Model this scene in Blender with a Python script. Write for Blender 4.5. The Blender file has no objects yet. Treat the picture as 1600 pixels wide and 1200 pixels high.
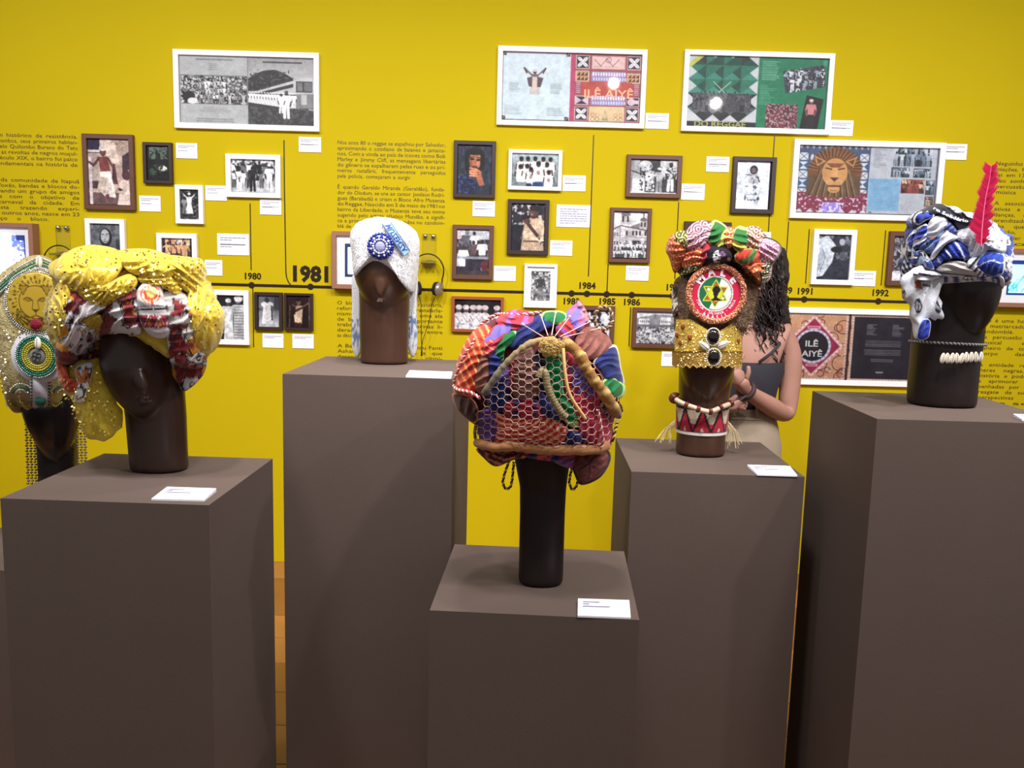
import bpy, bmesh, math, random
import numpy as np
from mathutils import Vector, Matrix

# ------------------------------------------------------------------ camera, light, exposure
scene = bpy.context.scene
COL = scene.collection
H, D, FPX = 1.48, 4.13, 1354.4            # eye height, wall distance, focal length in pixels (1600 wide)
PITCH, ROLL, YAW = map(math.radians, (7.78, 1.489, 0.448))
_f = np.array([math.sin(YAW)*math.cos(PITCH), math.cos(YAW)*math.cos(PITCH), -math.sin(PITCH)])
_r = np.array([math.cos(YAW), -math.sin(YAW), 0.0]); _u = np.cross(_r, _f)
RT = math.cos(ROLL)*_r + math.sin(ROLL)*_u
UP = -math.sin(ROLL)*_r + math.cos(ROLL)*_u
FW = _f
cam_data = bpy.data.cameras.new('camera'); cam = bpy.data.objects.new('camera', cam_data); COL.objects.link(cam)
cam_data.sensor_width = 36.0; cam_data.lens = FPX/1600*36.0; cam_data.clip_start = 0.05
M = Matrix.Identity(4)
for i in range(3):
    M[i][0], M[i][1], M[i][2] = RT[i], UP[i], -FW[i]
M[2][3] = H
cam.matrix_world = M
scene.camera = cam

world = bpy.data.worlds.new('world'); scene.world = world; world.use_nodes = True
bg = world.node_tree.nodes['Background']; bg.inputs[0].default_value = (1.0, 0.97, 0.97, 1); bg.inputs[1].default_value = 0.25

def spot(x, y, z, tx, ty, tz, power, size=70, blend=0.9, radius=0.06, col=(1.0, 0.97, 0.95)):
    l = bpy.data.lights.new('ceiling_spot', 'SPOT'); l.energy = power; l.spot_size = math.radians(size)
    l.spot_blend = blend; l.shadow_soft_size = radius; l.color = col
    o = bpy.data.objects.new('ceiling_spot', l); COL.objects.link(o); o.location = (x, y, z)
    o.rotation_euler = (Vector((tx, ty, tz)) - Vector((x, y, z))).to_track_quat('-Z', 'Y').to_euler()
# one row of ceiling spots washing the wall, a second row picking out the plinths
for (x, tx) in ((-2.6, -2.4), (-1.3, -1.2), (0.0, 0.0), (1.3, 1.2), (2.6, 2.4)):
    spot(x, 1.25, 3.5, tx, D, 0.55, 160, 96, 1.0, 0.14)
spot(0.80, 1.10, 2.93, 0.05, 2.15, 1.0, 56, 128, 1.0, 0.036)
spot(1.62, 1.10, 2.80, 1.0, 2.4, 1.1, 50, 128, 1.0, 0.036)
spot(-0.62, 1.45, 3.0, -0.95, 2.2, 1.0, 62, 70, 1.0, 0.05)
spot(-0.2, 2.15, 3.1, -0.36, 2.5, 1.3, 62, 60, 1.0, 0.05)
spot(1.9, 1.9, 3.1, 1.1, 2.3, 1.1, 40, 65, 1.0, 0.05)
spot(0.1, 1.9, 3.2, 0.1, 2.05, 0.9, 45, 60, 1.0, 0.05)

scene.view_settings.view_transform = 'Standard'
scene.view_settings.look = 'None'
scene.view_settings.exposure = 0.42
scene.view_settings.gamma = 1.0
scene.view_settings.use_curve_mapping = False

# ------------------------------------------------------------------ helpers
def ray(px, py):
    return FW + (px-800.0)/FPX*RT - (py-600.0)/FPX*UP
def at(px, py, Y):
    d = ray(px, py); t = Y/d[1]
    return np.array([0, 0, H]) + d*t
def on_z(px, py, Z):
    d = ray(px, py); t = (Z-H)/d[2]
    return np.array([0, 0, H]) + d*t
def lin(c):
    c = np.asarray(c, float)/255.0
    return np.where(c <= 0.04045, c/12.92, ((c+0.055)/1.055)**2.4)

MATS = {}
def mat(name, rgb, rough=0.6, metal=0.0, spec=0.5, noise=0.0, nscale=60.0, bump=0.0, bscale=200.0, sheen=0.0, alpha=1.0, emit=None, coat=0.0, stretch=None):
    if name in MATS: return MATS[name]
    m = bpy.data.materials.new(name); m.use_nodes = True; nt = m.node_tree; b = nt.nodes['Principled BSDF']
    c = tuple(lin(rgb)) + (1,)
    b.inputs['Base Color'].default_value = c; b.inputs['Roughness'].default_value = rough
    b.inputs['Metallic'].default_value = metal; b.inputs['Specular IOR Level'].default_value = spec
    b.inputs['Sheen Weight'].default_value = sheen; b.inputs['Alpha'].default_value = alpha
    b.inputs['Coat Weight'].default_value = coat
    tc = nt.nodes.new('ShaderNodeTexCoord')
    if stretch:
        mp = nt.nodes.new('ShaderNodeMapping'); mp.inputs['Scale'].default_value = stretch; nt.links.new(tc.outputs['Object'], mp.inputs['Vector'])
    if noise > 0:
        n = nt.nodes.new('ShaderNodeTexNoise'); n.inputs['Scale'].default_value = nscale; n.inputs['Detail'].default_value = 4
        nt.links.new(mp.outputs[0] if stretch else tc.outputs['Object'], n.inputs['Vector'])
        mx = nt.nodes.new('ShaderNodeMix'); mx.data_type = 'RGBA'
        mx.inputs[6].default_value = tuple(x*(1-noise) for x in c[:3]) + (1,)
        mx.inputs[7].default_value = tuple(min(1, x*(1+noise)) for x in c[:3]) + (1,)
        nt.links.new(n.outputs['Fac'], mx.inputs[0]); nt.links.new(mx.outputs[2], b.inputs['Base Color'])
    if bump > 0:
        n2 = nt.nodes.new('ShaderNodeTexNoise'); n2.inputs['Scale'].default_value = bscale; n2.inputs['Detail'].default_value = 3
        nt.links.new(tc.outputs['Object'], n2.inputs['Vector'])
        bp = nt.nodes.new('ShaderNodeBump'); bp.inputs['Strength'].default_value = bump; bp.inputs['Distance'].default_value = 0.004
        nt.links.new(n2.outputs['Fac'], bp.inputs['Height']); nt.links.new(bp.outputs['Normal'], b.inputs['Normal'])
    if emit:
        b.inputs['Emission Color'].default_value = c; b.inputs['Emission Strength'].default_value = emit
    MATS[name] = m
    return m
def vmat(name, rough=0.7, spec=0.3, sheen=0.0, emit=0.0, alpha=1.0, bump=0.0, bscale=300.0, metal=0.0):
    if name in MATS: return MATS[name]
    m = bpy.data.materials.new(name); m.use_nodes = True; nt = m.node_tree; b = nt.nodes['Principled BSDF']
    a = nt.nodes.new('ShaderNodeAttribute'); a.attribute_name = 'Col'
    nt.links.new(a.outputs['Color'], b.inputs['Base Color'])
    b.inputs['Roughness'].default_value = rough; b.inputs['Specular IOR Level'].default_value = spec
    b.inputs['Sheen Weight'].default_value = sheen; b.inputs['Alpha'].default_value = alpha; b.inputs['Metallic'].default_value = metal
    if emit:
        nt.links.new(a.outputs['Color'], b.inputs['Emission Color']); b.inputs['Emission Strength'].default_value = emit
    if bump:
        tc = nt.nodes.new('ShaderNodeTexCoord'); n2 = nt.nodes.new('ShaderNodeTexNoise'); n2.inputs['Scale'].default_value = bscale
        nt.links.new(tc.outputs['Object'], n2.inputs['Vector'])
        bp = nt.nodes.new('ShaderNodeBump'); bp.inputs['Strength'].default_value = bump; bp.inputs['Distance'].default_value = 0.003
        nt.links.new(n2.outputs['Fac'], bp.inputs['Height']); nt.links.new(bp.outputs['Normal'], b.inputs['Normal'])
    MATS[name] = m
    return m
def glass_mat():
    if 'picture_glass' in MATS: return MATS['picture_glass']
    m = bpy.data.materials.new('picture_glass'); m.use_nodes = True; nt = m.node_tree; nt.nodes.clear()
    o = nt.nodes.new('ShaderNodeOutputMaterial'); mx = nt.nodes.new('ShaderNodeMixShader'); t = nt.nodes.new('ShaderNodeBsdfTransparent')
    g = nt.nodes.new('ShaderNodeBsdfGlossy'); g.inputs['Roughness'].default_value = 0.03
    fr = nt.nodes.new('ShaderNodeFresnel'); fr.inputs['IOR'].default_value = 1.42
    nt.links.new(fr.outputs[0], mx.inputs[0]); nt.links.new(t.outputs[0], mx.inputs[1]); nt.links.new(g.outputs[0], mx.inputs[2])
    nt.links.new(mx.outputs[0], o.inputs[0]); MATS['picture_glass'] = m
    return m

def mesh(name, V, F, m, parent=None, smooth=False, col=None, loc=None):
    me = bpy.data.meshes.new(name)
    V = np.asarray(V, float).reshape(-1, 3)
    me.from_pydata(V.tolist(), [], [tuple(int(i) for i in f) for f in F] if not isinstance(F, np.ndarray) else F.tolist())
    if col is not None:
        a = me.color_attributes.new('Col', 'FLOAT_COLOR', 'POINT')
        c = np.ones((len(V), 4)); c[:, :3] = lin(col); a.data.foreach_set('color', c.ravel().astype(np.float32))
    if smooth: me.polygons.foreach_set('use_smooth', [True]*len(me.polygons))
    me.update()
    o = bpy.data.objects.new(name, me); COL.objects.link(o)
    if m: me.materials.append(m)
    if parent is not None: o.parent = parent
    if loc is not None: o.location = loc
    return o
def bmobj(name, bm, m, parent=None, smooth=False, loc=None):
    me = bpy.data.meshes.new(name); bm.to_mesh(me); bm.free()
    if smooth: me.polygons.foreach_set('use_smooth', [True]*len(me.polygons))
    me.materials.append(m); o = bpy.data.objects.new(name, me); COL.objects.link(o)
    if parent is not None: o.parent = parent
    if loc is not None: o.location = loc
    return o
def thing(name, loc, label, cat, group=None, rz=0.0):
    o = bpy.data.objects.new(name, None); COL.objects.link(o); o.empty_display_size = 0.05
    o.location = tuple(loc); o.rotation_euler = (0, 0, rz)
    return tag(o, label, cat, group)
def tag(o, label, cat, group=None):
    o['label'] = label; o['category'] = cat
    if group: o['group'] = group
    return o
def box_bm(x0, x1, y0, y1, z0, z1, bev=0.0, bm=None):
    bm2 = bmesh.new(); bmesh.ops.create_cube(bm2, size=1.0)
    for v in bm2.verts:
        v.co = Vector((x0+(v.co.x+.5)*(x1-x0), y0+(v.co.y+.5)*(y1-y0), z0+(v.co.z+.5)*(z1-z0)))
    if bev: bmesh.ops.bevel(bm2, geom=bm2.edges[:], offset=bev, segments=2, affect='EDGES', profile=.5)
    return bm2
def frame_bm(w, h, b, depth, bev=0.0015, back=0.0):
    """picture-frame moulding, outer w x h, border b, from the wall (y=-back) towards the room; mitred"""
    bm = bmesh.new()
    def rect(x, z, y): return [bm.verts.new((sx*x, y, sz*z)) for sx, sz in ((-1, -1), (1, -1), (1, 1), (-1, 1))]
    prof = [(0, -back), (0, -depth+bev), (bev, -depth), (b-bev, -depth), (b, -depth+bev), (b, -depth*0.35-back)]
    rings = [rect(w/2-o, h/2-o, y) for o, y in prof]
    for a, c in zip(rings, rings[1:]):
        for i in range(4): bm.faces.new((a[i], a[(i+1) % 4], c[(i+1) % 4], c[i]))
    bm.normal_update(); bmesh.ops.recalc_face_normals(bm, faces=bm.faces[:])
    return bm
def tube(pts, r, n=8, closed=False, cap=True):
    """verts, faces of a tube along pts; r scalar or list"""
    P = [np.asarray(p, float) for p in pts]; N = len(P)
    R = [r]*N if np.isscalar(r) else list(r)
    V = []; F = []; prev = None
    for i in range(N):
        a = P[(i-1) % N] if (closed or i > 0) else P[i]; b = P[(i+1) % N] if (closed or i < N-1) else P[i]
        t = b-a; t = t/(np.linalg.norm(t)+1e-12)
        if prev is None:
            up = np.array([0, 0, 1.0]) if abs(t[2]) < .9 else np.array([1.0, 0, 0]); e1 = np.cross(t, up)
        else: e1 = prev - t*np.dot(prev, t)
        e1 = e1/(np.linalg.norm(e1)+1e-12); e2 = np.cross(t, e1); prev = e1
        for k in range(n):
            an = 2*math.pi*k/n; V.append(P[i]+R[i]*(math.cos(an)*e1+math.sin(an)*e2))
    M_ = N if closed else N-1
    for i in range(M_):
        for k in range(n):
            j = (i+1) % N; F.append((i*n+k, i*n+(k+1) % n, j*n+(k+1) % n, j*n+k))
    if cap and not closed:
        F.append(tuple(range(n))[::-1]); F.append(tuple((N-1)*n+k for k in range(n)))
    return V, F
def merge(parts):
    V = []; F = []; C = []
    for p in parts:
        o = len(V); V += list(p[0]); F += [tuple(i+o for i in f) for f in p[1]]
        if len(p) > 2: C += [p[2]]*len(p[0])
    return (V, F, C) if C else (V, F)
def sphere(c, rx, ry=None, rz=None, nu=12, nv=8):
    ry = rx if ry is None else ry; rz = rx if rz is None else rz
    V = [np.array(c)+np.array([0, 0, rz])]; F = []
    for j in range(1, nv):
        ph = math.pi*j/nv
        for i in range(nu):
            th = 2*math.pi*i/nu
            V.append(np.array(c)+np.array([rx*math.sin(ph)*math.cos(th), ry*math.sin(ph)*math.sin(th), rz*math.cos(ph)]))
    V.append(np.array(c)-np.array([0, 0, rz])); L = len(V)-1
    for i in range(nu):
        F.append((0, 1+i, 1+(i+1) % nu)); F.append((L, L-nu+(i+1) % nu, L-nu+i))
    for j in range(nv-2):
        for i in range(nu):
            a = 1+j*nu+i; b = 1+j*nu+(i+1) % nu; F.append((a, a+nu, b+nu, b))
    return V, F
def smooth_closed(pts, n):
    """Catmull-Rom closed curve resampled to n points evenly by angle order"""
    P = np.asarray(pts, float); N = len(P); out = []
    for i in range(N):
        p0, p1, p2, p3 = P[i-1], P[i], P[(i+1) % N], P[(i+2) % N]
        for t in np.linspace(0, 1, 16, endpoint=False):
            out.append(.5*((2*p1)+(-p0+p2)*t+(2*p0-5*p1+4*p2-p3)*t*t+(-p0+3*p1-3*p2+p3)*t**3))
    out = np.array(out); seg = np.linalg.norm(np.roll(out, -1, 0)-out, axis=1); cum = np.concatenate([[0], np.cumsum(seg)])
    s = np.linspace(0, cum[-1], n, endpoint=False); o2 = np.vstack([out, out[:1]])
    return np.stack([np.interp(s, cum, o2[:, k]) for k in range(P.shape[1])], 1)
def smooth_open(pts, n):
    P = np.asarray(pts, float); N = len(P); Q = np.vstack([2*P[0]-P[1], P, 2*P[-1]-P[-2]]); out = []
    for i in range(1, N):
        p0, p1, p2, p3 = Q[i-1], Q[i], Q[i+1], Q[i+2]
        for t in np.linspace(0, 1, 16, endpoint=False):
            out.append(.5*((2*p1)+(-p0+p2)*t+(2*p0-5*p1+4*p2-p3)*t*t+(-p0+3*p1-3*p2+p3)*t**3))
    out.append(P[-1]); out = np.array(out); cum = np.concatenate([[0], np.cumsum(np.linalg.norm(np.diff(out, axis=0), axis=1))])
    s = np.linspace(0, cum[-1], n)
    return np.stack([np.interp(s, cum, out[:, k]) for k in range(P.shape[1])], 1)

# value noise -----------------------------------------------------
def _hash(i, j, k, s):
    h = (i*374761393 + j*668265263 + k*2147483647 + s*974634777) & 0xffffffff
    h = ((h ^ (h >> 13))*1274126177) & 0xffffffff
    return ((h ^ (h >> 16)) & 0xffff)/65535.0
def vn(x, y, z=0.0, s=0):
    x, y, z = np.broadcast_arrays(np.asarray(x, float), np.asarray(y, float), np.asarray(z, float))
    i, j, k = (np.floor(a).astype(np.int64) for a in (x, y, z)); fx, fy, fz = x-i, y-j, z-k
    fx, fy, fz = (f*f*(3-2*f) for f in (fx, fy, fz)); r = 0
    for a in (0, 1):
        for b in (0, 1):
            for c in (0, 1):
                w = (fx if a else 1-fx)*(fy if b else 1-fy)*(fz if c else 1-fz); r = r+w*_hash(i+a, j+b, k+c, s)
    return r
def fbm(x, y, z=0.0, s=0, o=3):
    r = 0; a = .5; t = 0
    for q in range(o):
        r = r+a*vn(x*2**q, y*2**q, np.asarray(z)*2**q, s+q*7); t += a; a *= .5
    return r/t

# raster canvas for printed pictures -------------------------------
class Cv:
    def __init__(s, w, h, bg=(255, 255, 255), k=1.3):
        s.w, s.h, s.k = w, h, k; s.nx, s.ny = max(3, int(round(w*k))), max(3, int(round(h*k)))
        x = (np.arange(s.nx*2)+.5)/(s.nx*2)*w; y = (np.arange(s.ny*2)+.5)/(s.ny*2)*h
        s.X, s.Y = np.meshgrid(x, y); s.a = np.empty(s.X.shape+(3,)); s.a[:] = bg
    def put(s, m, c, al=1.0):
        c = np.asarray(c, float)
        s.a[m] = s.a[m]*(1-al) + (c[m] if c.ndim == 3 else c)*al
    def rect(s, x0, y0, x1, y1, c, al=1.0): s.put((s.X >= x0) & (s.X < x1) & (s.Y >= y0) & (s.Y < y1), c, al)
    def ell(s, cx, cy, rx, ry, c, ang=0, al=1.0):
        a = math.radians(ang); dx, dy = s.X-cx, s.Y-cy; u = dx*math.cos(a)+dy*math.sin(a); v = -dx*math.sin(a)+dy*math.cos(a)
        s.put((u/rx)**2+(v/ry)**2 <= 1, c, al)
    def ring(s, cx, cy, r, w, c):
        d = np.hypot(s.X-cx, s.Y-cy); s.put(np.abs(d-r) < w/2, c)
    def inside(s, pts):
        m = np.zeros(s.X.shape, bool); n = len(pts)
        for i in range(n):
            x0, y0 = pts[i]; x1, y1 = pts[(i+1) % n]
            if y0 == y1: continue
            c = ((y0 > s.Y) != (y1 > s.Y)) & (s.X < (x1-x0)*(s.Y-y0)/(y1-y0)+x0); m ^= c
        return m
    def poly(s, pts, c, al=1.0): s.put(s.inside(pts), c, al)
    def line(s, x0, y0, x1, y1, w, c, al=1.0):
        dx, dy = x1-x0, y1-y0; L = dx*dx+dy*dy+1e-9; t = np.clip(((s.X-x0)*dx+(s.Y-y0)*dy)/L, 0, 1)
        s.put(np.hypot(s.X-x0-t*dx, s.Y-y0-t*dy) < w/2, c, al)
    def pl(s, pts, w, c):
        for a, b in zip(pts, pts[1:]): s.line(*a, *b, w, c)
    def grad(s, x0, y0, x1, y1, c0, c1):
        m = (s.X >= x0) & (s.X < x1) & (s.Y >= y0) & (s.Y < y1); t = np.clip((s.Y-y0)/(y1-y0), 0, 1)[..., None]
        s.put(m, np.asarray(c0)*(1-t)+np.asarray(c1)*t)
    def nz(s, x0, y0, x1, y1, c, sc, thr=.5, seed=0, al=1.0, an=1.0):
        n = fbm(s.X/sc, s.Y/sc*an, 0, seed); s.put((s.X >= x0) & (s.X < x1) & (s.Y >= y0) & (s.Y < y1) & (n > thr), c, al)
    def grain(s, amp=16, sc=1.1, seed=3):
        n = fbm(s.X/sc, s.Y/sc, 0, seed, 2)-.5; s.a = np.clip(s.a+(n*2*amp)[..., None], 0, 255)
    def greek(s, x0, y0, x1, y1, n, c, seed=0, al=.75, cen=False, short=.25):
        rr = random.Random(seed); p = (y1-y0)/n
        for i in range(n):
            f = 1-rr.random()*short; w = (x1-x0)*f; xa = x0+((x1-x0-w)/2 if cen else 0)
            s.rect(xa, y0+i*p+p*.2, xa+w, y0+i*p+p*.7, c, al)
    def fig(s, x, y, h, skin=(60, 50, 50), top=(230, 230, 230), bot=(220, 220, 220), hat=None, w=1.0, arms=((-.16, .42), (.16, .42)), head=True, skirt=False):
        """standing figure: feet at (x,y), height h"""
        if skirt: s.poly([(x-.10*h*w, y-.52*h), (x+.10*h*w, y-.52*h), (x+.19*h*w, y-.05*h), (x-.19*h*w, y-.05*h)], bot)
        else:
            s.line(x-.05*h*w, y-.5*h, x-.07*h*w, y, .10*h*w, bot); s.line(x+.05*h*w, y-.5*h, x+.07*h*w, y, .10*h*w, bot)
        s.poly([(x-.13*h*w, y-.82*h), (x+.13*h*w, y-.82*h), (x+.10*h*w, y-.45*h), (x-.10*h*w, y-.45*h)], top)
        for (dx, dy), sg in zip(arms, (-1, 1)):
            s.line(x+sg*.125*h*w, y-.79*h, x+dx*h*w*1.05, y-dy*h-.18*h, .06*h, top); s.line(x+dx*h*w*1.05, y-dy*h-.18*h, x+dx*h*w*.8, y-dy*h, .05*h, skin)
        if head:
            s.ell(x, y-.90*h, .062*h, .08*h, skin)
            if hat is not None: s.ell(x, y-.955*h, .072*h, .055*h, hat)
    def crowd(s, x0, y0, x1, y1, h, seed, dark=(40, 38, 42), tops=None, rows=2, hat=.4, n=None):
        rr = random.Random(seed)
        for r in range(rows):
            yy = y0+(y1-y0)*(r+1)/rows; x = x0+rr.random()*h*.2
            while x < x1:
                g = rr.randint(120, 240); t = rr.choice(tops) if tops else (g, g, g+4)
                s.fig(x, yy, h*(.9+.2*rr.random()), dark, t, tuple(np.clip(np.array(t)*rr.choice((.35, .9, 1.0)), 0, 255)), hat=(t if rr.random() < hat else None), arms=((-.16-.1*rr.random(), .3+.4*rr.random()), (.16+.1*rr.random(), .3+.4*rr.random())))
                x += h*(.22+.16*rr.random())
    def photo(s, amp=.30, blur=2, seed=1):
        """soften and mottle the drawn shapes so they read as a photographic print"""
        for _ in range(blur):
            p = np.pad(s.a, ((1, 1), (1, 1), (0, 0)), 'edge'); s.a = (p[1:-1, 1:-1]*2+p[:-2, 1:-1]+p[2:, 1:-1]+p[1:-1, :-2]+p[1:-1, 2:])/6
        n = .55*fbm(s.X/7, s.Y/7, 0, seed)+.45*fbm(s.X/2.2, s.Y/2.2, 0, seed+4)-.5
        s.a = np.clip(s.a*(1+2*amp*n)[..., None]+(n*26)[..., None], 0, 255)
    def out(s):
        return s.a.reshape(s.ny, 2, s.nx, 2, 3).mean((1, 3))
def print_mesh(name, cv, w, h, y, m, parent, cx=0.0, cz=0.0):
    A = cv.out(); ny, nx = A.shape[:2]
    xs = np.linspace(-w/2, w/2, nx)+cx; zs = np.linspace(h/2, -h/2, ny)+cz
    X, Z = np.meshgrid(xs, zs); V = np.stack([X.ravel(), np.full(X.size, y), Z.ravel()], 1)
    i, j = np.meshgrid(np.arange(nx-1), np.arange(ny-1)); a = (j*nx+i).ravel()
    F = np.stack([a, a+nx, a+nx+1, a+1], 1)
    return mesh(name, V, F, m, parent, col=A.reshape(-1, 3))
# lettering ---------------------------------------------------------
_tc = {}
def glyphs(txt, bold=0.0):
    key = (txt, bold)
    if key in _tc: return _tc[key]
    cu = bpy.data.curves.new('lettering', 'FONT'); cu.body = txt; cu.size = 1.0; cu.resolution_u = 2; cu.offset = bold; cu.fill_mode = 'BOTH'
    ob = bpy.data.objects.new('lettering', cu); COL.objects.link(ob)
    dg = bpy.context.evaluated_depsgraph_get(); me = bpy.data.meshes.new_from_object(ob.evaluated_get(dg))
    V = np.array([v.co[:] for v in me.vertices]).reshape(-1, 3); F = [tuple(p.vertices) for p in me.polygons]
    bpy.data.objects.remove(ob); bpy.data.curves.remove(cu); bpy.data.meshes.remove(me)
    _tc[key] = (V, F); return V, F
def text_fit(txt, x0, z0, height, width=None, bold=0.0, align='L', y=0.0):
    """flat lettering in the xz plane, baseline z0; height = cap height; a line with a width is justified by its word gaps"""
    s = height/0.69
    if width is not None and ' ' in txt and len(txt) > 14:
        W = [glyphs(w_, bold) for w_ in txt.split(' ')]; ww = [v[:, 0].max()-v[:, 0].min() for v, f in W]; tot = sum(ww)
        sx = min(s*1.42, width*.85/tot); gap = (width-tot*sx)/(len(W)-1); V = []; F = []; x = x0
        for (v, f), w_ in zip(W, ww):
            o = len(V); V += [(x+(p[0]-v[:, 0].min())*sx, y, z0+p[1]*s) for p in v]; F += [tuple(i+o for i in q) for q in f]; x += w_*sx+gap
        return V, F
    V, F = glyphs(txt, bold)
    if len(V) == 0: return [], []
    V = V.copy(); wd = V[:, 0].max()-V[:, 0].min(); sx = s if width is None else width/wd
    X = (V[:, 0]-V[:, 0].min())*sx; W = wd*sx
    X += x0-(W/2 if align == 'C' else W if align == 'R' else 0)
    return np.stack([X, np.full(len(X), y), z0+V[:, 1]*s], 1).tolist(), F

# ------------------------------------------------------------------ setting
YEL = mat('yellow_wall_paint', (193, 170, 7), 0.7, spec=0.12, noise=0.03, nscale=2.5, bump=0.06, bscale=350)
def structure(o): o['kind'] = 'structure'; return o
wall = structure(bmobj('wall_back', box_bm(-6.0, 6.0, 0, 0.12, 0, 3.7), YEL, loc=(0, D, 0)))
floor = structure(bmobj('floor', box_bm(-6.0, 6.0, -2.5, D+0.12, -0.06, -0.012), mat('subfloor', (60, 40, 22), .8)))
WOODS = [mat('floor_oak_%s' % n, c, 0.42, noise=.18, nscale=9, bump=.05, bscale=40) for n, c in (('a', (150, 98, 48)), ('b', (134, 86, 42)), ('c', (162, 108, 56)))]
pb = {}
rnd = random.Random(4)
y1 = D-0.002; row = 0
while y1 > 0.6:
    w = 0.217; x = -3.2+rnd.random()*1.2*-1
    while x < 3.2:
        L = 1.6; k = rnd.randrange(3)
        if (row > 9) and (x < -2.6 or x > 1.6): x += L; continue
        if k not in pb:
            o = bmobj('plank', box_bm(0, L-.003, -w+.003, 0, -.012, 0, .0015), WOODS[k], floor); pb[k] = o.data
        else:
            o = bpy.data.objects.new('plank', pb[k]); COL.objects.link(o); o.parent = floor
        o.location = (x, y1, 0); x += L
    y1 -= w; row += 1
BROWN = mat('plinth_brown_paint', (93, 79, 73), 0.8, spec=0.2, noise=0.06, nscale=5, bump=0.12, bscale=500)

S_ = 0.45
def plinth(x, y, top, ang, label, s=S_):
    t = thing('plinth', (x, y, 0), label, 'plinth', None, math.radians(ang))
    bmobj('body', box_bm(0, s, 0, s, 0.002, top-0.02), BROWN, t)
    bmobj('top_panel', box_bm(0, s, 0, s, top-0.02, top), BROWN, t)
    return t
plinth(-1.073, 1.807, .959, -1.86, 'brown plinth carrying the dark wood head in the yellow tulle turban')
plinth(-0.583, 2.251, 1.184, -2.77, 'tall brown plinth carrying the head in the white terry hat')
plinth(-0.151, 1.787, .739, -3.39, 'low brown plinth carrying the tall dark head in the wire mesh turban')
plinth(0.336, 2.214, .954, -1.69, 'brown plinth carrying the head with the gold face panel and bead necklace')
plinth(0.852, 1.949, 1.154, -1.07, 'tall brown plinth carrying the head in the blue and white turban with feather')
plinth(-1.625, 2.34, .60, -1.5, 'low brown plinth behind the yellow turban plinth, carrying the glossy black head', .45)

# ------------------------------------------------------------------ printing on the wall
INK = mat('dark_vinyl_lettering', (74, 52, 10), .4, spec=.6)
def wl(px, py):                                    # wall point in the wall object's local frame
    p = at(px, py, D); return p[0], p[2]
PX = (at(801, 450, D)-at(800, 450, D))[0]          # metres per pixel on the wall
def lettering(lines, name='lettering', capf=0.0):
    """lines: (text, x_left_px, x_right_px or None, baseline_px, cap_px)"""
    V = []; F = []
    for txt, xl, xr, yb, cap in lines:
        x0, z0 = wl(xl, yb); w = None
        if xr is not None: w = wl(xr, yb)[0]-x0
        v, f = text_fit(txt, x0, z0, cap*PX, w, 0.0, 'L', -.0012); o = len(V); V += v; F += [tuple(i+o for i in q) for q in f]
    return mesh(name, V, F, INK, wall)
def paragraph(rows, xl, xr, y0, dy, last=None, cap=5.6, tilt=0.0275):
    out = []
    for i, t in enumerate(rows):
        r = xr
        if i == len(rows)-1 and last: r = xl+last
        out.append((t, xl, r, y0+i*dy+3.0, cap))
    return out
lettering(paragraph(['Nos anos 80 o reggae se espalhou por Salvador,', 'aproximando o cotidiano de baianos e jamaica-', 'nos. Com a vinda ao país de ícones como Bob',
    'Marley e Jimmy Cliff, as mensagens libertárias', 'do gênero se espalharam pelas ruas e os pri-', 'meiros rastafáris, frequentemente perseguidos', 'pela polícia, começaram a surgir.'], 527.5, 696, 222, 8.72, 115))
lettering(paragraph(['É quando Geraldo Miranda (Geraldão), funda-', 'dor do Olodum, se une ao cantor Jonilson Rodri-', 'gues (Barabadá) e criam o Bloco Afro Muzenza', 'do Reggae. Nascido em 5 de maio de 1981 no',
    'bairro da Liberdade, o Muzenza teve seu nome', 'sugerido pelo artista plástico Mundão, e signifi-', 'ca a primeira saída dos iniciados no candom-', 'blé de Angola.'], 527.5, 695, 291.5, 8.75, 50))
lettering(paragraph(['O bloco protagonizado por rastafáris,', 'reforçando a negritude e o rastafaria-', 'nismo e conta também de uma ala', 'de baianas e tem um importante', 'trabalho social com dançarinas li-', 'derados por mestre Omolu entre', 'as décadas'], 527, 691.5, 472.5, 8.45, 34))
lettering(paragraph(['A Banda do bloco se chamou Fanti', 'Ashanti, que foi gerada a que', 'desenvolveu criações rítmi-'], 527.5, 691, 539.5, 8.3))
lettering(paragraph(['carrega um histórico de resistência.', 'Com os quilombos, seus primeiros habitan-', 'tes, como pelo Quilombo Buraco do Tatu', 'ao mar, até as revoltas de negros muçul-', 'manos do século XIX, o bairro foi palco', 'de lutas fundamentais na história de'], -48, 121, 209, 8.85))
lettering(paragraph(['A partir da comunidade de Itapuã', 'surgem afoxés, bandas e blocos do-', 'mingo, quando um grupo de amigos', 'se reúne com o objetivo de', 'ser o carnaval da cidade. Em', 'uma festa trazendo experi-', 'ências de outros anos, nasce em 23', 'de março o bloco.'], -44, 124, 279, 8.6, 120))
lettering(paragraph(['Neguinho do samba, criador das ge-', 'miações, fazia os tambores cantarem.', 'lei em 13 de junho nasce aquele', 'seu sonho: a banda feminina de', 'percussão. Toda mulher é a', 'música e a Dança.'], 1556, 1720, 255, 8.95))
lettering(paragraph(['A associação educativa leva às', 'ativas e culturais a todas as', 'danças, com a música e o', 'prendizado de cada roda de', 'uba que dá ao corpo a', 'cnação, o encontro para', 'entender a rua e a', 'são artista.'], 1553, 1715, 317, 9.0))
lettering(paragraph(['ndo é uma homenagem viva', 'o matriarcado que guarda', 'candomblé. Romaria', 'da percussão baiana, força', 'musical e estética', 'janeiro de tocar, cantar e', 'corpo das mulheres'], 1532, 1668, 500, 8.6))
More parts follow.
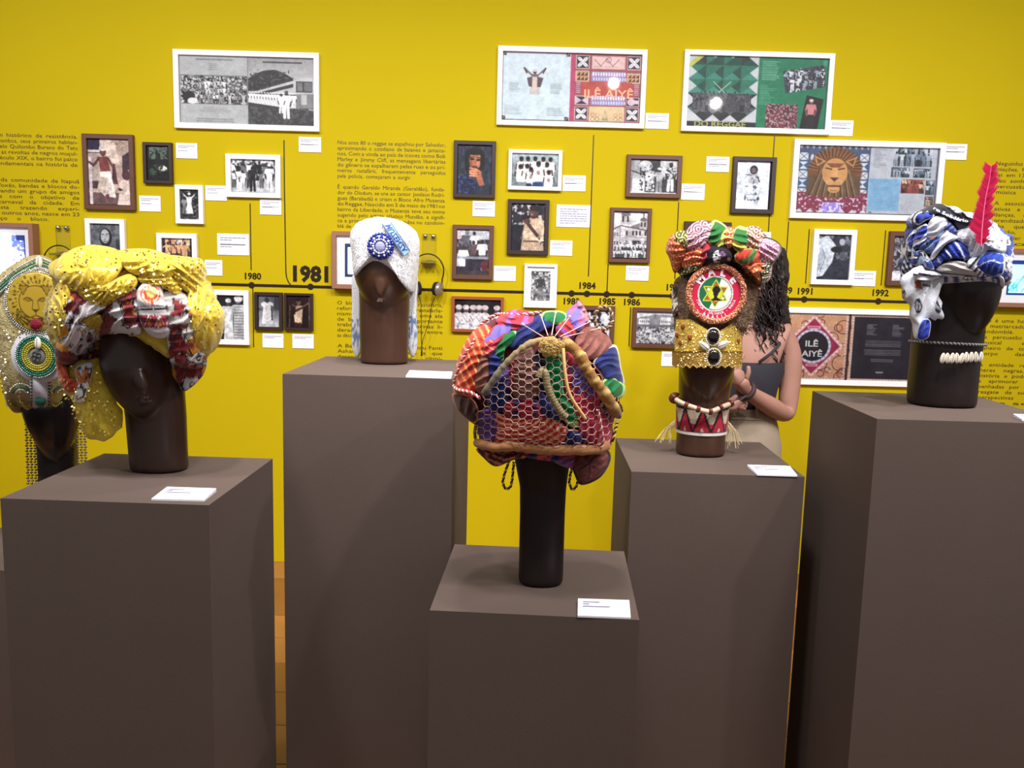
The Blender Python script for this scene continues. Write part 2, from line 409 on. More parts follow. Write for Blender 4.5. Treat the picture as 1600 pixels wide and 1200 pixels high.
lettering(paragraph(['A entidade representa as', 'lheres negras, sua vida,', 'história e poder de trans-', 'e aprimorar através das', 'panhadas por um trabalho', 'resgate de sua origem e', 'perspectivas de futuro', 'são social.'], 1528, 1660, 569, 8.5))

INKB = mat('timeline_vinyl', (38, 22, 8), .3, spec=.6)
def strip(name, pts, w_px, m=INKB, y=-.0016):
    P = [np.array(wl(*p)) for p in pts]; V = []; F = []; hw = w_px*PX/2
    for i, p in enumerate(P):
        a = P[max(0, i-1)]; b = P[min(len(P)-1, i+1)]; t = (b-a)/np.linalg.norm(b-a); n = np.array([-t[1], t[0]])*hw
        V += [(p[0]+n[0], y, p[1]+n[1]), (p[0]-n[0], y, p[1]-n[1])]
        if i: F.append((2*i-2, 2*i, 2*i+1, 2*i-1))
    return mesh(name, V, F, m, wall)
def straight(name, p, q, w):                       # plumb on the wall: x taken from the upper end
    x0, z0 = wl(*p); x1, z1 = wl(*q); x = (x0+x1)/2; h = w*PX/2
    mesh(name, [(x-h, -.0014, z0), (x+h, -.0014, z0), (x+h, -.0014, z1), (x-h, -.0014, z1)], [(0, 3, 2, 1)], INKB, wall)
zt = wl(700, 453.5)[1]
xa, xb = -3.3, 3.3
mesh('timeline', [(xa, -.0016, zt-2.2*PX), (xb, -.0016, zt-2.2*PX), (xb, -.0016, zt+2.2*PX), (xa, -.0016, zt+2.2*PX)], [(0, 1, 2, 3)], INKB, wall)
for px in (393.5, 485.3, 893, 917, 947.8, 987, 1051, 1224, 1257, 1373):
    x = wl(px, 460)[0]; r = 5.0*PX
    V = [(x+r*math.cos(a), -.002, zt+r*math.sin(a)) for a in np.linspace(0, 2*math.pi, 20, endpoint=False)]
    mesh('timeline_dot', V, [tuple(range(20))], INKB, wall)
for p, q in (((391.7, 318), (391.7, 422)), ((394.4, 446), (397, 542.5)), ((928.7, 211), (918.3, 432)), ((950.5, 413), (947.8, 459)), ((985.5, 480), (982.5, 541)), ((1061.7, 316), (1053, 436)),
             ((1213.7, 212), (1192, 440)), ((1232.5, 346), (1225, 446)), ((1264.4, 358), (1258.7, 443)), ((1384.4, 360), (1376, 446))):
    straight('connector_line', p, q, 1.5)
strip('connector_line', [(443.8, 219), (444.6, 300), (446.3, 400), (446.8, 425), (448, 434), (451, 441), (454.5, 445.5)], 1.6)
def year(t, cx, cy, cap, b):
    V, F = glyphs(t, b); x, z = wl(cx, cy+cap/2); v, f = text_fit(t, x, z, cap*PX, None, b, 'C', -.0014); mesh('year_numeral', v, f, INKB, wall)
for t, cx, cy in (('1980', 395.5, 431.5), ('1984', 917.8, 446.3), ('1983', 893, 470.7), ('1985', 949, 471), ('1986', 987.5, 472), ('1988', 1054, 449), ('1989', 1225, 453.5), ('1991', 1257.6, 455), ('1992', 1375.5, 457.5)):
    year(t, cx, cy, 9.6, .032)
year('1981', 485.5, 428, 22.5, .045)

# ------------------------------------------------------------------ framed pictures
FW_ = mat('white_frame_lacquer', (248, 246, 250), .45, noise=.02, nscale=30)
FBR = mat('brown_frame_wood', (96, 58, 44), .5, noise=.18, nscale=25, bump=.1, bscale=90)
FDK = mat('dark_frame_wood', (48, 30, 30), .45, noise=.15, nscale=25)
FOR = mat('orange_frame_wood', (150, 74, 40), .5, noise=.15, nscale=25)
PRN = vmat('photo_print', .5, .3)
SCR = vmat('screen_picture', .4, .3, emit=1.3)
MATB = mat('white_mat_board', (248, 246, 250), .8)
BACK = mat('frame_backing', (40, 34, 30), .8)
GL = glass_mat()
def rectw(tl, br):
    x0, z0 = wl(*tl); x1, z1 = wl(*br); return (x0+x1)/2, (z0+z1)/2, x1-x0, z0-z1
def framed(tl, br, ptl, pbr, fm, cv, label, name='picture_frame', group=None, depth=.022, mat_board=False, glass=True, k=1.3, scr=False, border=None):
    cx, cz, w, h = rectw(tl, br); pcx, pcz, pw, ph = rectw(ptl, pbr)
    t = thing(name, (cx, D, cz), label, 'picture' if not scr else 'screen', group)
    b = border*PX if border else max(.008, min((w-pw)/2, (h-ph)/2))
    bmobj('frame', frame_bm(w, h, b, depth), fm, t)
    bmobj('backing', box_bm(-w/2+.004, w/2-.004, -.006, -.0005, -h/2+.004, h/2-.004), BACK, t)
    pf = -.0102 if depth < .04 else -(depth-.014)
    if mat_board: bmobj('mat_board', box_bm(-w/2+b*.9, w/2-b*.9, pf+.0007, pf+.0037, -h/2+b*.9, h/2-b*.9), MATB, t)
    c = Cv(pbr[0]-ptl[0], pbr[1]-ptl[1], k=k); cv(c)
    if not scr: c.photo(.34 if cv.__name__.startswith('ph_') else .05, 2 if cv.__name__.startswith('ph_') else 1, int(abs(tl[0])) % 50)
    p = print_mesh('screen' if scr else 'print', c, pw, ph, pf, SCR if scr else PRN, t, pcx-cx, pcz-cz)
    gy = -depth*.55 if depth < .04 else pf-.006
    if glass:
        mesh('glass_pane', [(-w/2+b, gy, -h/2+b), (w/2-b, gy, -h/2+b), (w/2-b, gy, h/2-b), (-w/2+b, gy, h/2-b)], [(0, 1, 2, 3)], GL, t)
    return t, p, (pw, ph, pcx-cx, pcz-cz)
def overprint(p, dims, pxw, items, m):
    """lettering on a print: items (text, x_px, baseline_px, cap_px, width_px, bold) in the print's own pixel frame"""
    pw, ph, ox, oz = dims; s = pw/pxw; V = []; F = []
    for t, x, y, cap, wd, b in items:
        v, f = text_fit(t, ox-pw/2+x*s, oz+ph/2-y*s, cap*s, wd*s if wd else None, b, 'L', -.0108); o = len(V); V += v; F += [tuple(i+o for i in q) for q in f]
    return mesh('lettering', V, F, m, p)

G = lambda v: (v, v, v+3)
# --- record sleeve spreads -----------------------------------------
def lp_bus(c):
    c.a[:] = (176, 178, 180); W, Hh = c.w, c.h
    c.rect(2, 32, 106, 79, G(100))
    for (x0, y0, x1, y1, s) in ((2, 33, 30, 55, 1), (2, 56, 30, 78, 2), (31, 33, 74, 78, 3), (75, 33, 105, 55, 4), (75, 56, 105, 78, 5)):
        c.rect(x0, y0, x1, y1, G(105)); c.nz(x0, y0, x1, y1, G(45), 5, .5, s); c.nz(x0, y0, x1, y1, G(205), 2.2, .56, s+9)
    c.crowd(32, 44, 72, 77, 15, 3, rows=3); c.crowd(76, 60, 104, 78, 17, 5, rows=1); c.ell(14, 67, 10, 8, G(40)); c.ell(20, 74, 8, 5, G(215))
    c.greek(45, 12, 60, 24, 4, G(120), 1, .5, True); c.greek(30, 84, 80, 94, 5, G(130), 2, .5, True); c.greek(25, 102, 85, 109, 2, G(120), 4, .6, True)
    c.greek(26, 4, 84, 9, 1, G(120), 7, .7, True, .05)
    c.rect(106.5, 0, 107.5, Hh, G(120))
    c.grad(107.5, 0, W, 40, G(150), G(185)); c.greek(130, 6, 192, 11, 1, G(60), 8, .8, True, .05); c.poly([(107, 36), (118, 28), (132, 22), (150, 20), (165, 26), (178, 34), (178, 52), (107, 56)], G(52)); c.nz(107, 20, 178, 54, G(84), 3, .62, 5)
    c.poly([(107, 60), (178, 37), (200, 31), (W, 34), (W, 84), (180, 86), (150, 80), (107, 74)], G(190)); c.poly([(107, 63), (178, 42), (178, 48), (107, 67)], G(60))
    c.rect(182, 38, 208, 56, G(70)); c.rect(184, 40, 192, 54, G(120)); c.rect(195, 40, 207, 54, G(110)); c.poly([(176, 60), (W, 58), (W, 84), (180, 84)], G(130)); c.rect(190, 60, 199, 76, G(185))
    c.poly([(107, 74), (150, 80), (W, 86), (W, Hh), (107, Hh)], G(62)); c.nz(107, 82, W, Hh, G(84), 4, .55, 6)
    rr = random.Random(2)
    for i in range(16): c.fig(110+i*4.6, 74+i*.5, 17+i*.45, G(50), G(225), G(215), hat=G(235))
    c.fig(167, 98, 44, G(60), G(232), G(225), hat=G(90)); c.fig(159, 90, 32, G(60), G(225), G(220)); c.grain(10)
def dia(c, x, y, w, h, kind):
    c.rect(x, y, x+w, y+h, (205, 196, 196)); c.rect(x+1, y+1, x+w-1, y+h-1, (52, 46, 54)); cx, cy = x+w/2, y+h/2
    if kind == 0:
        for a in (45, 135, 225, 315):
            dx, dy = math.cos(math.radians(a)), math.sin(math.radians(a)); c.ell(cx+dx*w*.27, cy+dy*h*.27, w*.26, h*.12, (226, 222, 228), a); c.line(cx+dx*2, cy+dy*2, cx+dx*w*.5, cy+dy*h*.5, .5, (70, 60, 70))
    if kind == 1:
        c.rect(x+1, y+1, x+w-1, y+h-1, (196, 150, 110))
        for i in range(3):
            for j in range(2):
                a, b = x+1.5+i*(w-3)/3, y+1.5+j*(h-3)/2; c.poly([(a, b+(h-3)/2-.8), (a+(w-3)/3-.6, b+(h-3)/2-.8), (a+(w-3)/3-.6, b)], (60, 44, 50))
    if kind == 2: c.poly([(x+1, y+1), (x+w-1, y+h-1), (x+w-1, y+1), (x+1, y+h-1)], (200, 178, 196))
    if kind == 3: c.ell(x+w*.4, cy, w*.3, h*.38, (204, 182, 200)); c.rect(x+w*.5, cy-h*.2, x+w, cy+h*.2, (204, 182, 200))
def lp_white(c):
    W, Hh = c.w, c.h; c.a[:] = (196, 208, 216); m = 104
    c.rect(0, 0, m, 1.2, (60, 50, 60)); c.rect(0, Hh-1.2, m, Hh, (60, 50, 60)); c.rect(0, 0, 1.2, Hh, (60, 55, 62)); c.rect(0, 0, m-6, 2.6, (150, 80, 100), .5)
    for x, y in ((0, 0), (m-7, 0), (0, Hh-7), (m-7, Hh-7)): c.rect(x, y, x+6, y+6, (58, 50, 56)); c.line(x+1, y+5, x+5, y+1, 1.2, (170, 160, 160))
    c.rect(m, 0, m+7, Hh, (176, 66, 104)); c.fig(50, 71, 43, (74, 56, 56), (110, 96, 100), (186, 180, 178), hat=(190, 186, 184), arms=((-.36, .86), (.36, .86)), skirt=True); c.poly([(46, 40), (54, 40), (55, 62), (45, 62)], (200, 186, 180)); c.poly([(38, 42), (46, 40), (46, 57), (41, 56)], (88, 74, 84)); c.poly([(54, 40), (63, 42), (59, 57), (54, 57)], (88, 74, 84))
    c.greek(11, 50, 27, 66, 9, (110, 118, 124), 3, .5); c.greek(74, 50, 92, 68, 9, (110, 118, 124), 4, .5); c.greek(4, 87, 34, 103, 8, (120, 128, 134), 5, .5); c.greek(70, 90, 96, 104, 5, (120, 128, 134), 6, .5)
    c.rect(m+7, 0, W, Hh, (150, 78, 88)); x0 = m+8; x1 = W-1
    for x, k in ((x0, 0), (x1-21, 0)): dia(c, x, 3, 20.5, 22, 0); dia(c, x, 87, 20.5, 23, 0)
    dia(c, x0, 28, 20.5, 18, 1); dia(c, x1-21, 31, 20.5, 16, 1); dia(c, x0, 69, 20.5, 15, 2); dia(c, x1-21, 70, 20.5, 15, 3)
    c.rect(x0+24, 4, x1-24, 25, (186, 158, 158)); c.rect(x0+25, 5, x1-25, 24, (212, 182, 180))
    c.pl([(x0+28, 9), (x0+38, 20), (x0+47, 8), (x0+56, 20), (x0+66, 8)], .9, (120, 80, 90)); c.ring((x0+x1)/2, 10, 4, .8, (120, 80, 90)); c.pl([(x0+28, 21), (x0+66, 21)], .7, (130, 90, 96))
    for yy in (29, 68):
        c.rect(x0+24, yy, x1-24, yy+16, (150, 130, 170))
        for i in range(13): c.ell(x0+27+i*4, yy+4, 1.3, 3.4, (214, 216, 232)); c.ell(x0+28+i*4, yy+12, 1.2, 3.0, (196, 202, 226))
    c.rect(x0+10, 46, x1-12, 67, (176, 74, 66))
    for yy in range(6): c.rect(x0+1, 47+yy*3.2, x0+8, 48.4+yy*3.2, (190, 160, 180)); c.rect(x1-9, 49+yy*3.2, x1-2, 50.4+yy*3.2, (190, 160, 180))
    c.rect(x0+22, 86, x1-23, Hh-1, (206, 186, 150))
    for i in range(2):
        for j in range(2):
            for (ex, ey) in ((x0+25+i*7, 97+j*7), (x1-39+i*8, 97+j*7)): c.ell(ex+3, ey+3, 3, 2.6, (222, 196, 160)); c.ring(ex+3, ey+3, 2.7, .7, (100, 70, 60))
    c.poly([(x0+42, 109), (x0+47, 92), (x0+52, 109)], (150, 140, 110)); c.ell(x0+47, 101, 2.5, 5, (196, 180, 140))
def lp_green(c):
    W, Hh = c.w, c.h; m = 105; c.a[:] = (38, 40, 46); g1, g2, gd, wh = (38, 108, 88), (58, 128, 112), (24, 70, 62), (188, 190, 196); n = 26.2
    for i in range(4):
        for j in range(5):
            x, y = i*n, j*n*.88-8; h = n*.88; cx, cy = x+n/2, y+h/2; ed = (i in (0, 3)) + (j in (0, 4))
            A, B, C_, E = [(x, y), (x+n, y), (cx, cy)], [(x+n, y), (x+n, y+h), (cx, cy)], [(x, y+h), (x+n, y+h), (cx, cy)], [(x, y), (x, y+h), (cx, cy)]
            if j < 3 and i in (1, 2) or (j in (1, 2)):
                for T, q in zip((A, B, C_, E), (g1, gd, g2, g1)): c.poly(T, q)
            if i == 0: c.poly(E, wh)
            if i == 3: c.poly(B, wh)
            if j == 0: c.poly(A, wh); c.poly(C_, gd)
            if j == 4: c.poly(C_, wh); c.poly(A, (70, 96, 92))
    c.poly([(0, 14), (14, 0), (24, 0), (0, 22)], (176, 178, 84)); c.poly([(0, 0), (9, 0), (0, 9)], wh)
    c.line(38, 42, 64, 68, 1.5, (150, 178, 160)); c.line(64, 42, 38, 68, 1.5, (150, 178, 160))
    c.rect(8, 64, 96, 90, (60, 58, 66)); c.nz(8, 62, 96, 92, (96, 96, 108), 2.4, .56, 3); c.crowd(14, 66, 94, 90, 20, 8, dark=(44, 40, 46), tops=((92, 92, 100), (66, 66, 76)), rows=2)
    c.rect(m, 0, W, Hh, (30, 116, 84)); c.greek(m+5, 6, m+32, 38, 11, (150, 190, 172), 1, .6); c.greek(m+3, 44, m+30, 78, 12, (120, 172, 150), 2, .45, short=.6)
    P = [(m+36, 22), (m+98, 10), (m+102, 46), (m+42, 58)]; c.poly(P, (70, 72, 84)); mk = c.inside(P)
    c.poly([(m+37, 27), (m+76, 20), (m+77, 24), (m+38, 31)], (176, 184, 196)); b4 = c.a.copy(); c.crowd(m+40, 30, m+100, 56, 26, 5, tops=((205, 208, 216), (150, 156, 170), (60, 60, 76)), rows=2); c.nz(m+36, 10, m+102, 58, (40, 42, 54), 3, .62, 4); c.a[~mk] = b4[~mk]
    c.rect(m+14, 76, m+62, Hh, (70, 46, 54)); c.nz(m+14, 76, m+62, Hh, (180, 140, 148), 2.0, .53, 5); c.nz(m+14, 76, m+62, Hh, (120, 50, 66), 2.6, .6, 6)
    Q = [(m+74, 60), (m+100, 66), (m+93, Hh), (m+66, Hh)]; c.poly(Q, (34, 28, 34)); mk = c.inside(Q); b4 = c.a.copy(); c.fig(m+82, Hh-4, 46, (120, 84, 84), (190, 128, 130), (40, 34, 40), hat=(206, 190, 190)); c.a[~mk] = b4[~mk]; c.rect(W-8, 3, W-2, 12, (60, 140, 110)); c.rect(0, 0, W, .8, (20, 50, 40))
def lp_lion(c):
    W, Hh = c.w, c.h; m = 107; c.a[:] = (70, 84, 112); wh = (196, 200, 212)
    for x in (2, 92):
        for j in range(5):
            y = 14+j*14.5; c.rect(x, y, x+13, y+12, wh if j % 2 == 0 else (60, 92, 124))
            if j % 2: c.poly([(x, y), (x+13, y), (x+6.5, y+6)], wh); c.poly([(x, y+12), (x+13, y+12), (x+6.5, y+6)], wh)
            else: c.line(x, y, x+13, y+12, .8, (60, 60, 70)); c.line(x, y+12, x+13, y, .8, (60, 60, 70))
    for i in range(12): c.poly([(i*9, 0), (i*9+4, 8), (i*9+8, 0)], (170, 164, 168))
    for i in range(4): c.ell(21, 22+i*15, 2.6, 6, wh)
    c.rect(0, 78, m, Hh, (128, 54, 76)); c.nz(0, 80, m, Hh, (200, 186, 206), 3.0, .62, 3); c.ell(54, 103, 15, 9, (150, 128, 206)); c.nz(36, 94, 72, Hh, (214, 206, 240), 2.6, .55, 8)
    for i in range(7): c.poly([(i*16, Hh), (i*16+6, Hh-6), (i*16+12, Hh)], wh)
    rr = random.Random(7)                                            # generic lion mask: mane, ears, face
    c.ell(56, 46, 40, 42, (112, 76, 50)); c.poly([(18, 50), (94, 50), (96, 82), (14, 84)], (96, 74, 56))
    for i in range(40):
        a = math.pi*(1+i/39); c.line(56+26*math.cos(a), 42+22*math.sin(a), 56+41*math.cos(a+.06), 42+37*math.sin(a+.06), 1.1, (70, 44, 34) if i % 2 else (148, 100, 62))
    for i in range(24):
        x = 19+i*3.2; c.line(34+i*1.9, 40, x, 84, 1.3, ((74, 56, 44), (150, 124, 92), (116, 90, 66))[i % 3])
    for sx in (-1, 1): c.poly([(56+sx*32, 18), (56+sx*14, 27), (56+sx*27, 36)], (178, 134, 86)); c.poly([(56+sx*29, 22), (56+sx*19, 27), (56+sx*26, 32)], (100, 68, 46))
    c.ell(56, 45, 19, 23, (188, 142, 92)); c.poly([(42, 30), (70, 30), (62, 37), (50, 37)], (132, 82, 54)); c.line(42, 38, 51, 40, 2, (72, 44, 36)); c.line(61, 40, 70, 38, 2, (72, 44, 36)); c.poly([(52, 38), (60, 38), (62, 54), (50, 54)], (200, 154, 102)); c.poly([(49, 53), (63, 53), (56, 60)], (84, 54, 42)); c.ell(49, 61, 6, 4.5, (196, 152, 104)); c.ell(63, 61, 6, 4.5, (196, 152, 104)); c.ell(56, 72, 9, 6.5, (190, 146, 98)); c.rect(49, 66, 64, 68.5, (90, 56, 44)); c.rect(50, 74, 62, 75, (130, 90, 60))
    c.rect(m, 0, W, Hh, (178, 182, 192)); c.greek(m+5, 5, m+25, 36, 11, (120, 124, 132), 1, .6, short=.6); c.rect(m+1, 53, m+48, 106, (128, 168, 198)); c.greek(m+4, 55, m+45, 104, 16, (106, 146, 178), 2, .5)
    for (x0, y0, x1, y1, s, col) in ((35, 2, 92, 32, 1, 0), (33, 34, 60, 50, 2, 0), (66, 35, 92, 50, 3, 0), (49, 53, 84, 76, 4, 1), (86, 54, 102, 78, 5, 0), (86, 80, 102, 98, 6, 2)):
        b4 = c.a.copy(); c.rect(m+x0, y0, m+x1, y1, ((58, 66, 80), (92, 52, 50), (90, 76, 70))[col]); c.crowd(m+x0+2, y0+8, m+x1, y1, (y1-y0)*.8, s, dark=(40, 40, 50), tops=(((196, 204, 214), (110, 124, 142), (160, 170, 184)), ((190, 130, 110), (150, 80, 70), (206, 180, 160)), ((180, 160, 140), (120, 100, 90)))[col], rows=2)
        mk = (c.X >= m+x0) & (c.X < m+x1) & (c.Y >= y0) & (c.Y < y1); c.a[~mk] = b4[~mk]
    c.greek(m+50, 80, m+82, 104, 9, (150, 152, 160), 8, .5); c.rect(W-2, 0, W, Hh, (130, 140, 160)); c.rect(m+3, Hh-3, m+8, Hh-1.5, (60, 60, 70))
def lp_diamond(c):
    W, Hh = c.w, c.h; m = 97; c.a[:] = (196, 150, 118); rr = random.Random(5)
    for i in range(26):
        x, y, r = rr.random()*m, rr.random()*Hh, 4+rr.random()*9; c.ring(x, y, r, 1.3, (92, 56, 56)); c.ring(x, y, r*.6, 1.0, (206, 120, 100))
    for i in range(60): c.ell(rr.random()*m, rr.random()*Hh, 1.3, 1.3, (214, 186, 180))
    cx, cy = 48.5, 53; c.poly([(cx, cy-49), (cx+44, cy), (cx, cy+49), (cx-44, cy)], (206, 170, 176)); c.poly([(cx, cy-45), (cx+40, cy), (cx, cy+45), (cx-40, cy)], (150, 40, 72))
    for sx in (-1, 1):
        for sy in (-1, 1):
            for i in range(9): t = (i+.5)/9; c.ell(cx+sx*44*t, cy+sy*49*(1-t), 2.4, 1.7, (226, 200, 206), -sx*sy*48)
    c.ell(cx, cy, 27, 28, (170, 170, 190)); c.ell(cx, cy, 23, 24, (34, 22, 32))
    for i in range(22): a = i/22*2*math.pi; c.ell(cx+25*math.cos(a), cy+26*math.sin(a), 2, 2, (206, 206, 220))
    c.rect(cx-10, cy-33, cx+10, cy-28, (214, 150, 170)); c.rect(cx-9, cy+28.5, cx+9, cy+33, (214, 150, 170)); c.greek(cx-8, cy-32, cx+8, cy-29, 1, (150, 40, 72), 1); c.greek(cx-7, cy+29.5, cx+7, cy+32.5, 1, (150, 40, 72), 1)
    for x0, x1 in ((0, m+2), (m+7, W)):
        for i in range(int((x1-x0)/5)+1):
            for y in (1.8, Hh-1.8): c.ell(x0+i*5, y, 2.2, 1.5, (206, 190, 192))
        for i in range(int(Hh/5)+1):
            for x in (x0+1.8, x1-1.8): c.ell(x, i*5, 1.5, 2.2, (206, 190, 192))
    c.rect(m+2.6, 0, m+6, Hh, (50, 26, 34)); c.rect(m+11, 4, W-4, Hh-4, (26, 18, 28))
    n = fbm(c.X/22, c.Y/30, 0, 4); mk = (c.X > m+11) & (c.X < W-4) & (c.Y > 4) & (c.Y < Hh-4); c.a[mk] = c.a[mk]+(n[mk]*26)[:, None]*np.array([.7, .8, 1])
    c.greek(m+30, 15, m+46, 33, 9, (130, 130, 138), 1, .8, short=.5); c.greek(m+68, 15, m+86, 35, 10, (130, 130, 138), 2, .8, short=.5); c.greek(m+28, 41, m+84, 52, 4, (112, 112, 120), 3, .8, True, .1); c.greek(m+28, 56, m+84, 66, 4, (112, 112, 120), 4, .8, True, .1); c.greek(m+36, 71, m+76, 77, 2, (112, 112, 120), 5, .8, True); c.greek(m+48, 91, m+62, 96, 1, (190, 190, 190), 6)
W_ = mat('print_ink_cream', (236, 176, 140), .6); WL = mat('print_ink_dark', (58, 50, 48), .6); WG = mat('print_ink_silver', (196, 196, 200), .6); WY = mat('print_ink_lime', (150, 152, 96), .6); WGR = mat('print_ink_grey', (110, 108, 108), .6)

framed((272, 78), (500, 206.7), (281, 86.6), (491.5, 198), FW_, lp_bus, 'white frame with grey record sleeve spread, people lined beside a bus') 
t, p, d = framed((778.5, 72.8), (1005.5, 202), (785.8, 81), (998, 192.8), FW_, lp_white, 'white frame, pale sleeve half beside red geometric cover lettered in cream')
overprint(p, d, 212, [('ILÊ AIYÊ', 126, 64.5, 12, 75, .012), ('CANTO', 134, 91, 3.6, 22, .02), ('NEGRO', 166, 91.5, 3.6, 21, .02)], W_)
p.children[0].data.materials[0] = W_
t, p, d = framed((1069.4, 78.6), (1293.8, 211.7), (1077, 87), (1286, 203.5), FW_, lp_green, 'white frame with green and black triangle patterned record sleeve spread')
overprint(p, d, 209, [('DO REGGAE', 12, 103, 8.5, 78, .03)], WY)
t, p, d = framed((1240, 217.7), (1465, 347), (1248, 225.4), (1456, 336.4), FW_, lp_lion, 'white frame with lion mask record cover beside pale blue liner notes')
t, p, d = framed((1214, 479.5), (1431, 604.5), (1222, 488.5), (1423, 596.5), FW_, lp_diamond, 'white frame with red diamond cover and black back sleeve, partly behind the woman')
overprint(p, d, 201, [('ILÊ', 37, 49, 8.5, 19, .02), ('AIYÊ', 32, 64, 8.5, 31, .02)], WG)

# --- photographs -----------------------------------------------------
def ph_dancer(c):                                  # man in white headband and long white cloth
    c.a[:] = (190, 168, 156); W, Hh = c.w, c.h; c.rect(0, 0, 20, 22, (40, 34, 60)); c.poly([(20, 0), (44, 0), (52, 40), (22, 30)], (214, 196, 186)); c.rect(0, 17, 20, 21, (210, 200, 196)); c.rect(0, 22, 18, 70, (176, 160, 154)); c.rect(0, 38, 16, 39.5, (130, 112, 112)); c.rect(0, 66, 30, 78, (84, 60, 66)); c.rect(0, 84, W, Hh, (110, 84, 84)); c.rect(1, 28, 6, Hh, (206, 196, 198))
    c.poly([(56, 26), (W, 18), (W, 46), (56, 52)], (70, 50, 62)); c.poly([(40, 38), (44, 38), (48, 70), (38, 70)], (96, 60, 70))
    c.ell(25, 20, 5, 7, (96, 58, 56)); c.ell(25, 14, 6, 4.5, (226, 216, 210)); c.rect(19, 14, 31, 17, (226, 216, 210)); c.poly([(17, 28), (32, 27), (36, 50), (20, 52)], (128, 66, 66)); c.line(18, 30, 9, 42, 3.6, (92, 52, 54)); c.line(9, 42, 2, 36, 3, (92, 52, 54)); c.line(33, 30, 41, 44, 3.4, (110, 60, 62)); c.line(41, 44, 41, 64, 3, (74, 44, 52))
    c.poly([(20, 51), (36, 50), (42, 78), (44, 92), (26, 90), (14, 78)], (232, 222, 216)); c.poly([(18, 60), (30, 60), (28, 86), (14, 80)], (206, 190, 180)); c.ell(30, 90, 3, 4, (120, 56, 62)); c.ell(62, 56, 7, 8, (86, 54, 62)); c.ell(58, 72, 9, 9, (226, 206, 196)); c.line(60, 84, 50, 78, 4, (70, 44, 50)); c.poly([(50, 82), (W, 74), (W, Hh), (46, Hh)], (224, 206, 198)); c.pl([(38, 6), (44, 3), (48, 8), (54, 3), (60, 7)], .9, (110, 90, 60)); c.grain(9)
def ph_night(c):
    c.a[:] = (14, 18, 16); W, Hh = c.w, c.h; c.nz(4, 2, W-3, 22, (96, 112, 100), 6, .35, 2); c.nz(4, 2, W-3, 22, (40, 50, 44), 3, .6, 4); c.ell(18, 16, 4, 5, (30, 32, 28)); c.rect(14, 18, 22, 40, (30, 36, 30)); c.ell(25, 36, 7, 4, (206, 214, 196)); c.ell(25, 34, 4, 2.5, (236, 240, 228)); c.nz(4, 30, W-4, 50, (60, 70, 58), 3, .6, 5); c.ell(9, 42, 3, 6, (60, 76, 64)); c.grain(8)
def ph_street(c):                                  # group in white walking in the street
    c.a[:] = (160, 160, 164); W, Hh = c.w, c.h; c.rect(0, 0, W, 10, (206, 206, 210)); c.nz(0, 0, W, 20, (70, 70, 78), 4, .55, 2); c.rect(0, Hh-9, W, Hh, (190, 190, 192))
    c.crowd(3, 20, W-3, Hh-8, 28, 4, rows=2, tops=((230, 230, 234), (120, 120, 128), (30, 30, 34), (236, 236, 240))); c.fig(34, Hh-3, 40, (40, 36, 38), (36, 36, 42), (30, 30, 36)); c.fig(18, Hh-2, 34, (60, 52, 52), (226, 226, 230), (210, 210, 214)); c.fig(60, Hh-4, 42, (50, 44, 44), (236, 236, 238), (226, 226, 230), hat=(230, 230, 230)); c.grain(18)
def ph_two(c):
    c.a[:] = (30, 30, 34); W, Hh = c.w, c.h; c.nz(0, 0, W, Hh, (120, 120, 124), 3, .6, 3); c.nz(0, 28, W, Hh, (60, 60, 64), 2, .55, 5); c.fig(15, Hh-8, 34, (60, 54, 54), (224, 224, 226), (236, 236, 236), hat=(240, 240, 240), arms=((-.3, .8), (.3, .8)), skirt=True); c.fig(7, Hh-10, 26, (50, 44, 44), (150, 150, 154), (120, 120, 120)); c.grain(14)
def ph_portrait(c):                                # long-haired man, grey portrait
    c.a[:] = (92, 94, 104); W, Hh = c.w, c.h; c.nz(0, 0, W, Hh, (116, 118, 126), 6, .5, 2); c.ell(24, 22, 10, 15, (40, 40, 48)); c.ell(23, 20, 7, 11, (190, 190, 196)); c.rect(17, 16, 21, 17.5, (80, 80, 86)); c.rect(25, 16, 29, 17.5, (80, 80, 86)); c.ell(23, 25, 1.6, 2, (150, 150, 156)); c.rect(20, 28, 26, 29.2, (110, 104, 108)); c.poly([(4, Hh), (14, 36), (34, 36), (46, Hh)], (60, 60, 68)); c.rect(40, 24, 46, 40, (60, 62, 70)); c.grain(8)
def ph_group_night(c):
    c.a[:] = (24, 20, 34); W, Hh = c.w, c.h; c.crowd(3, 12, W-2, Hh, 34, 6, dark=(96, 52, 44), tops=((226, 190, 150), (216, 170, 130), (236, 214, 180)), rows=2, hat=.1); c.ell(25, 7, 3, 2.5, (190, 190, 210)); c.grain(8)
def ph_two_women(c):
    c.a[:] = (26, 26, 30); W, Hh = c.w, c.h; c.fig(18, Hh, 64, (70, 62, 62), (232, 232, 234), (238, 238, 240), hat=(220, 220, 222)); c.poly([(12, 22), (22, 20), (23, Hh), (11, Hh)], (232, 232, 236)); c.ell(33, 8, 5, 6, (110, 100, 100)); c.ell(34, 5.5, 7, 5.5, (222, 222, 224)); c.poly([(27, 15), (40, 15), (45, Hh), (25, Hh)], (206, 206, 210))
    for i in range(12): c.rect(25, 18+i*4.4, 45, 19.6+i*4.4, (110, 108, 114), .7)
    c.line(26, 17, 22, 40, 3.4, (190, 190, 194)); c.line(41, 17, 44, 30, 4, (206, 206, 210)); c.line(44, 30, 44, 44, 2.4, (70, 62, 62)); c.rect(46, 0, W, Hh, (18, 18, 22)); c.grain(9)
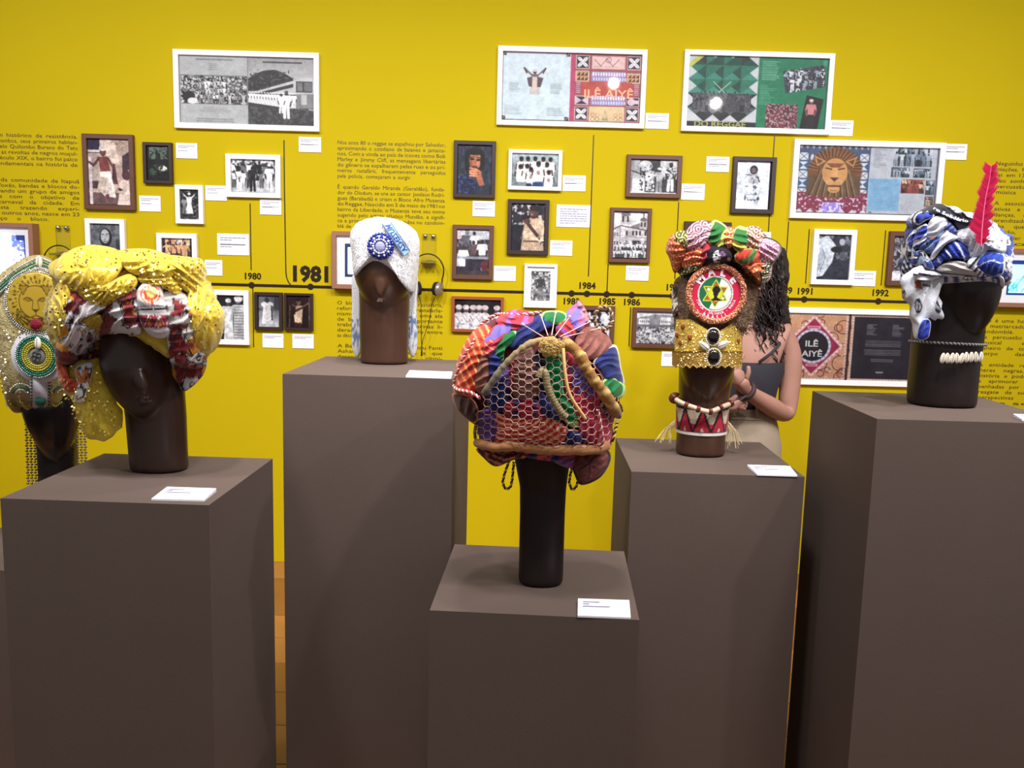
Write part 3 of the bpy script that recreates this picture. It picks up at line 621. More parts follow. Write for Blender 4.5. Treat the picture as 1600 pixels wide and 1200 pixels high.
def ph_dress(c):
    c.a[:] = (96, 96, 108); W, Hh = c.w, c.h; c.rect(0, 0, 10, 20, (120, 120, 130)); c.rect(24, 0, W, 22, (62, 62, 72)); c.grad(0, 24, W, Hh, (130, 130, 140), (206, 206, 212)); c.ell(13, 8, 3.4, 5, (46, 40, 44)); c.ell(9, 14, 5, 4, (226, 226, 230)); c.ell(18, 14, 5, 4, (226, 226, 230)); c.poly([(8, 12), (19, 12), (22, 44), (5, 44)], (232, 232, 236)); c.line(20, 16, 21, 38, 2, (60, 52, 56)); c.grain(9)
def ph_singer(c):
    c.a[:] = (44, 22, 26); W, Hh = c.w, c.h; c.ell(18, 10, 3.6, 5.6, (120, 84, 72)); c.ell(18, 6, 4.4, 3.4, (30, 18, 20)); c.poly([(14, 16), (25, 16), (23, 44), (12, 42)], (214, 186, 160)); c.poly([(13, 22), (25, 17), (25, 20), (13, 27)], (70, 50, 46)); c.poly([(11, 30), (22, 30), (21, 42), (12, 40)], (226, 206, 180)); c.line(14, 18, 8, 14, 2.4, (110, 74, 64)); c.line(8, 14, 15, 12, 2, (60, 50, 50)); c.line(24, 18, 33, 12, 2.4, (120, 84, 72)); c.line(5, 16, 4, Hh, .8, (150, 130, 120)); c.rect(13, 42, 16, Hh-2, (70, 40, 40)); c.rect(19, 42, 22, Hh-2, (70, 40, 40)); c.rect(34, 2, 36, Hh, (110, 90, 84)); c.grain(7)
def ph_painting(c):                                # generic painted portrait, hand at chin
    c.a[:] = (40, 46, 62); W, Hh = c.w, c.h; c.nz(0, 0, W, Hh, (58, 66, 82), 4, .55, 2, an=.4); c.ell(24, 27, 14, 24, (28, 28, 36)); c.ell(25, 24, 9.5, 14, (182, 120, 90)); c.ell(25, 10, 12, 5.5, (24, 22, 28)); c.ell(14, 26, 4, 18, (24, 22, 28)); c.ell(36.5, 24, 3.4, 15, (24, 22, 28)); c.poly([(16, 22), (18, 14), (22, 36), (18, 34)], (140, 84, 64)); c.ell(21, 22, 3.2, 1.8, (44, 26, 26)); c.ell(30, 23, 3.2, 1.8, (44, 26, 26)); c.line(17.5, 19, 24, 18.6, 1.3, (50, 30, 28)); c.line(27.5, 19, 34, 20, 1.3, (50, 30, 28)); c.poly([(25, 22), (27, 22), (28, 29), (24, 29)], (170, 104, 76)); c.rect(22, 32, 29, 34, (112, 60, 52)); c.ell(25, 36, 6, 3, (84, 52, 44))
    c.ell(26, 43, 9, 6, (186, 116, 86)); c.poly([(24, 44), (34, 42), (40, 62), (33, 64)], (170, 104, 78))
    for i in range(4): c.line(18, 36+i*4, 28, 38+i*3.4, 2.6, (212, 148, 112)); c.line(19, 37.5+i*4, 27, 39.4+i*3.4, .5, (110, 66, 52))
    c.poly([(0, 50), (14, 46), (30, 62), (26, Hh), (0, Hh)], (30, 36, 66)); c.nz(0, 48, 26, Hh, (60, 74, 120), 3, .6, 4)
def ph_shirts(c):                                  # group in white printed T-shirts
    c.grad(0, 0, c.w, c.h, (168, 182, 188), (120, 132, 136)); W, Hh = c.w, c.h
    def b(x, y, s, pr):
        c.ell(x, y, 3.2*s, 4*s, (70, 46, 44)); c.ell(x, y-1.6*s, 3.2*s, 2.6*s, (30, 24, 26)); c.poly([(x-7*s, y+6*s), (x-3*s, y+4*s), (x+3*s, y+4*s), (x+7*s, y+6*s), (x+6*s, y+24*s), (x-6*s, y+24*s)], (232, 234, 238)); c.line(x-7*s, y+8*s, x-8*s, y+15*s, 2*s, (80, 52, 48)); c.line(x+7*s, y+8*s, x+8*s, y+15*s, 2*s, (80, 52, 48))
        if pr: c.ell(x, y+12*s, 2.4*s, 3.2*s, (170, 140, 130))
    for x in (14, 24, 35, 47, 58): b(x, 9-abs(x-35)*-.03, 1.0, 0)
    b(13, 22, 1.0, 0); b(23, 21, 1.0, 1); b(53, 18, 1.05, 0); b(29, 26, 1, 1); b(40, 17, 1.15, 1); b(56, 30, 1.0, 1); c.rect(32, 46, 48, Hh, (44, 66, 120)); c.rect(22, 48, 30, Hh, (40, 44, 70))
def ph_mic(c):                                     # man singing into a microphone
    c.a[:] = (34, 32, 44); W, Hh = c.w, c.h; c.nz(0, 0, W, 26, (196, 190, 194), 5, .56, 3); c.ell(8, 22, 6, 6, (50, 44, 52)); c.nz(0, 26, 16, 34, (180, 180, 186), 4, .5, 6); c.ell(19, 8, 4, 6, (50, 42, 48)); c.rect(44, 4, W, 26, (60, 54, 60)); c.poly([(27, 22), (44, 22), (49, 40), (40, 54), (40, Hh), (14, Hh), (18, 34)], (196, 170, 146)); c.nz(16, 26, 48, Hh, (214, 192, 170), 5, .5, 8); c.ell(32, 14, 7, 9.5, (88, 60, 58)); c.ell(33, 7, 7.6, 5, (40, 30, 34)); c.ell(29, 17, 3, 2, (140, 104, 98)); c.line(26, 18, 22, 30, 2.8, (24, 20, 26)); c.ell(22, 28, 5, 4.5, (96, 62, 60)); c.line(24, 32, 38, 50, 5, (88, 56, 56)); c.rect(17, 58, 40, 60.5, (110, 88, 76)); c.line(20, 30, 14, 56, .8, (150, 130, 126)); c.grain(8)
def ph_truck(c):
    c.a[:] = (206, 208, 216); W, Hh = c.w, c.h; c.rect(0, 2, 6, 14, (206, 190, 196)); c.rect(0, 15, W, 42, (120, 112, 126)); c.nz(0, 15, W, 44, (60, 54, 66), 5, .5, 2); c.fig(15, 48, 48, (120, 112, 116), (96, 98, 110), (70, 66, 80), hat=(150, 150, 156)); c.fig(26, 40, 38, (50, 40, 44), (222, 224, 230), (70, 66, 80)); c.fig(25, 58, 42, (60, 48, 52), (110, 88, 96), (80, 66, 76)); c.fig(10, 70, 46, (64, 50, 54), (236, 236, 240), (226, 226, 232)); c.fig(38, 60, 46, (60, 48, 50), (238, 238, 242), (120, 90, 96)); c.rect(0, 42, W, 46, (150, 156, 170)); c.rect(0, 46, W, Hh, (52, 46, 64)); c.rect(0, 46, 13, 58, (226, 228, 234)); c.poly([(36, 50), (W, 47), (W, Hh), (38, 66)], (110, 50, 60)); c.poly([(36, 58), (40, 68), (37, 67)], (206, 190, 186)); c.poly([(44, Hh), (48, 60), (48, Hh)], (226, 196, 150)); c.rect(0, 64, W, Hh, (64, 56, 62)); c.grain(9)
def ph_small(c):
    c.a[:] = (150, 150, 152); W, Hh = c.w, c.h; c.rect(0, 0, W, 9, (70, 70, 74)); c.nz(0, 0, W, Hh, (210, 210, 212), 3, .5, 2); c.nz(0, 0, W, Hh, (80, 80, 84), 3, .6, 4); c.fig(14, 42, 36, (70, 64, 64), (60, 60, 64), (130, 130, 132), hat=(170, 170, 172)); c.line(4, 32, 20, 34, 4, (150, 150, 152)); c.grain(18)
def ph_baianas(c):
    c.a[:] = (28, 22, 32); W, Hh = c.w, c.h
    for i, x in enumerate((7, 18, 29, 38, 47, 65)):
        c.ell(x, 16, 4, 5, (104, 88, 90)); c.ell(x, 12, 5.2, 4, (222, 206, 206)); c.poly([(x-8, 24), (x-3, 20), (x+3, 20), (x+8, 24), (x+9, Hh), (x-9, Hh)], (234, 228, 232)); c.line(x-5, 26, x+5, 40, .9, (130, 120, 128))
    c.nz(0, 30, W, Hh, (150, 140, 150), 3, .66, 4); c.grain(10)
def ph_drums(c):
    c.a[:] = (60, 60, 66); W, Hh = c.w, c.h; c.rect(0, 0, 14, Hh, (150, 150, 154)); c.ell(22, 10, 10, 9, (190, 190, 194)); c.rect(44, 0, W, 30, (196, 196, 200)); c.ell(12, 28, 9, 9, (170, 170, 174)); c.rect(3, 30, 22, Hh, (226, 226, 230)); c.ell(29, 22, 8, 5, (206, 206, 210)); c.poly([(22, 22), (36, 22), (36, 50), (24, 50)], (216, 216, 220)); c.line(2, 18, 20, 24, 1.4, (20, 20, 24)); c.fig(60, 48, 44, (40, 36, 38), (196, 196, 200), (236, 236, 238), hat=(60, 56, 58)); c.nz(52, 12, 68, 30, (50, 50, 54), 2, .55, 4); c.nz(14, 8, 46, 50, (40, 40, 44), 3, .62, 6); c.fig(43, 52, 40, (50, 46, 48), (180, 180, 184), (150, 150, 154), hat=(220, 220, 222)); c.rect(0, Hh-2.5, W, Hh, (220, 220, 224)); c.grain(16)
def ph_church(c):                                  # two-towered church with a crowd in front
    c.a[:] = (222, 218, 224); W, Hh = c.w, c.h; L = (196, 190, 194); K = (52, 44, 50)
    c.rect(10, 4, 24, 20, L); c.ell(17, 3, 7, 3.4, (120, 112, 116)); c.rect(38, 12, 48, 26, L); c.ell(43, 11, 5, 3, (120, 112, 116)); c.line(43, 1, 43, 9, .9, K)
    for x in (12, 19): c.rect(x, 6, x+2.6, 15, K)
    for x in (39, 44): c.rect(x, 15, x+2.4, 22, K)
    c.poly([(24, 22), (38, 16), (38, 26), (24, 26)], (130, 122, 126)); c.poly([(0, 26), (10, 20), (W, 27), (W, 58), (0, 58)], (204, 200, 204)); c.pl([(0, 27), (10, 21), (W, 28)], 1.4, K); c.rect(9, 22, 10.5, 56, (130, 124, 128)); c.pl([(0, 40), (10, 36), (W, 40)], .8, (140, 134, 138))
    for x in (18, 27, 32, 37, 45): c.rect(x, 29, x+2.8, 36, K); c.rect(x, 44, x+3, 50, (110, 104, 108))
    for x in (1, 5): c.rect(x, 32, x+2, 38, (120, 112, 116)); c.rect(x, 46, x+2.4, 54, K)
    c.rect(28, 44, 38, 56, K); c.rect(0, 55, W, Hh, (60, 52, 58)); c.crowd(0, 52, W, Hh, 14, 9, rows=2, tops=((236, 236, 240), (220, 220, 226))); c.grain(14)
def ph_white(c):                                   # high-key figure on white
    c.a[:] = (216, 222, 236); W, Hh = c.w, c.h; c.ell(23, 13, 5.5, 7, (40, 36, 40)); c.ell(23, 14, 3.6, 4.6, (104, 92, 92)); c.poly([(17, 20), (29, 20), (32, 34), (15, 34)], (196, 198, 206)); c.nz(12, 20, 33, 62, (90, 92, 98), 3, .63, 4); c.line(29, 24, 32, 32, 1.6, (70, 64, 66)); c.ell(31, 58, 2, 3, (60, 56, 58)); c.ell(13, 57, 1.4, 4, (80, 76, 78)); c.pl([(16, 34), (13, 66), (30, 66), (34, 40)], .6, (150, 150, 158))
def ph_dark_band(c): c.a[:] = (206, 200, 206); c.crowd(2, 6, c.w, c.h, 20, 2, rows=1)
def ph_cloth(c):
    c.a[:] = (46, 50, 62); W, Hh = c.w, c.h; c.nz(0, 0, W, 40, (120, 126, 138), 4, .56, 3); c.poly([(0, 8), (14, 2), (26, 18), (22, 44), (10, 66), (0, 68)], (204, 210, 220)); c.poly([(4, 20), (12, 30), (4, 60), (2, 60)], (160, 168, 182)); c.pl([(6, 18), (12, 36), (6, 60)], .8, (90, 96, 110)); c.ell(34, 12, 4, 5, (170, 174, 186)); c.ell(27, 24, 8, 5, (30, 32, 40)); c.ell(36, 34, 5, 7, (86, 88, 100)); c.grain(9)
def ph_brown2(c):
    c.a[:] = (92, 88, 98); W, Hh = c.w, c.h; c.nz(0, 0, W, Hh, (50, 46, 54), 5, .5, 2); c.nz(0, 0, W, Hh, (150, 148, 158), 3, .62, 5); c.poly([(0, 56), (10, 54), (17, Hh), (0, Hh)], (226, 226, 234)); c.line(6, 22, 16, 34, 2, (190, 190, 196)); c.grain(9)
def ph_square(c):                                  # crowd filling a square below white buildings
    c.a[:] = (226, 226, 232); W, Hh = c.w, c.h; c.poly([(0, 10), (30, 4), (W, 6), (W, 24), (0, 24)], (150, 150, 158)); c.rect(4, 11, 20, 20, (232, 232, 236)); c.rect(36, 8, 52, 20, (234, 234, 238)); c.rect(62, 6, W, 20, (220, 220, 226))
    for x in list(range(6, 20, 3))+list(range(38, 52, 3)): c.rect(x, 14, x+1.2, 17, (70, 68, 76))
    c.line(28, 2, 28, 10, 1, (90, 88, 96)); c.rect(0, 20, W, 26, (120, 118, 126)); c.rect(0, 26, W, Hh, (176, 176, 184)); c.nz(0, 24, W, Hh, (236, 236, 240), 2.2, .5, 3); c.nz(0, 24, W, Hh, (70, 66, 76), 2.0, .6, 5)
def ph_hidden(c): c.a[:] = (226, 224, 230); W, Hh = c.w, c.h; c.nz(0, 0, W, Hh, (40, 36, 42), 5, .52, 3)

framed((130.3, 209.4), (214, 329.2), (137.8, 217.5), (206.5, 320.8), FBR, ph_dancer, 'large brown frame, colour photo of shirtless dancer in white headband and skirt')
framed((225, 222.6), (272, 288), (230.5, 227.5), (266.6, 282), FDK, ph_night, 'small black frame with dark greenish photo of a drum at night')
framed((354, 240.8), (440, 310.3), (361.8, 249.2), (432, 301.5), FW_, ph_street, 'white frame with grey street photo of a group in white')
framed((275.4, 289), (320, 350.5), (282, 296.5), (311.5, 343.7), FW_, ph_two, 'small white frame with grey photo of figure in white raising both arms')
framed((135, 341.4), (199.5, 426), (143, 349), (191.5, 418), FW_, ph_portrait, 'white frame, grey portrait of long-haired man, partly behind the yellow turban')
framed((246.4, 364), (310.5, 419), (254.8, 372), (302.5, 411), FW_, ph_group_night, 'white frame, colour photo of a group at night, partly behind the yellow turban')
framed((332, 452.5), (391.3, 538.8), (340, 460.5), (382.8, 530.5), FW_, ph_two_women, 'white frame with photo of two women in long white and striped dresses')
framed((398.7, 456), (443, 516), (405, 461.5), (438, 511), FDK, ph_dress, 'small dark frame with grey photo of woman in a white dress')
framed((445.3, 457.5), (490, 516.3), (449, 461.5), (486, 512), FDK, ph_singer, 'small dark frame with brownish photo of singer at a microphone stand')
framed((709.7, 220), (773.3, 310.5), (716.7, 227), (767.5, 304.5), FDK, ph_painting, 'dark frame with painted portrait of a man resting his chin on his hand')
framed((795, 233.8), (876.5, 298.8), (800.8, 239.5), (871, 292.8), FW_, ph_shirts, 'white frame with photo of a group in white printed T-shirts')
framed((793.7, 311.3), (856, 398.8), (800.8, 318), (850, 392), FDK, ph_mic, 'dark frame with photo of man in beige shirt singing into a microphone')
framed((707.8, 351.2), (770, 437.3), (714.7, 358.8), (763.3, 430.8), FBR, ph_truck, 'brown frame with photo of people standing on a truck deck')
framed((819.7, 412), (868.7, 481.3), (830.3, 423.3), (858.7, 470), FW_, ph_small, 'white frame with wide white margin and small grey photo', mat_board=True, border=4.5)
framed((706.3, 462.5), (786, 520), (710.5, 468), (781, 515.8), FOR, ph_baianas, 'orange-brown frame with photo of women in white headscarves in a row')
framed((979.3, 242), (1062, 310.5), (986, 249.7), (1056, 303.8), FBR, ph_drums, 'brown landscape frame with high contrast photo of drummers')
framed((953.4, 324.5), (1014, 411.3), (959.7, 331.7), (1009.4, 403.5), FBR, ph_church, 'brown frame with photo of a two-towered church and crowd')
framed((1145, 245), (1206.5, 335), (1152.4, 252.6), (1198, 328), FDK, ph_white, 'black frame with pale high-key photo of a standing figure')
framed((1068.8, 346), (1139, 396), (1075, 357), (1133, 390), FDK, ph_dark_band, 'dark frame mostly hidden behind the swirl-patterned turban')
framed((1270.7, 358), (1330.7, 445.7), (1277.5, 365.7), (1323, 437), FW_, ph_cloth, 'white frame with grey photo of a draped white cloth')
framed((1388.8, 361.3), (1447, 447.5), (1397.5, 369), (1439, 439.5), FBR, ph_brown2, 'brown frame half hidden behind the blue and white turban')
framed((988.7, 480), (1082, 545), (994.5, 487), (1076, 538), FBR, ph_square, 'brown frame with photo of a crowd filling a square')
framed((903, 477), (957.8, 546), (910, 486), (951.5, 539), FBR, ph_hidden, 'brown frame behind the braided hoop of the wire mesh turban')

# --- screens in box frames --------------------------------------------
def sc_left(c):
    c.a[:] = (236, 248, 255); W, Hh = c.w, c.h; c.nz(0, 0, W, 14, (150, 196, 236), 5, .45, 2); c.nz(62, 0, W, Hh, (90, 104, 190), 4, .38, 4); c.nz(62, 20, W, Hh, (196, 200, 236), 4, .5, 7); c.rect(W-14, 0, W, 9, (30, 40, 90)); c.rect(W-2, 0, W, Hh, (20, 26, 60))
def sc_mid(c):
    c.a[:] = (26, 36, 70); W, Hh = c.w, c.h; c.rect(5, 6, W-5, Hh-5, (232, 240, 246)); c.rect(9, 26, 10, 34, (60, 60, 64)); c.rect(30, 20, W-20, 36, (190, 206, 220))
def sc_right(c):
    c.a[:] = (20, 34, 90); W, Hh = c.w, c.h; c.rect(3, 7, W, Hh-4, (150, 226, 232))
    for i in range(4): c.line(8+i*14, Hh-6, 30+i*14, 16, 1.4, (40, 96, 130)); c.line(8+i*14, Hh-16, 34+i*14, 14, .8, (40, 96, 130))
    c.nz(3, 30, 16, Hh-4, (60, 150, 160), 4, .5, 3); c.rect(40, 12, 46, 14, (200, 120, 120))
FBX = mat('box_frame_wood', (150, 104, 84), .5, noise=.12, nscale=25)
framed((-54, 347), (65, 440), (-34, 366), (49.5, 422), FBX, sc_left, 'box-framed screen with blown-out white picture, above the silver beaded headdress', 'framed_screen', None, .06, True, True, 1.3, True, 7)
framed((521.4, 361.4), (642, 453.5), (541, 380.7), (622, 434.5), FBX, sc_mid, 'box-framed screen with white page, half hidden behind the white hat', 'framed_screen', None, .05, True, True, 1.3, True, 7)
framed((1552, 388), (1672, 482), (1570.5, 406.5), (1652, 462.5), FBX, sc_right, 'box-framed screen with cyan stairway picture beside the feathered turban', 'framed_screen', None, .05, True, True, 1.3, True, 7)

# ------------------------------------------------------------------ caption cards
CARD = mat('white_card', (240, 240, 250), .7); CTX = mat('caption_print', (150, 150, 170), .8)
def greek_text(w, h, n, seed, y):
    rr = random.Random(seed); V = []; F = []
    for i in range(n):
        z = h/2-h*.17-i*h*.105; x = -w*.40; end = w*(.40 if i not in (1, n-1) else -.05+.3*rr.random())
        if i == 2 and n < 6: z -= h*.10
        while x < end-.002:
            l = min(end-x, w*(.05+.09*rr.random())); o = len(V)
            V += [(x, y, z), (x+l, y, z), (x+l, y, z-h*.042), (x, y, z-h*.042)]; F.append((o, o+3, o+2, o+1)); x += l+w*.014
    return V, F
def card(tl, br, label, n=3, seed=1):
    cx, cz, w, h = rectw(tl, br); t = thing('caption_card', (cx, D, cz), label, 'caption card', 'caption cards on the yellow wall')
    bmobj('card', box_bm(-w/2, w/2, -.004, -.0005, -h/2, h/2, .0006), CARD, t); V, F = greek_text(w, h, n, seed, -.0046); mesh('caption_text', V, F, CTX, t)
for i, (tl, br, lb, n) in enumerate([
    ((275, 223.3), (309, 248.2), 'white caption card beside the small dark greenish night photo', 3), ((406.3, 311), (440, 336), 'white caption card under the street photo of a group in white', 4),
    ((321, 289.7), (355, 314), 'white caption card beside the photo of figure raising both arms', 3), ((217.7, 305.6), (251.8, 331), 'white caption card beside the brown-framed shirtless dancer', 3),
    ((320, 406), (348, 431), 'white caption card touching the right side of the yellow turban', 3), ((339.5, 364.7), (389.5, 399.4), 'larger white caption card left of the line above 1980', 5),
    ((467, 213.8), (502, 238.5), 'white caption card under the grey bus record sleeve', 4), ((410.3, 520.7), (443.3, 543.8), 'white caption card under the photo of woman in a white dress', 2),
    ((457, 521.7), (490.5, 544.8), 'white caption card under the photo of singer at a microphone stand', 2), ((738.7, 313.8), (773, 338.8), 'white caption card under the painted portrait of a man', 4),
    ((879.5, 273.8), (914.5, 299.5), 'white caption card beside the group in white T-shirts', 4), ((870, 319.7), (921.3, 355.8), 'larger white caption card full of text left of the line to 1984', 7),
    ((859.7, 375.5), (893.7, 400), 'white caption card beside the man singing into a microphone', 3), ((771.7, 415.3), (805.5, 439.5), 'white caption card beside the truck deck photo', 2),
    ((1065, 287), (1100, 313), 'white caption card beside the drummers photo', 4), ((978.3, 415), (1012.8, 439), 'white caption card under the two-towered church photo', 3),
    ((1104, 244.5), (1138.4, 269.3), 'white caption card left of the pale high-key photo', 5), ((1170, 362), (1203, 387), 'white caption card just above the right lobe of the swirl-patterned turban', 3),
    ((1331.5, 422.8), (1366.7, 447.6), 'white caption card beside the draped white cloth photo', 4), ((1009, 176.7), (1044, 202), 'white caption card beside the red geometric record cover', 4),
    ((1296.2, 187.7), (1331.5, 213), 'white caption card beside the green triangle patterned sleeve', 4), ((1475.5, 224.5), (1509, 250.4), 'white caption card beside the lion mask record cover', 4),
    ((1033.8, 549), (1068, 572.8), 'white caption card under the crowded square photo', 2)]):
    card(tl, br, lb, n, i)
def plinth_card(c4, top, label, flat):
    P = [on_z(x, y, top+.004) for x, y in c4]; o = P[3]; t = thing('plinth_caption', (o[0], o[1], top), label, 'caption card', 'caption cards lying on the plinths')
    L = [p-o for p in P]; V = []
    for dz in (0.0005, .0045):
        V += [(p[0], p[1], dz+(0.004 if i < 2 and dz > .003 else 0)) for i, p in enumerate(L)]
    mesh('card', V, [(3, 2, 1, 0), (4, 5, 6, 7), (0, 1, 5, 4), (1, 2, 6, 5), (2, 3, 7, 6), (3, 0, 4, 7)], CARD, t)
    A, B, C_, E = [np.array([p[0], p[1], 0]) for p in L]; V = []; F = []
    for (v, u0, u1) in ((.18, .1, .42), (.30, .1, .22), (.44, .1, .62)):
        q = lambda u, v: (A*(1-u)+B*u)*(1-v)+(E*(1-u)+C_*u)*v+np.array([0, 0, .0055+.004*(1-v)])
        o2 = len(V); V += [q(u0, v), q(u1, v), q(u1, v+.05), q(u0, v+.05)]; F.append((o2, o2+3, o2+2, o2+1))
    mesh('caption_text', V, F, CTX, t)
plinth_card([(261, 763.5), (338, 766), (319, 781.5), (236.5, 779.5)], .959, 'white caption card lying on the plinth of the yellow turban', 0)
plinth_card([(640, 581), (707, 583.5), (705, 590), (634, 587.5)], 1.184, 'white caption card lying on the plinth of the white hat', 0)
plinth_card([(903, 938), (983, 940.5), (985.5, 965), (902.5, 962)], .739, 'white caption card lying on the low plinth of the wire mesh turban', 0)
plinth_card([(1167.5, 728.5), (1234, 730.5), (1246, 743), (1183, 741)], .954, 'white caption card lying on the plinth of the gold panelled head', 0)
plinth_card([(1583, 649.5), (1644, 651.5), (1658, 657.5), (1597, 655.5)], 1.154, 'white caption card lying on the plinth of the feathered turban', 0)

# ------------------------------------------------------------------ soft-goods helpers
def atv(px, py, Y):
    px, py, Y = np.broadcast_arrays(*(np.asarray(a, float) for a in (px, py, Y)))
    d = FW[None]+((px.ravel()-800)/FPX)[:, None]*RT[None]-((py.ravel()-600)/FPX)[:, None]*UP[None]
    return np.array([0, 0, H])[None]+d*(Y.ravel()/d[:, 1])[:, None]
class Place:
    """A stand: origin on the plinth and a way to lay things out, in metres, around it.
    Layout is measured on the vertical plane through the origin."""
    def __init__(s, px, py, z):
        s.O = on_z(px, py, z); s.Y = s.O[1]
        q = atv([800, 801], [500, 500], s.Y); s.mpp = q[1][0]-q[0][0]
    def L(s, px, py, dy=0.0):
        return atv(px, py, s.Y+np.asarray(dy, float))-s.O[None]
    def l1(s, px, py, dy=0.0): return s.L([px], [py], dy)[0]
    def uv(s, x, z, dy):
        """object-space planar coordinates of a local point, in layout units (plane dy in front of the origin)"""
        a = s.L([s.px0, s.px0+100, s.px0], [s.py0, s.py0, s.py0+100], dy)[:, [0, 2]]
        Mx = np.stack([(a[1]-a[0])/100, (a[2]-a[0])/100], 1); q = np.linalg.solve(Mx, np.stack([x-a[0, 0], z-a[0, 1]]))
        return s.px0+q[0], s.py0+q[1]
def ridge(u, v, ang, period, seed=0, warp=1.0):
    a = math.radians(ang); t = (u*math.cos(a)+v*math.sin(a))/period+warp*fbm(u/38, v/38, 0, seed, 2)*2
    return 1-np.abs(np.sin(math.pi*t))
class Blob:
    def __init__(s, P, outline, center, df, db, dy=0.0, pw=2.0, n=160):
        s.P, s.df, s.db, s.dy, s.pw = P, df, db, dy, pw
        pts = P.L([p[0] for p in outline], [p[1] for p in outline], dy)[:, [0, 2]]
        s.c = P.l1(center[0], center[1], dy)[[0, 2]]
        s.out = smooth_closed(pts, n); r = s.out-s.c; th = np.arctan2(r[:, 1], r[:, 0]); R = np.hypot(r[:, 0], r[:, 1])
        o = np.argsort(th); s.th = np.concatenate([th[o]-2*math.pi, th[o], th[o]+2*math.pi]); s.R = np.tile(R[o], 3)
        P.px0, P.py0 = center
    def prof(s, rho): return np.sqrt(np.clip(1-np.clip(rho, 0, 1)**s.pw, 0, 1))
    def surf(s, px, py):
        px = np.asarray(px, float); py = np.asarray(py, float); y = np.full(px.shape, s.dy-s.df*.7)
        for _ in range(8):
            q = s.P.L(px, py, y); dx, dz = q[:, 0]-s.c[0], q[:, 2]-s.c[1]
            rho = np.hypot(dx, dz)/np.interp(np.arctan2(dz, dx), s.th, s.R)
            y = .5*y+.5*(s.dy-s.df*s.prof(rho))
        return y
    def build(s, T, name, m, pattern, amp=0.0, fold=None, nr=26):
        V = []; k = len(s.out)
        phis = np.linspace(0, math.pi, 2*nr+1)
        for ph in phis:
            rho = max(1e-4, math.sin(ph)); p = s.c+rho*(s.out-s.c)
            y = s.dy-(s.df if ph <= math.pi/2 else -s.db)*s.prof(rho)*(1 if ph <= math.pi/2 else 1)
            V.append(np.stack([p[:, 0], np.full(k, y), p[:, 1]], 1))
        V = np.concatenate(V); u, v = s.P.uv(V[:, 0], V[:, 2], s.dy-s.df*.6)
        N = np.stack([(V[:, 0]-s.c[0])/.15, (V[:, 1]-s.dy)/max(s.df, .03), (V[:, 2]-s.c[1])/.15], 1); N /= np.linalg.norm(N, axis=1)[:, None]+1e-9
        if fold is not None:
            fo = fold(u, v, V); V = V+N*((fo-fo.max())[:, None]*amp)
        F = []
        for i in range(len(phis)-1):
            for j in range(k): F.append((i*k+j, i*k+(j+1) % k, (i+1)*k+(j+1) % k, (i+1)*k+j))
        return mesh(name, V, F, m, T, True, pattern(u, v))
class Cyl:
    """upright elliptical column to lay panels on"""
    def __init__(s, P, cx, hw, depth, dy=0.0): s.P, s.cx, s.hw, s.d, s.dy = P, cx, hw, depth, dy; P.px0, P.py0 = cx, 500
    def surf(s, px, py): return s.dy-s.d*np.sqrt(np.clip(1-((np.asarray(px, float)-s.cx)/s.hw)**2, 0, 1))
def puff(T, base, outline, m, pattern, lift=.004, thick=.014, fold=(30, 9, .35), name='fold', nr=9, n=56, seed=0, pw=2.2, back=.3, sharp=False):
    P = base.P
    out = smooth_closed(outline, n) if not sharp else resample_poly(outline, n)
    c = out.mean(0); rhos = np.sin(np.linspace(0, math.pi/2, nr)); rhos[0] = 1e-3
    U = []; Y = []; RH = []
    for rho in rhos:
        p = c+rho*(out-c); U.append(p); RH.append(np.full(n, rho))
    U = np.concatenate(U); RH = np.concatenate(RH); by = base.surf(U[:, 0], U[:, 1])
    f = ridge(U[:, 0], U[:, 1], fold[0], fold[1], seed)*fold[2]
    pr = np.sqrt(np.clip(1-RH**pw, 0, 1)); y = by-lift*(RH < .995)-thick*pr*(1-fold[2]*.5+f)
    V = P.L(U[:, 0], U[:, 1], y); col = pattern(U[:, 0], U[:, 1], RH)
    Ub = np.concatenate([c+r*(out-c) for r in (.75, .4, 1e-3)]); yb = base.surf(Ub[:, 0], Ub[:, 1])+thick*back; yb2 = np.concatenate([np.full(n, by[-n:].mean()*0)]*3)*0+yb
    Vb = P.L(Ub[:, 0], Ub[:, 1], yb2); V = np.concatenate([V, Vb]); col = np.concatenate([col, pattern(Ub[:, 0], Ub[:, 1], np.full(len(Ub), .5))])
    R = nr+3; F = []
    for i in range(R-1):
        for j in range(n): F.append((i*n+j, i*n+(j+1) % n, (i+1)*n+(j+1) % n, (i+1)*n+j))
    o = mesh(name, V, F, m, T, True, col); return o
def resample_poly(pts, n):
    P = np.asarray(pts, float); Q = np.vstack([P, P[:1]]); cum = np.concatenate([[0], np.cumsum(np.linalg.norm(np.diff(Q, axis=0), axis=1))])
    s = np.linspace(0, cum[-1], n, endpoint=False); return np.stack([np.interp(s, cum, Q[:, k]) for k in (0, 1)], 1)
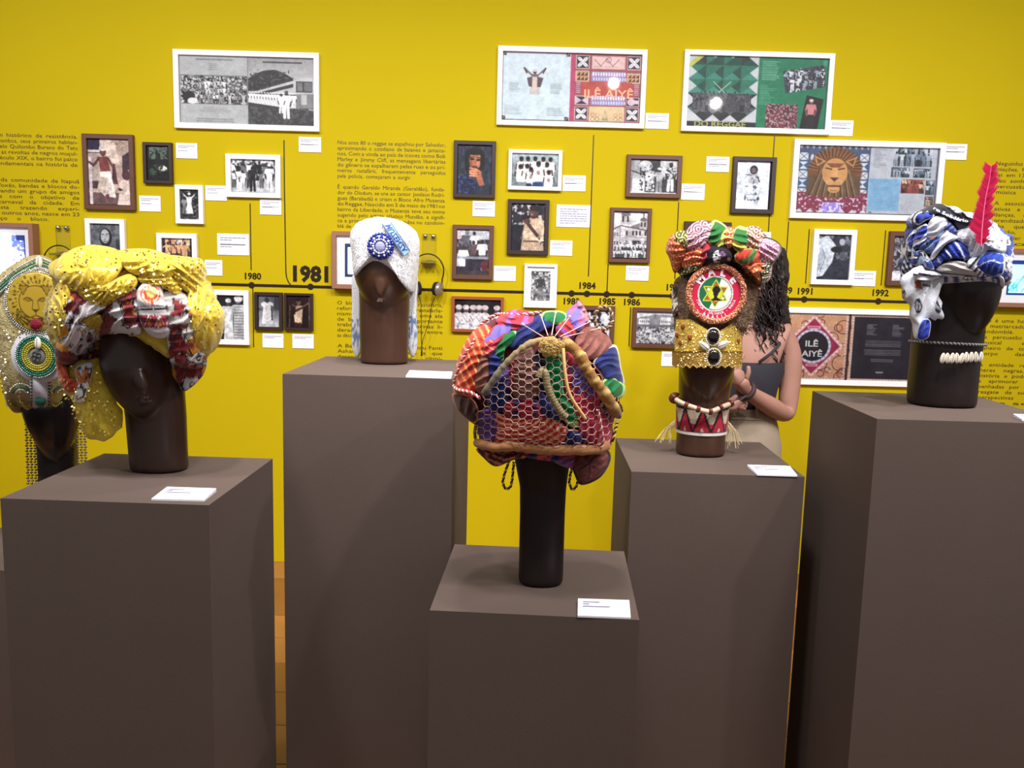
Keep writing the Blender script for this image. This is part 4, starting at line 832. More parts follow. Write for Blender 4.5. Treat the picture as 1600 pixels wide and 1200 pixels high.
# patterns: (u, v, rho) -> sRGB rows
def A3(c, n): return np.tile(np.asarray(c, float), (n, 1))
def solid(c, var=10, sc=9, seed=0):
    return lambda u, v, r=None: np.clip(A3(c, len(u))+((fbm(u/sc, v/sc, 0, seed)-.5)*2*var)[:, None], 0, 255)
def stripes(c1, c2, ang, per, duty=.3, warp=.6, seed=0):
    def f(u, v, r=None):
        a = math.radians(ang); t = (u*math.cos(a)+v*math.sin(a))/per+warp*fbm(u/25, v/25, 0, seed)*2; k = (t-np.floor(t)) < duty
        return np.where(k[:, None], np.asarray(c2, float), np.asarray(c1, float))
    return f
def swirl(bgc, ln, per=4.5, sc=16, seed=0):
    rr = random.Random(seed); pts = np.array([(rr.random(), rr.random()) for _ in range(60)])*sc*7
    def f(u, v, r=None):
        x = (u-u.mean())+sc*3.5; y = (v-v.mean())+sc*3.5; d = np.min(np.hypot(x[:, None]-pts[None, :, 0], y[:, None]-pts[None, :, 1]), 1)
        k = (d/per-np.floor(d/per)) < .38
        return np.where(k[:, None], np.asarray(ln, float), np.asarray(bgc, float))
    return f
def edged(p, c, w=.14):
    return lambda u, v, r: np.where((r > 1-w)[:, None] & (r < 1.1)[:, None], np.asarray(c, float), p(u, v, r))
def rings(c1, c2, cx, cy, per, duty=.3, warp=2.0, sy=1.0, seed=0):
    def f(u, v, r=None):
        d = np.hypot(u-cx, (v-cy)*sy)+warp*(fbm(u/12, v/12, 0, seed)-.5)*4; k = (d/per-np.floor(d/per)) < duty
        return np.where(k[:, None], np.asarray(c2, float), np.asarray(c1, float))
    return f
def printed(seed, c=(206, 200, 204), o=(206, 138, 48), mr=(122, 40, 44), sc=20):
    def f(u, v, r=None):
        n1 = fbm(u/sc, v/sc, 0, seed, 2); n2 = fbm(u/sc+40, v/sc, 0, seed+3, 2); out = A3(c, len(u))
        out[n1 > .59] = o; out[n2 > .61] = mr; k = (np.abs(n1-.5) < .020) | (np.abs(n2-.58) < .018) | (np.abs(n1-.59) < .012); out[k] = (34, 28, 32)
        return out
    return f
def canvas(cv, x0, y0):
    A = cv.out()
    def f(u, v, r=None):
        i = np.clip(((v-y0)/cv.h*cv.ny).astype(int), 0, cv.ny-1); j = np.clip(((u-x0)/cv.w*cv.nx).astype(int), 0, cv.nx-1); return A[i, j]
    return f
def braid(pts, r, n, strands=2, pitch=.02, c=((230, 200, 190), (190, 90, 90))):
    """twisted cord along local 3D pts; returns parts with colours"""
    P = smooth_open(pts, n); L = np.concatenate([[0], np.cumsum(np.linalg.norm(np.diff(P, axis=0), axis=1))]); parts = []
    T = np.gradient(P, axis=0); T /= np.linalg.norm(T, axis=1)[:, None]+1e-9; up = np.array([0.13, -1, .21]); E1 = np.cross(T, up); E1 /= np.linalg.norm(E1, axis=1)[:, None]+1e-9; E2 = np.cross(T, E1)
    for s in range(strands):
        a = L/pitch*2*math.pi+2*math.pi*s/strands; Q = P+(np.cos(a)[:, None]*E1+np.sin(a)[:, None]*E2)*r*.6; v, f = tube(Q, r*.62, 5); parts.append((v, f, c[s % len(c)]))
    return merge(parts)
CLOTH = vmat('printed_cotton', .8, .2, sheen=.15, bump=.25, bscale=260)
CORD = vmat('twisted_cord', .7, .2)
def cord(T, name, P, pxs, base, r, lift=.006, pitch=.016, n=90, c=((230, 205, 196), (186, 92, 92)), dy=None):
    q = smooth_open(pxs, 40); y = (base.surf(q[:, 0], q[:, 1])-lift) if dy is None else np.full(40, dy)
    V, F, C = braid(P.L(q[:, 0], q[:, 1], y), r, n, 2, pitch, c); o = mesh(name, V, F, CORD, T, True, C); return o
def strap(T, name, base, pxs, r, pattern, lift=.008, n=60, lump=.25, m=None, k=10, flat=.6):
    P = base.P; q = smooth_open(pxs, n); y = base.surf(q[:, 0], q[:, 1])-lift; p3 = P.L(q[:, 0], q[:, 1], y)
    rr = [r*(1-lump/2+lump*float(vn(i*.6, 3.3))) for i in range(n)]; V, F = tube(p3, rr, k); V = np.array(V); t = np.repeat(np.linspace(0, 1, n), k)
    return mesh(name, V, F, m or CLOTH, T, True, pattern(t, np.tile(np.arange(k)/k, n)))

# mannequin heads ---------------------------------------------------
def remeshed(name, parts, m, T, voxel=.005, smooth=6):
    V, F = merge(parts); me = bpy.data.meshes.new('tmp'); me.from_pydata([tuple(v) for v in V], [], F); ob = bpy.data.objects.new('tmp', me); COL.objects.link(ob)
    r = ob.modifiers.new('r', 'REMESH'); r.mode = 'VOXEL'; r.voxel_size = voxel
    sm = ob.modifiers.new('s', 'SMOOTH'); sm.factor = .5; sm.iterations = smooth
    dg = bpy.context.evaluated_depsgraph_get(); nm = bpy.data.meshes.new_from_object(ob.evaluated_get(dg)); bpy.data.objects.remove(ob); bpy.data.meshes.remove(me)
    nm.name = name; nm.materials.clear(); nm.materials.append(m); nm.polygons.foreach_set('use_smooth', [True]*len(nm.polygons))
    o = bpy.data.objects.new(name, nm); COL.objects.link(o); o.parent = T; return o
def loft(P, secs, n=28):
    """secs: (y_px, xl_px, xr_px, depth_ratio, dy) from bottom to top"""
    V = []; F = []
    for (y, a, b, dr, dy) in secs:
        c = P.l1((a+b)/2, y, dy); hw = (b-a)/2*P.mpp
        for k in range(n):
            t = 2*math.pi*k/n; ct, st = math.cos(t), math.sin(t); ct = math.copysign(abs(ct)**.9, ct); st = math.copysign(abs(st)**.9, st)
            V.append((c[0]+hw*ct, c[1]+hw*dr*st, c[2]))
    zb = V[0][2]
    for k in range(n): V[k] = (V[k][0], V[k][1], 0.001)
    for i in range(len(secs)-1):
        for k in range(n): F.append((i*n+k, i*n+(k+1) % n, (i+1)*n+(k+1) % n, (i+1)*n+k))
    F.append(tuple(range(n))[::-1]); F.append(tuple((len(secs)-1)*n+k for k in range(n)))
    return V, F
def egg(P, cx, cy, rx, ry, rz, dy, tilt=0, chin=.25):
    """face ovoid: rx,rz in layout px, ry in metres, tapering to the chin, tilt degrees in the picture plane"""
    c = P.l1(cx, cy, dy); V, F = sphere((0, 0, 0), 1, nu=28, nv=20); t = math.radians(tilt); out = []
    for x, y, z in V:
        s = 1-chin*max(0, -z)**1.5; X = x*rx*P.mpp*s; Yy = y*ry*(1-chin*.4*max(0, -z)); Z = z*rz*P.mpp
        out.append((c[0]+X*math.cos(t)-Z*math.sin(t), c[1]+Yy, c[2]+X*math.sin(t)+Z*math.cos(t)))
    return out, F
def bump_(P, cx, cy, rx, rz, ry, dy, tilt=0):
    c = P.l1(cx, cy, dy); V, F = sphere((0, 0, 0), 1, nu=14, nv=10); t = math.radians(tilt)
    return [(c[0]+(x*rx*math.cos(t)-z*rz*math.sin(t))*P.mpp, c[1]+y*ry, c[2]+(x*rx*math.sin(t)+z*rz*math.cos(t))*P.mpp) for x, y, z in V], F
WOOD = mat('dark_carved_wood', (52, 33, 25), .36, spec=.5, stretch=(1.6, 1.6, .18), noise=.45, nscale=14, bump=.08, bscale=60)
WOODB = mat('brown_carved_wood', (70, 45, 33), .34, spec=.5, stretch=(1.6, 1.6, .18), noise=.45, nscale=14, bump=.08, bscale=60)
EBONY = mat('black_polished_wood', (24, 19, 20), .22, spec=.6, noise=.2, nscale=12)
DKW = mat('blackish_carved_wood', (30, 20, 17), .4, spec=.4, noise=.3, nscale=14, bump=.06, bscale=60)

# ================================================================== head with the yellow tulle turban
P1 = Place(249, 733, .959)
T = thing('mannequin_head', P1.O, 'dark brown carved wooden head tilted to one side under the yellow turban', 'mannequin head')
remeshed('carved_head', [loft(P1, [(740, 205, 294, .8, 0), (700, 202, 292, .8, 0), (650, 198, 290, .8, 0), (600, 192, 286, .85, 0), (560, 188, 282, .9, .0), (520, 190, 275, .9, .0), (440, 190, 270, .9, .01)]),
    egg(P1, 213, 570, 50, .088, 84, -.045, 9), bump_(P1, 221, 598, 9, 22, .014, -.120, 12), bump_(P1, 228, 628, 13, 4, .008, -.104, 10), egg(P1, 240, 470, 60, .095, 70, .02, 0, 0)], WOOD, T)
T = thing('turban', P1.O, 'bulky turban of sequinned yellow tulle over printed black, white and orange cotton', 'turban')
TUL = vmat('yellow_tulle', .38, .5, sheen=.3, bump=.22, bscale=150)
SHEER = vmat('sheer_yellow_tulle', .4, .5, sheen=.3, bump=.35, bscale=190, alpha=.82)
B1 = Blob(P1, [(85, 412), (112, 390), (150, 383), (190, 390), (225, 389), (262, 396), (312, 404), (322, 430), (335, 462), (350, 490), (345, 527), (332, 550), (316, 575), (290, 566), (262, 545), (225, 532), (190, 524), (160, 532), (130, 562), (105, 566), (82, 520), (75, 495), (80, 465), (92, 435)], (205, 465), .15, .15, -.01, 2.6)
def gold_tulle(seed, dk=0):
    def f(u, v, r=None):
        n = fbm(u/7, v/7, 0, seed)[:, None]; o = np.array([204, 170, 18.])*(1-n)+np.array([238, 214, 84.])*n-dk
        k = fbm(u/2.2, v/2.2, 0, seed+5) > .66; o[k] = (196, 158, 40); return np.clip(o, 0, 255)
    return f
fold_fan = lambda u, v, V: ridge(u, v, 62, 13, 4)*.6+fbm(u/16, v/16, 0, 2)
B1.build(T, 'inner_wrap', TUL, gold_tulle(1, 20), .012, fold_fan)
tl = [([(84, 414), (104, 394), (128, 384), (155, 383), (186, 392), (192, 418), (160, 452), (120, 458), (90, 442)], 20, 13, .03), ([(180, 393), (225, 388), (262, 397), (292, 412), (262, 436), (212, 430), (188, 412)], 70, 11, .034), ([(262, 400), (296, 402), (316, 406), (323, 430), (312, 462), (288, 455), (268, 428)], 130, 10, .03),
      ([(296, 440), (322, 438), (338, 466), (351, 492), (346, 528), (330, 552), (306, 545), (292, 500)], 10, 12, .034), ([(80, 465), (95, 436), (112, 450), (108, 500), (98, 540), (82, 522), (74, 496)], 160, 10, .026), ([(120, 448), (160, 444), (200, 428), (216, 436), (206, 456), (168, 478), (150, 484), (128, 470)], 40, 9, .03), ([(216, 432), (262, 430), (285, 446), (278, 462), (250, 448), (226, 446)], 85, 8, .024), ([(126, 496), (144, 486), (162, 496), (162, 514), (144, 526), (126, 514)], 60, 8, .02)]
for i, (o, a, p, th) in enumerate(tl): puff(T, B1, o, TUL, gold_tulle(10+i, 45 if i == 7 else 0), .012, th, (a, p, .5), 'tulle_fold', 12, 72, i)
eye = Cv(60, 110, (206, 200, 204), 3)
eye.ell(27, 28, 19, 17, (222, 214, 206)); eye.ell(27, 28, 16, 14.5, (206, 70, 34)); eye.ring(27, 28, 12.5, 2.0, (232, 200, 180)); eye.ell(29, 24, 9, 8, (222, 196, 120))
for i in range(16): a = i/16*2*math.pi; eye.line(27+10*math.cos(a), 28+9*math.sin(a), 27+16*math.cos(a), 28+14*math.sin(a), 1.0, (236, 206, 190))
eye.line(8, 52, 56, 50, 3, (34, 30, 34)); eye.greek(12, 44, 50, 49, 1, (120, 118, 124), 1)
for i in range(3): eye.poly([(8+i*17, 60), (24+i*17, 60), (16+i*17, 80)], (128, 40, 48)); eye.poly([(17+i*17, 80), (33+i*17, 80), (25+i*17, 62)], (142, 50, 56)); eye.poly([(21+i*17, 78), (29+i*17, 78), (25+i*17, 68)], (196, 120, 60))
pc = [([(95, 462), (115, 454), (134, 466), (154, 464), (168, 480), (136, 496), (124, 508), (128, 532), (112, 564), (92, 540), (88, 500)], 30, printed(3)), ([(86, 540), (110, 530), (140, 545), (137, 572), (124, 598), (106, 612), (92, 592)], 110, printed(5, (190, 184, 190))), ([(118, 500), (150, 512), (164, 528), (160, 556), (146, 580), (126, 578), (116, 545)], 50, printed(21, (200, 194, 198), (206, 150, 60))), ([(163, 486), (190, 458), (214, 452), (219, 490), (218, 522), (186, 521), (162, 530), (154, 512)], 60, printed(8)),
      ([(213, 456), (228, 440), (250, 444), (258, 468), (264, 495), (266, 524), (242, 528), (222, 510), (214, 482)], 90, canvas(eye, 208, 432)), ([(250, 460), (284, 456), (306, 478), (308, 520), (316, 558), (310, 582), (280, 578), (266, 562), (258, 510)], 75, printed(12, (186, 180, 178))), ([(272, 548), (300, 538), (322, 556), (318, 585), (290, 611), (276, 597), (264, 575)], 30, printed(17, (196, 190, 192)))]
for i, (o, a, pt) in enumerate(pc): puff(T, B1, o, CLOTH, pt, .014 if i != 4 else .02, .026, (a, 14, .5 if i != 4 else .25), 'cotton_fold', 20, 110, 30+i)
TB = Blob(P1, [(100, 575), (130, 560), (155, 560), (166, 580), (176, 615), (190, 640), (194, 660), (178, 684), (152, 691), (133, 679), (112, 630), (97, 597)], (145, 620), .035, .03, -.06, 2.0, 120)
TB.build(T, 'tulle_tail', SHEER, gold_tulle(31), .012, lambda u, v, V: ridge(u, v, 20, 22, 9)*.5)
puff(T, TB, [(118, 574), (144, 566), (143, 590), (136, 612), (128, 629), (116, 625), (120, 600)], CLOTH, edged(printed(41, (224, 222, 226), (70, 62, 66), (206, 120, 60), 9), (210, 208, 212), .1), .006, .012, (60, 9, .4), 'cotton_tail', 12, 60, 4)
puff(T, TB, [(88, 560), (100, 565), (110, 590), (128, 598), (134, 622), (118, 612), (104, 612), (92, 590)], CLOTH, stripes((196, 84, 44), (150, 40, 40), 70, 9, .4), .002, .012, (60, 9, .4), 'cotton_tail', 10, 60, 6)
rr = random.Random(8); V = []; F = []
def sequin(V, F, c, n, r):
    n = n/np.linalg.norm(n); e1 = np.cross(n, [0.3, .2, 1]); e1 /= np.linalg.norm(e1); e2 = np.cross(n, e1); o = len(V)
    for k in range(6): a = k*math.pi/3; V.append(c+r*(math.cos(a)*e1+math.sin(a)*e2))
    F.append(tuple(range(o, o+6)))
for o, a, p, th in tl[:7]:
    q = smooth_closed(o, 40); c = q.mean(0)
    for k in range(70):
        w = q[rr.randrange(40)]; t = rr.random()**.5*.9; px = c+(w-c)*t; y = B1.surf([px[0]], [px[1]])[0]-.012-th*math.sqrt(1-t**2.2)*(1.02)-.002
        sequin(V, F, P1.l1(px[0], px[1], y), np.array([rr.uniform(-.8, .8), -1, rr.uniform(-.5, .9)]), .0026)
for k in range(110):
    q = TB.out[rr.randrange(120)]; t = rr.random()**.5*.9; x, z = TB.c+(q-TB.c)*t; sequin(V, F, np.array([x, TB.dy-.035*math.sqrt(1-t*t)-.012, z]), np.array([rr.uniform(-.8, .8), -1, rr.uniform(-.5, .9)]), .0026)
so = mesh('sequins', V, F, mat('gold_sequin', (250, 222, 120), .22, metal=1.0), T); so['kind'] = 'stuff'

# ================================================================== head with the white hat
P2 = Place(600, 567, 1.184)
T = thing('mannequin_head', P2.O, 'brown carved wooden head with bare lower face under the white hat', 'mannequin head')
remeshed('carved_head', [loft(P2, [(570, 563, 638, .8, 0), (540, 563, 638, .8, 0), (500, 562, 639, .85, 0), (470, 562, 640, .9, 0), (430, 560, 640, .9, .01), (380, 562, 640, .9, .01)]),
    egg(P2, 600, 425, 46, .082, 65, -.03, 0, .32), bump_(P2, 594, 448, 7, 16, .005, -.109), bump_(P2, 593, 471, 9, 2.5, .004, -.096), egg(P2, 602, 395, 46, .09, 48, .02, 0, 0)], WOODB, T, .0045)
T = thing('terry_hat', P2.O, 'white terry cloth hat with neck flap, blue beaded brooch and blue patch', 'hat')
TERRY = mat('white_terry_cloth', (248, 248, 252), .95, spec=.1, sheen=.5, bump=1.0, bscale=420)
HB = Blob(P2, [(557, 434), (552, 402), (550, 368), (558, 351), (575, 342), (600, 339), (625, 344), (645, 356), (654, 370), (655, 395), (653, 425), (649, 454), (644, 457), (637, 444), (618, 427), (592, 415), (572, 424)], (602, 384), .128, .12, 0, 5.0, 140)
HB.build(T, 'crown', TERRY, solid((236, 236, 240)), .004, lambda u, v, V: fbm(V[:, 0]*110, V[:, 2]*110, V[:, 1]*110, 3)*1.2-.6)
rr = random.Random(14); V = []; F = []
for k in range(2600):
    w_ = HB.out[rr.randrange(140)]; t_ = rr.random()**.4; xz = HB.c+(w_-HB.c)*t_; yv = HB.dy-.128*float(HB.prof(np.array(t_))); o3 = np.array([xz[0], yv, xz[1]]); dd = np.array([(xz[0]-HB.c[0])*9*t_**4+rr.uniform(-.6, .6), -1+.9*t_**6, (xz[1]-HB.c[1])*9*t_**4+rr.uniform(-.7, .5)]); dd /= np.linalg.norm(dd)
    s_ = np.cross(dd, [.3, .2, 1.])*.0014; o0 = len(V); V += [o3-dd*.003+s_, o3-dd*.003-s_, o3+dd*rr.uniform(.001, .0032)]; F.append((o0, o0+1, o0+2))
o = mesh('terry_pile', V, F, TERRY, T); o['kind'] = 'stuff'
for sx, x0, x1 in ((-1, 549, 566), (1, 636, 652)):
    q = smooth_closed([(x0+2, 430), (x1, 430), (x1-1, 480), (x1, 520), (x1-2, 556), (x0+3, 554), (x0, 510), (x0+1, 470)], 60); FB = Blob(P2, [tuple(p) for p in q[::4]], ((x0+x1)/2, 495), .012, .012, .05, 4.0, 60)
    def fp(u, v, r=None):
        o = A3((226, 226, 230), len(u)); k = (v > 494) & (v < 540) & (fbm(u/4, v/4, 0, 5) > .5); o[k] = (110, 134, 176); return o
    FB.build(T, 'neck_flap', vmat('terry_flap', .95, .1, sheen=.4, bump=1.0, bscale=420), fp, .002, lambda u, v, V: fbm(u/3, v/3, 0, 1), 12)
bc = P2.l1(595, 385, HB.surf([595.], [385.])[0]-.004); parts = []; blue = (30, 44, 140)
bo = None
BEAD = vmat('glass_bead', .12, .7)
brooch = mesh('brooch', *sphere(bc, .036, .012, .036, 28, 14), mat('brooch_blue', (42, 52, 120), .3), T, True)
for ring, n, c1, c2, rb, yo in ((.0335, 26, (20, 28, 110), (40, 60, 170), .0046, 0), (.0262, 22, (32, 44, 146), (206, 210, 236), .0038, -.006), (.019, 18, (228, 230, 244), (150, 156, 210), .0033, -.010)):
    for k in range(n):
        a = 2*math.pi*k/n; v, f = sphere(bc+np.array([ring*math.cos(a), yo-.004, ring*math.sin(a)]), rb, nu=8, nv=6); parts.append((v, f, c1 if k % 2 else c2))
V, F, C = merge(parts); o = mesh('beads', V, F, BEAD, brooch, True, C); o['kind'] = 'stuff'
mesh('crystal', *sphere(bc+np.array([0, -.012, 0]), .0145, .006, .0145, 8, 6), mat('pale_crystal', (150, 150, 190), .08, spec=.8), brooch)
# blue patch lying on the crown
pa = np.array([(596, 349), (611, 347), (641, 392), (630, 400)], float)
def patch_pt(s, t):                                 # s across, t along
    p = (pa[0]*(1-s)+pa[1]*s)*(1-t)+(pa[3]*(1-s)+pa[2]*s)*t
    return P2.l1(p[0], p[1], HB.surf([p[0]], [p[1]])[0]-.0075)
V = []; F = []; C = []
for i in range(13):
    for j in range(5):
        V.append(patch_pt(j/4, i/12)); C.append((40, 56, 90) if j in (0, 4) else (150, 190, 236))
for i in range(12):
    for j in range(4): a = i*5+j; F.append((a, a+1, a+6, a+5))
n0 = len(V); V += [v+np.array([0, .004, 0]) for v in V]; C += C; F += [tuple(i+n0 for i in f[::-1]) for f in F[:48]]
patch = mesh('patch', V, F, CLOTH, T, False, C)
V, F = glyphs('MUZENZA', .02); w = V[:, 0].max(); pts = [patch_pt(.80-.62*min(1, y/.72), .06+.88*x/w)+np.array([0, -.0012, 0]) for x, y, _ in V]
mesh('lettering', pts, F, mat('patch_ink', (36, 60, 120), .7), patch)

# ================================================================== tall head with the wire mesh turban
P3 = Place(844, 909, .739)
T = thing('mannequin_head', P3.O, 'tall blackish wooden head with long bare neck under the wire mesh turban', 'mannequin head')
remeshed('carved_head', [loft(P3, [(914, 808, 881, .85, 0), (880, 809, 882, .85, 0), (800, 811, 884, .85, 0), (760, 811, 886, .85, 0), (725, 804, 891, .88, 0), (690, 798, 896, .9, 0), (640, 796, 898, .9, 0), (560, 800, 894, .9, 0)])], DKW, T)
T = thing('turban', P3.O, 'large patchwork turban in red, navy, green and purple behind hexagonal wire mesh', 'turban')
B3 = Blob(P3, [(707, 600), (713, 570), (722, 545), (735, 525), (752, 508), (780, 493), (800, 485), (830, 489), (850, 487), (880, 487), (900, 482), (915, 492), (932, 514), (950, 526), (962, 542), (970, 572), (975, 602), (973, 620), (964, 634), (962, 660), (957, 684), (950, 704), (925, 712), (880, 716), (830, 716), (780, 716), (750, 708), (744, 690), (740, 668), (728, 652), (712, 636)], (842, 604), .15, .16, 0, 2.6)
B3.build(T, 'inner_wrap', CLOTH, solid((112, 44, 54), 14), .010, lambda u, v, V: ridge(u, v, 40, 16, 5)*.7+fbm(u/14, v/14, 0, 3))
red, org, nav, grn, lim, lav, mag, brn = (196, 66, 44), (240, 150, 86), (30, 40, 104), (14, 112, 56), (182, 216, 116), (122, 108, 190), (190, 52, 80), (132, 84, 70)
p3f = [
 ([(708, 612), (712, 575), (722, 545), (737, 520), (757, 507), (768, 520), (754, 560), (747, 600), (736, 626), (716, 624)], stripes((200, 60, 40), (250, 170, 104), 155, 11, .26, .12), 60), ([(708, 614), (735, 620), (748, 640), (742, 662), (720, 647), (710, 632)], edged(solid((70, 36, 36)), (210, 130, 80), .1), 30),
 ([(750, 545), (758, 525), (775, 508), (800, 498), (802, 512), (786, 535), (768, 548)], stripes(mag, lav, 60, 18, .5), 30), ([(775, 499), (800, 484), (832, 489), (836, 505), (806, 516), (786, 511)], stripes((186, 56, 76), (150, 90, 160), 20, 26, .3), 100),
 ([(815, 505), (840, 488), (866, 488), (872, 504), (844, 520), (812, 544), (794, 538)], solid(nav), 40), ([(844, 500), (850, 487), (876, 486), (888, 495), (876, 507), (856, 505)], edged(solid(grn), lim, .16), 20), ([(772, 548), (784, 520), (803, 513), (810, 524), (800, 536), (789, 546), (786, 564), (776, 562)], edged(solid(grn), lim, .18), 60),
 ([(741, 578), (752, 550), (764, 560), (765, 598), (757, 618), (742, 608)], solid(brn, 26, 6), 70), ([(762, 553), (776, 545), (784, 560), (781, 582), (769, 603), (762, 596)], solid(nav), 70), ([(754, 540), (770, 525), (776, 540), (768, 556), (757, 560)], stripes(mag, org, 120, 9, .25), 60),
 ([(868, 512), (884, 494), (900, 490), (906, 508), (894, 530), (878, 534)], stripes((196, 60, 66), (120, 60, 140), 130, 14, .35), 120), ([(884, 494), (892, 480), (904, 474), (914, 488), (914, 508), (900, 518)], stripes(lav, (196, 100, 150), 15, 20, .3), 70), ([(900, 474), (905, 468), (916, 484), (922, 500), (910, 502)], edged(solid((196, 130, 140)), (90, 40, 60), .12), 60),
 ([(898, 532), (914, 512), (940, 514), (956, 536), (950, 550), (925, 562), (904, 556)], solid((134, 80, 70), 26, 7), 30), ([(926, 566), (944, 546), (963, 540), (971, 575), (975, 602), (950, 599), (936, 582)], edged(solid((34, 44, 108)), (206, 206, 180), .1), 75), ([(940, 597), (955, 588), (976, 601), (974, 619), (958, 624), (944, 612)], edged(solid(grn), lim, .2), 30),
 ([(796, 562), (826, 540), (838, 560), (848, 592), (842, 617), (820, 627), (798, 612)], solid((138, 98, 86), 14), 70), ([(792, 566), (804, 558), (803, 608), (790, 602)], solid((150, 44, 54)), 80), ([(764, 602), (788, 566), (796, 612), (786, 642), (764, 642)], solid(nav), 60), ([(778, 578), (798, 560), (801, 592), (788, 612)], stripes(lav, (86, 76, 160), 60, 12, .4), 40),
 ([(846, 552), (876, 552), (880, 600), (884, 620), (908, 655), (896, 669), (868, 642), (852, 600)], edged(solid((20, 130, 70)), lim, .13), 100), ([(836, 548), (850, 552), (856, 590), (848, 612), (838, 590)], solid((26, 24, 44)), 90), ([(786, 628), (830, 620), (852, 640), (846, 657), (800, 654), (784, 642)], stripes((176, 48, 66), (60, 40, 90), 20, 24, .3), 100), ([(846, 612), (866, 636), (880, 652), (860, 656), (842, 640)], solid(nav), 30),
 ([(880, 554), (902, 558), (936, 600), (951, 640), (946, 692), (920, 692), (896, 650), (882, 610)], solid((186, 54, 80), 12), 50), ([(888, 566), (904, 572), (932, 606), (932, 628), (905, 622), (890, 600)], stripes(lav, (80, 66, 150), 40, 7, .25, 2), 50), ([(768, 645), (800, 650), (850, 648), (890, 672), (882, 700), (830, 702), (780, 697), (763, 676)], rings((196, 54, 44), (255, 200, 156), 800, 640, 12, .3, .6, 1.6), 10),
 ([(888, 671), (917, 680), (906, 703), (880, 701)], edged(solid(nav), (200, 120, 90), .1), 45), ([(746, 648), (768, 640), (780, 670), (771, 692), (751, 687)], solid((96, 60, 132), 20), 80), ([(905, 662), (945, 642), (957, 690), (940, 701), (915, 692)], solid((176, 50, 74)), 30), ([(932, 622), (950, 615), (962, 640), (956, 652), (940, 647)], stripes((24, 22, 28), (200, 196, 200), 50, 7, .35, 3), 30)]
for i, (o, pt, a) in enumerate(p3f): puff(T, B3, o, CLOTH, pt, .010+(.003 if i % 2 else 0), .020, (a, 12, .5), 'cloth_fold', 26, 130, i)
for i, (o, pt, a) in enumerate([([(746, 700), (800, 706), (834, 712), (802, 719), (775, 729), (756, 716)], rings((60, 30, 40), (220, 120, 70), 790, 690, 9, .3), 60), ([(800, 704), (860, 707), (906, 704), (892, 720), (840, 718)], stripes((190, 60, 50), nav, 10, 40, .35), 80), ([(860, 712), (900, 714), (895, 731), (872, 726)], solid((120, 70, 120)), 60), ([(893, 716), (918, 702), (948, 702), (954, 720), (938, 746), (910, 758), (899, 746)], edged(solid((112, 58, 56), 30, 8), (40, 26, 26), .1), 50)]):
    puff(T, Cyl(P3, 848, 150, .12, .02), o, CLOTH, pt, .004, .03, (a, 9, .5), 'hanging_fold', 12, 70, 60+i, back=1.0)
# hexagonal wire mesh following the wrap
WB = Blob(P3, [(748, 640), (745, 690), (780, 706), (840, 708), (920, 706), (955, 695), (962, 640), (950, 590), (915, 540), (860, 526), (815, 540), (775, 580)], (850, 625), .19, .1, 0, 2.6)
poly = [(757, 612), (785, 576), (815, 545), (900, 540), (925, 575), (957, 632), (955, 694), (750, 694), (749, 650)]
def inpoly(x, y, P):
    c = False
    for i in range(len(P)):
        x0, y0 = P[i]; x1, y1 = P[(i+1) % len(P)]
        if (y0 > y) != (y1 > y) and x < (x1-x0)*(y-y0)/(y1-y0)+x0: c = not c
    return c
nodes = {}; edges = set(); r_ = 7.2
def node(x, y):
    k = (round(x, 1), round(y, 1)); nodes.setdefault(k, len(nodes)); return k
for j in range(-2, 26):
    for i in range(-2, 26):
        cx = 740+i*r_*1.5; cy = 530+(j+.5*(i % 2))*r_*math.sqrt(3)
        if not inpoly(cx, cy, poly): continue
        hx = [node(cx+r_*math.cos(math.radians(60*k)), cy+r_*math.sin(math.radians(60*k))) for k in range(6)]
        for k in range(6): edges.add(tuple(sorted((hx[k], hx[(k+1) % 6]))))
kk = list(nodes); jit = random.Random(3); uu = np.array([k[0]+jit.uniform(-.9, .9) for k in kk]); vv = np.array([k[1]+jit.uniform(-.9, .9) for k in kk]); Q = P3.L(uu, vv, np.minimum(WB.surf(uu, vv), B3.surf(uu, vv)-.034)); idx = {k: i for i, k in enumerate(kk)}
o = mesh('wire_mesh', *merge([tube([Q[idx[a]], Q[idx[b]]], .0008, 4, cap=False) for a, b in edges]), mat('pale_wire', (206, 172, 164), .5, metal=.2), T); o['kind'] = 'stuff'
B3b = Blob(P3, [(707, 600), (722, 545), (752, 508), (800, 485), (850, 485), (915, 488), (962, 540), (976, 605), (964, 640), (957, 690), (925, 716), (830, 718), (750, 710), (740, 668), (712, 638)], (842, 604), .18, .16, 0, 2.8)
tan = lambda c1, c2, f: (lambda t, k: np.where((np.sin(t*f+k*6.28) > .55)[:, None], np.asarray(c2, float), np.asarray(c1, float)))
strap(T, 'twisted_strap', B3b, [(868, 530), (838, 533), (812, 547), (787, 572), (767, 600), (756, 616)],   .0068, lambda t, k: np.array([196, 164, 108.])*(1-t[:, None])+np.array([104, 98, 88.])*t[:, None], .016, 60, .7)
strap(T, 'gold_strap', B3b, [(880, 533), (903, 552), (924, 588), (944, 615), (963, 645)], .0125, tan((160, 114, 60), (216, 176, 108), 38), .014, 60, .5)
strap(T, 'thin_ribbon', B3b, [(880, 545), (884, 590), (892, 620), (915, 655)], .0035, lambda t, k: A3((236, 190, 120), len(t)), .02, 40, 0)
strap(T, 'wrapped_cord', B3b, [(842, 590), (845, 581), (852, 584), (856, 606), (866, 628), (878, 646), (885, 652)], .0078, tan((160, 140, 100), (92, 78, 58), 130), .022, 80, .1)
strap(T, 'bottom_band', B3b, [(746, 692), (775, 699), (800, 697), (850, 703), (900, 703), (930, 702), (947, 696)], .011, lambda t, k: A3((176, 122, 80), len(t)), .006, 70, .5)
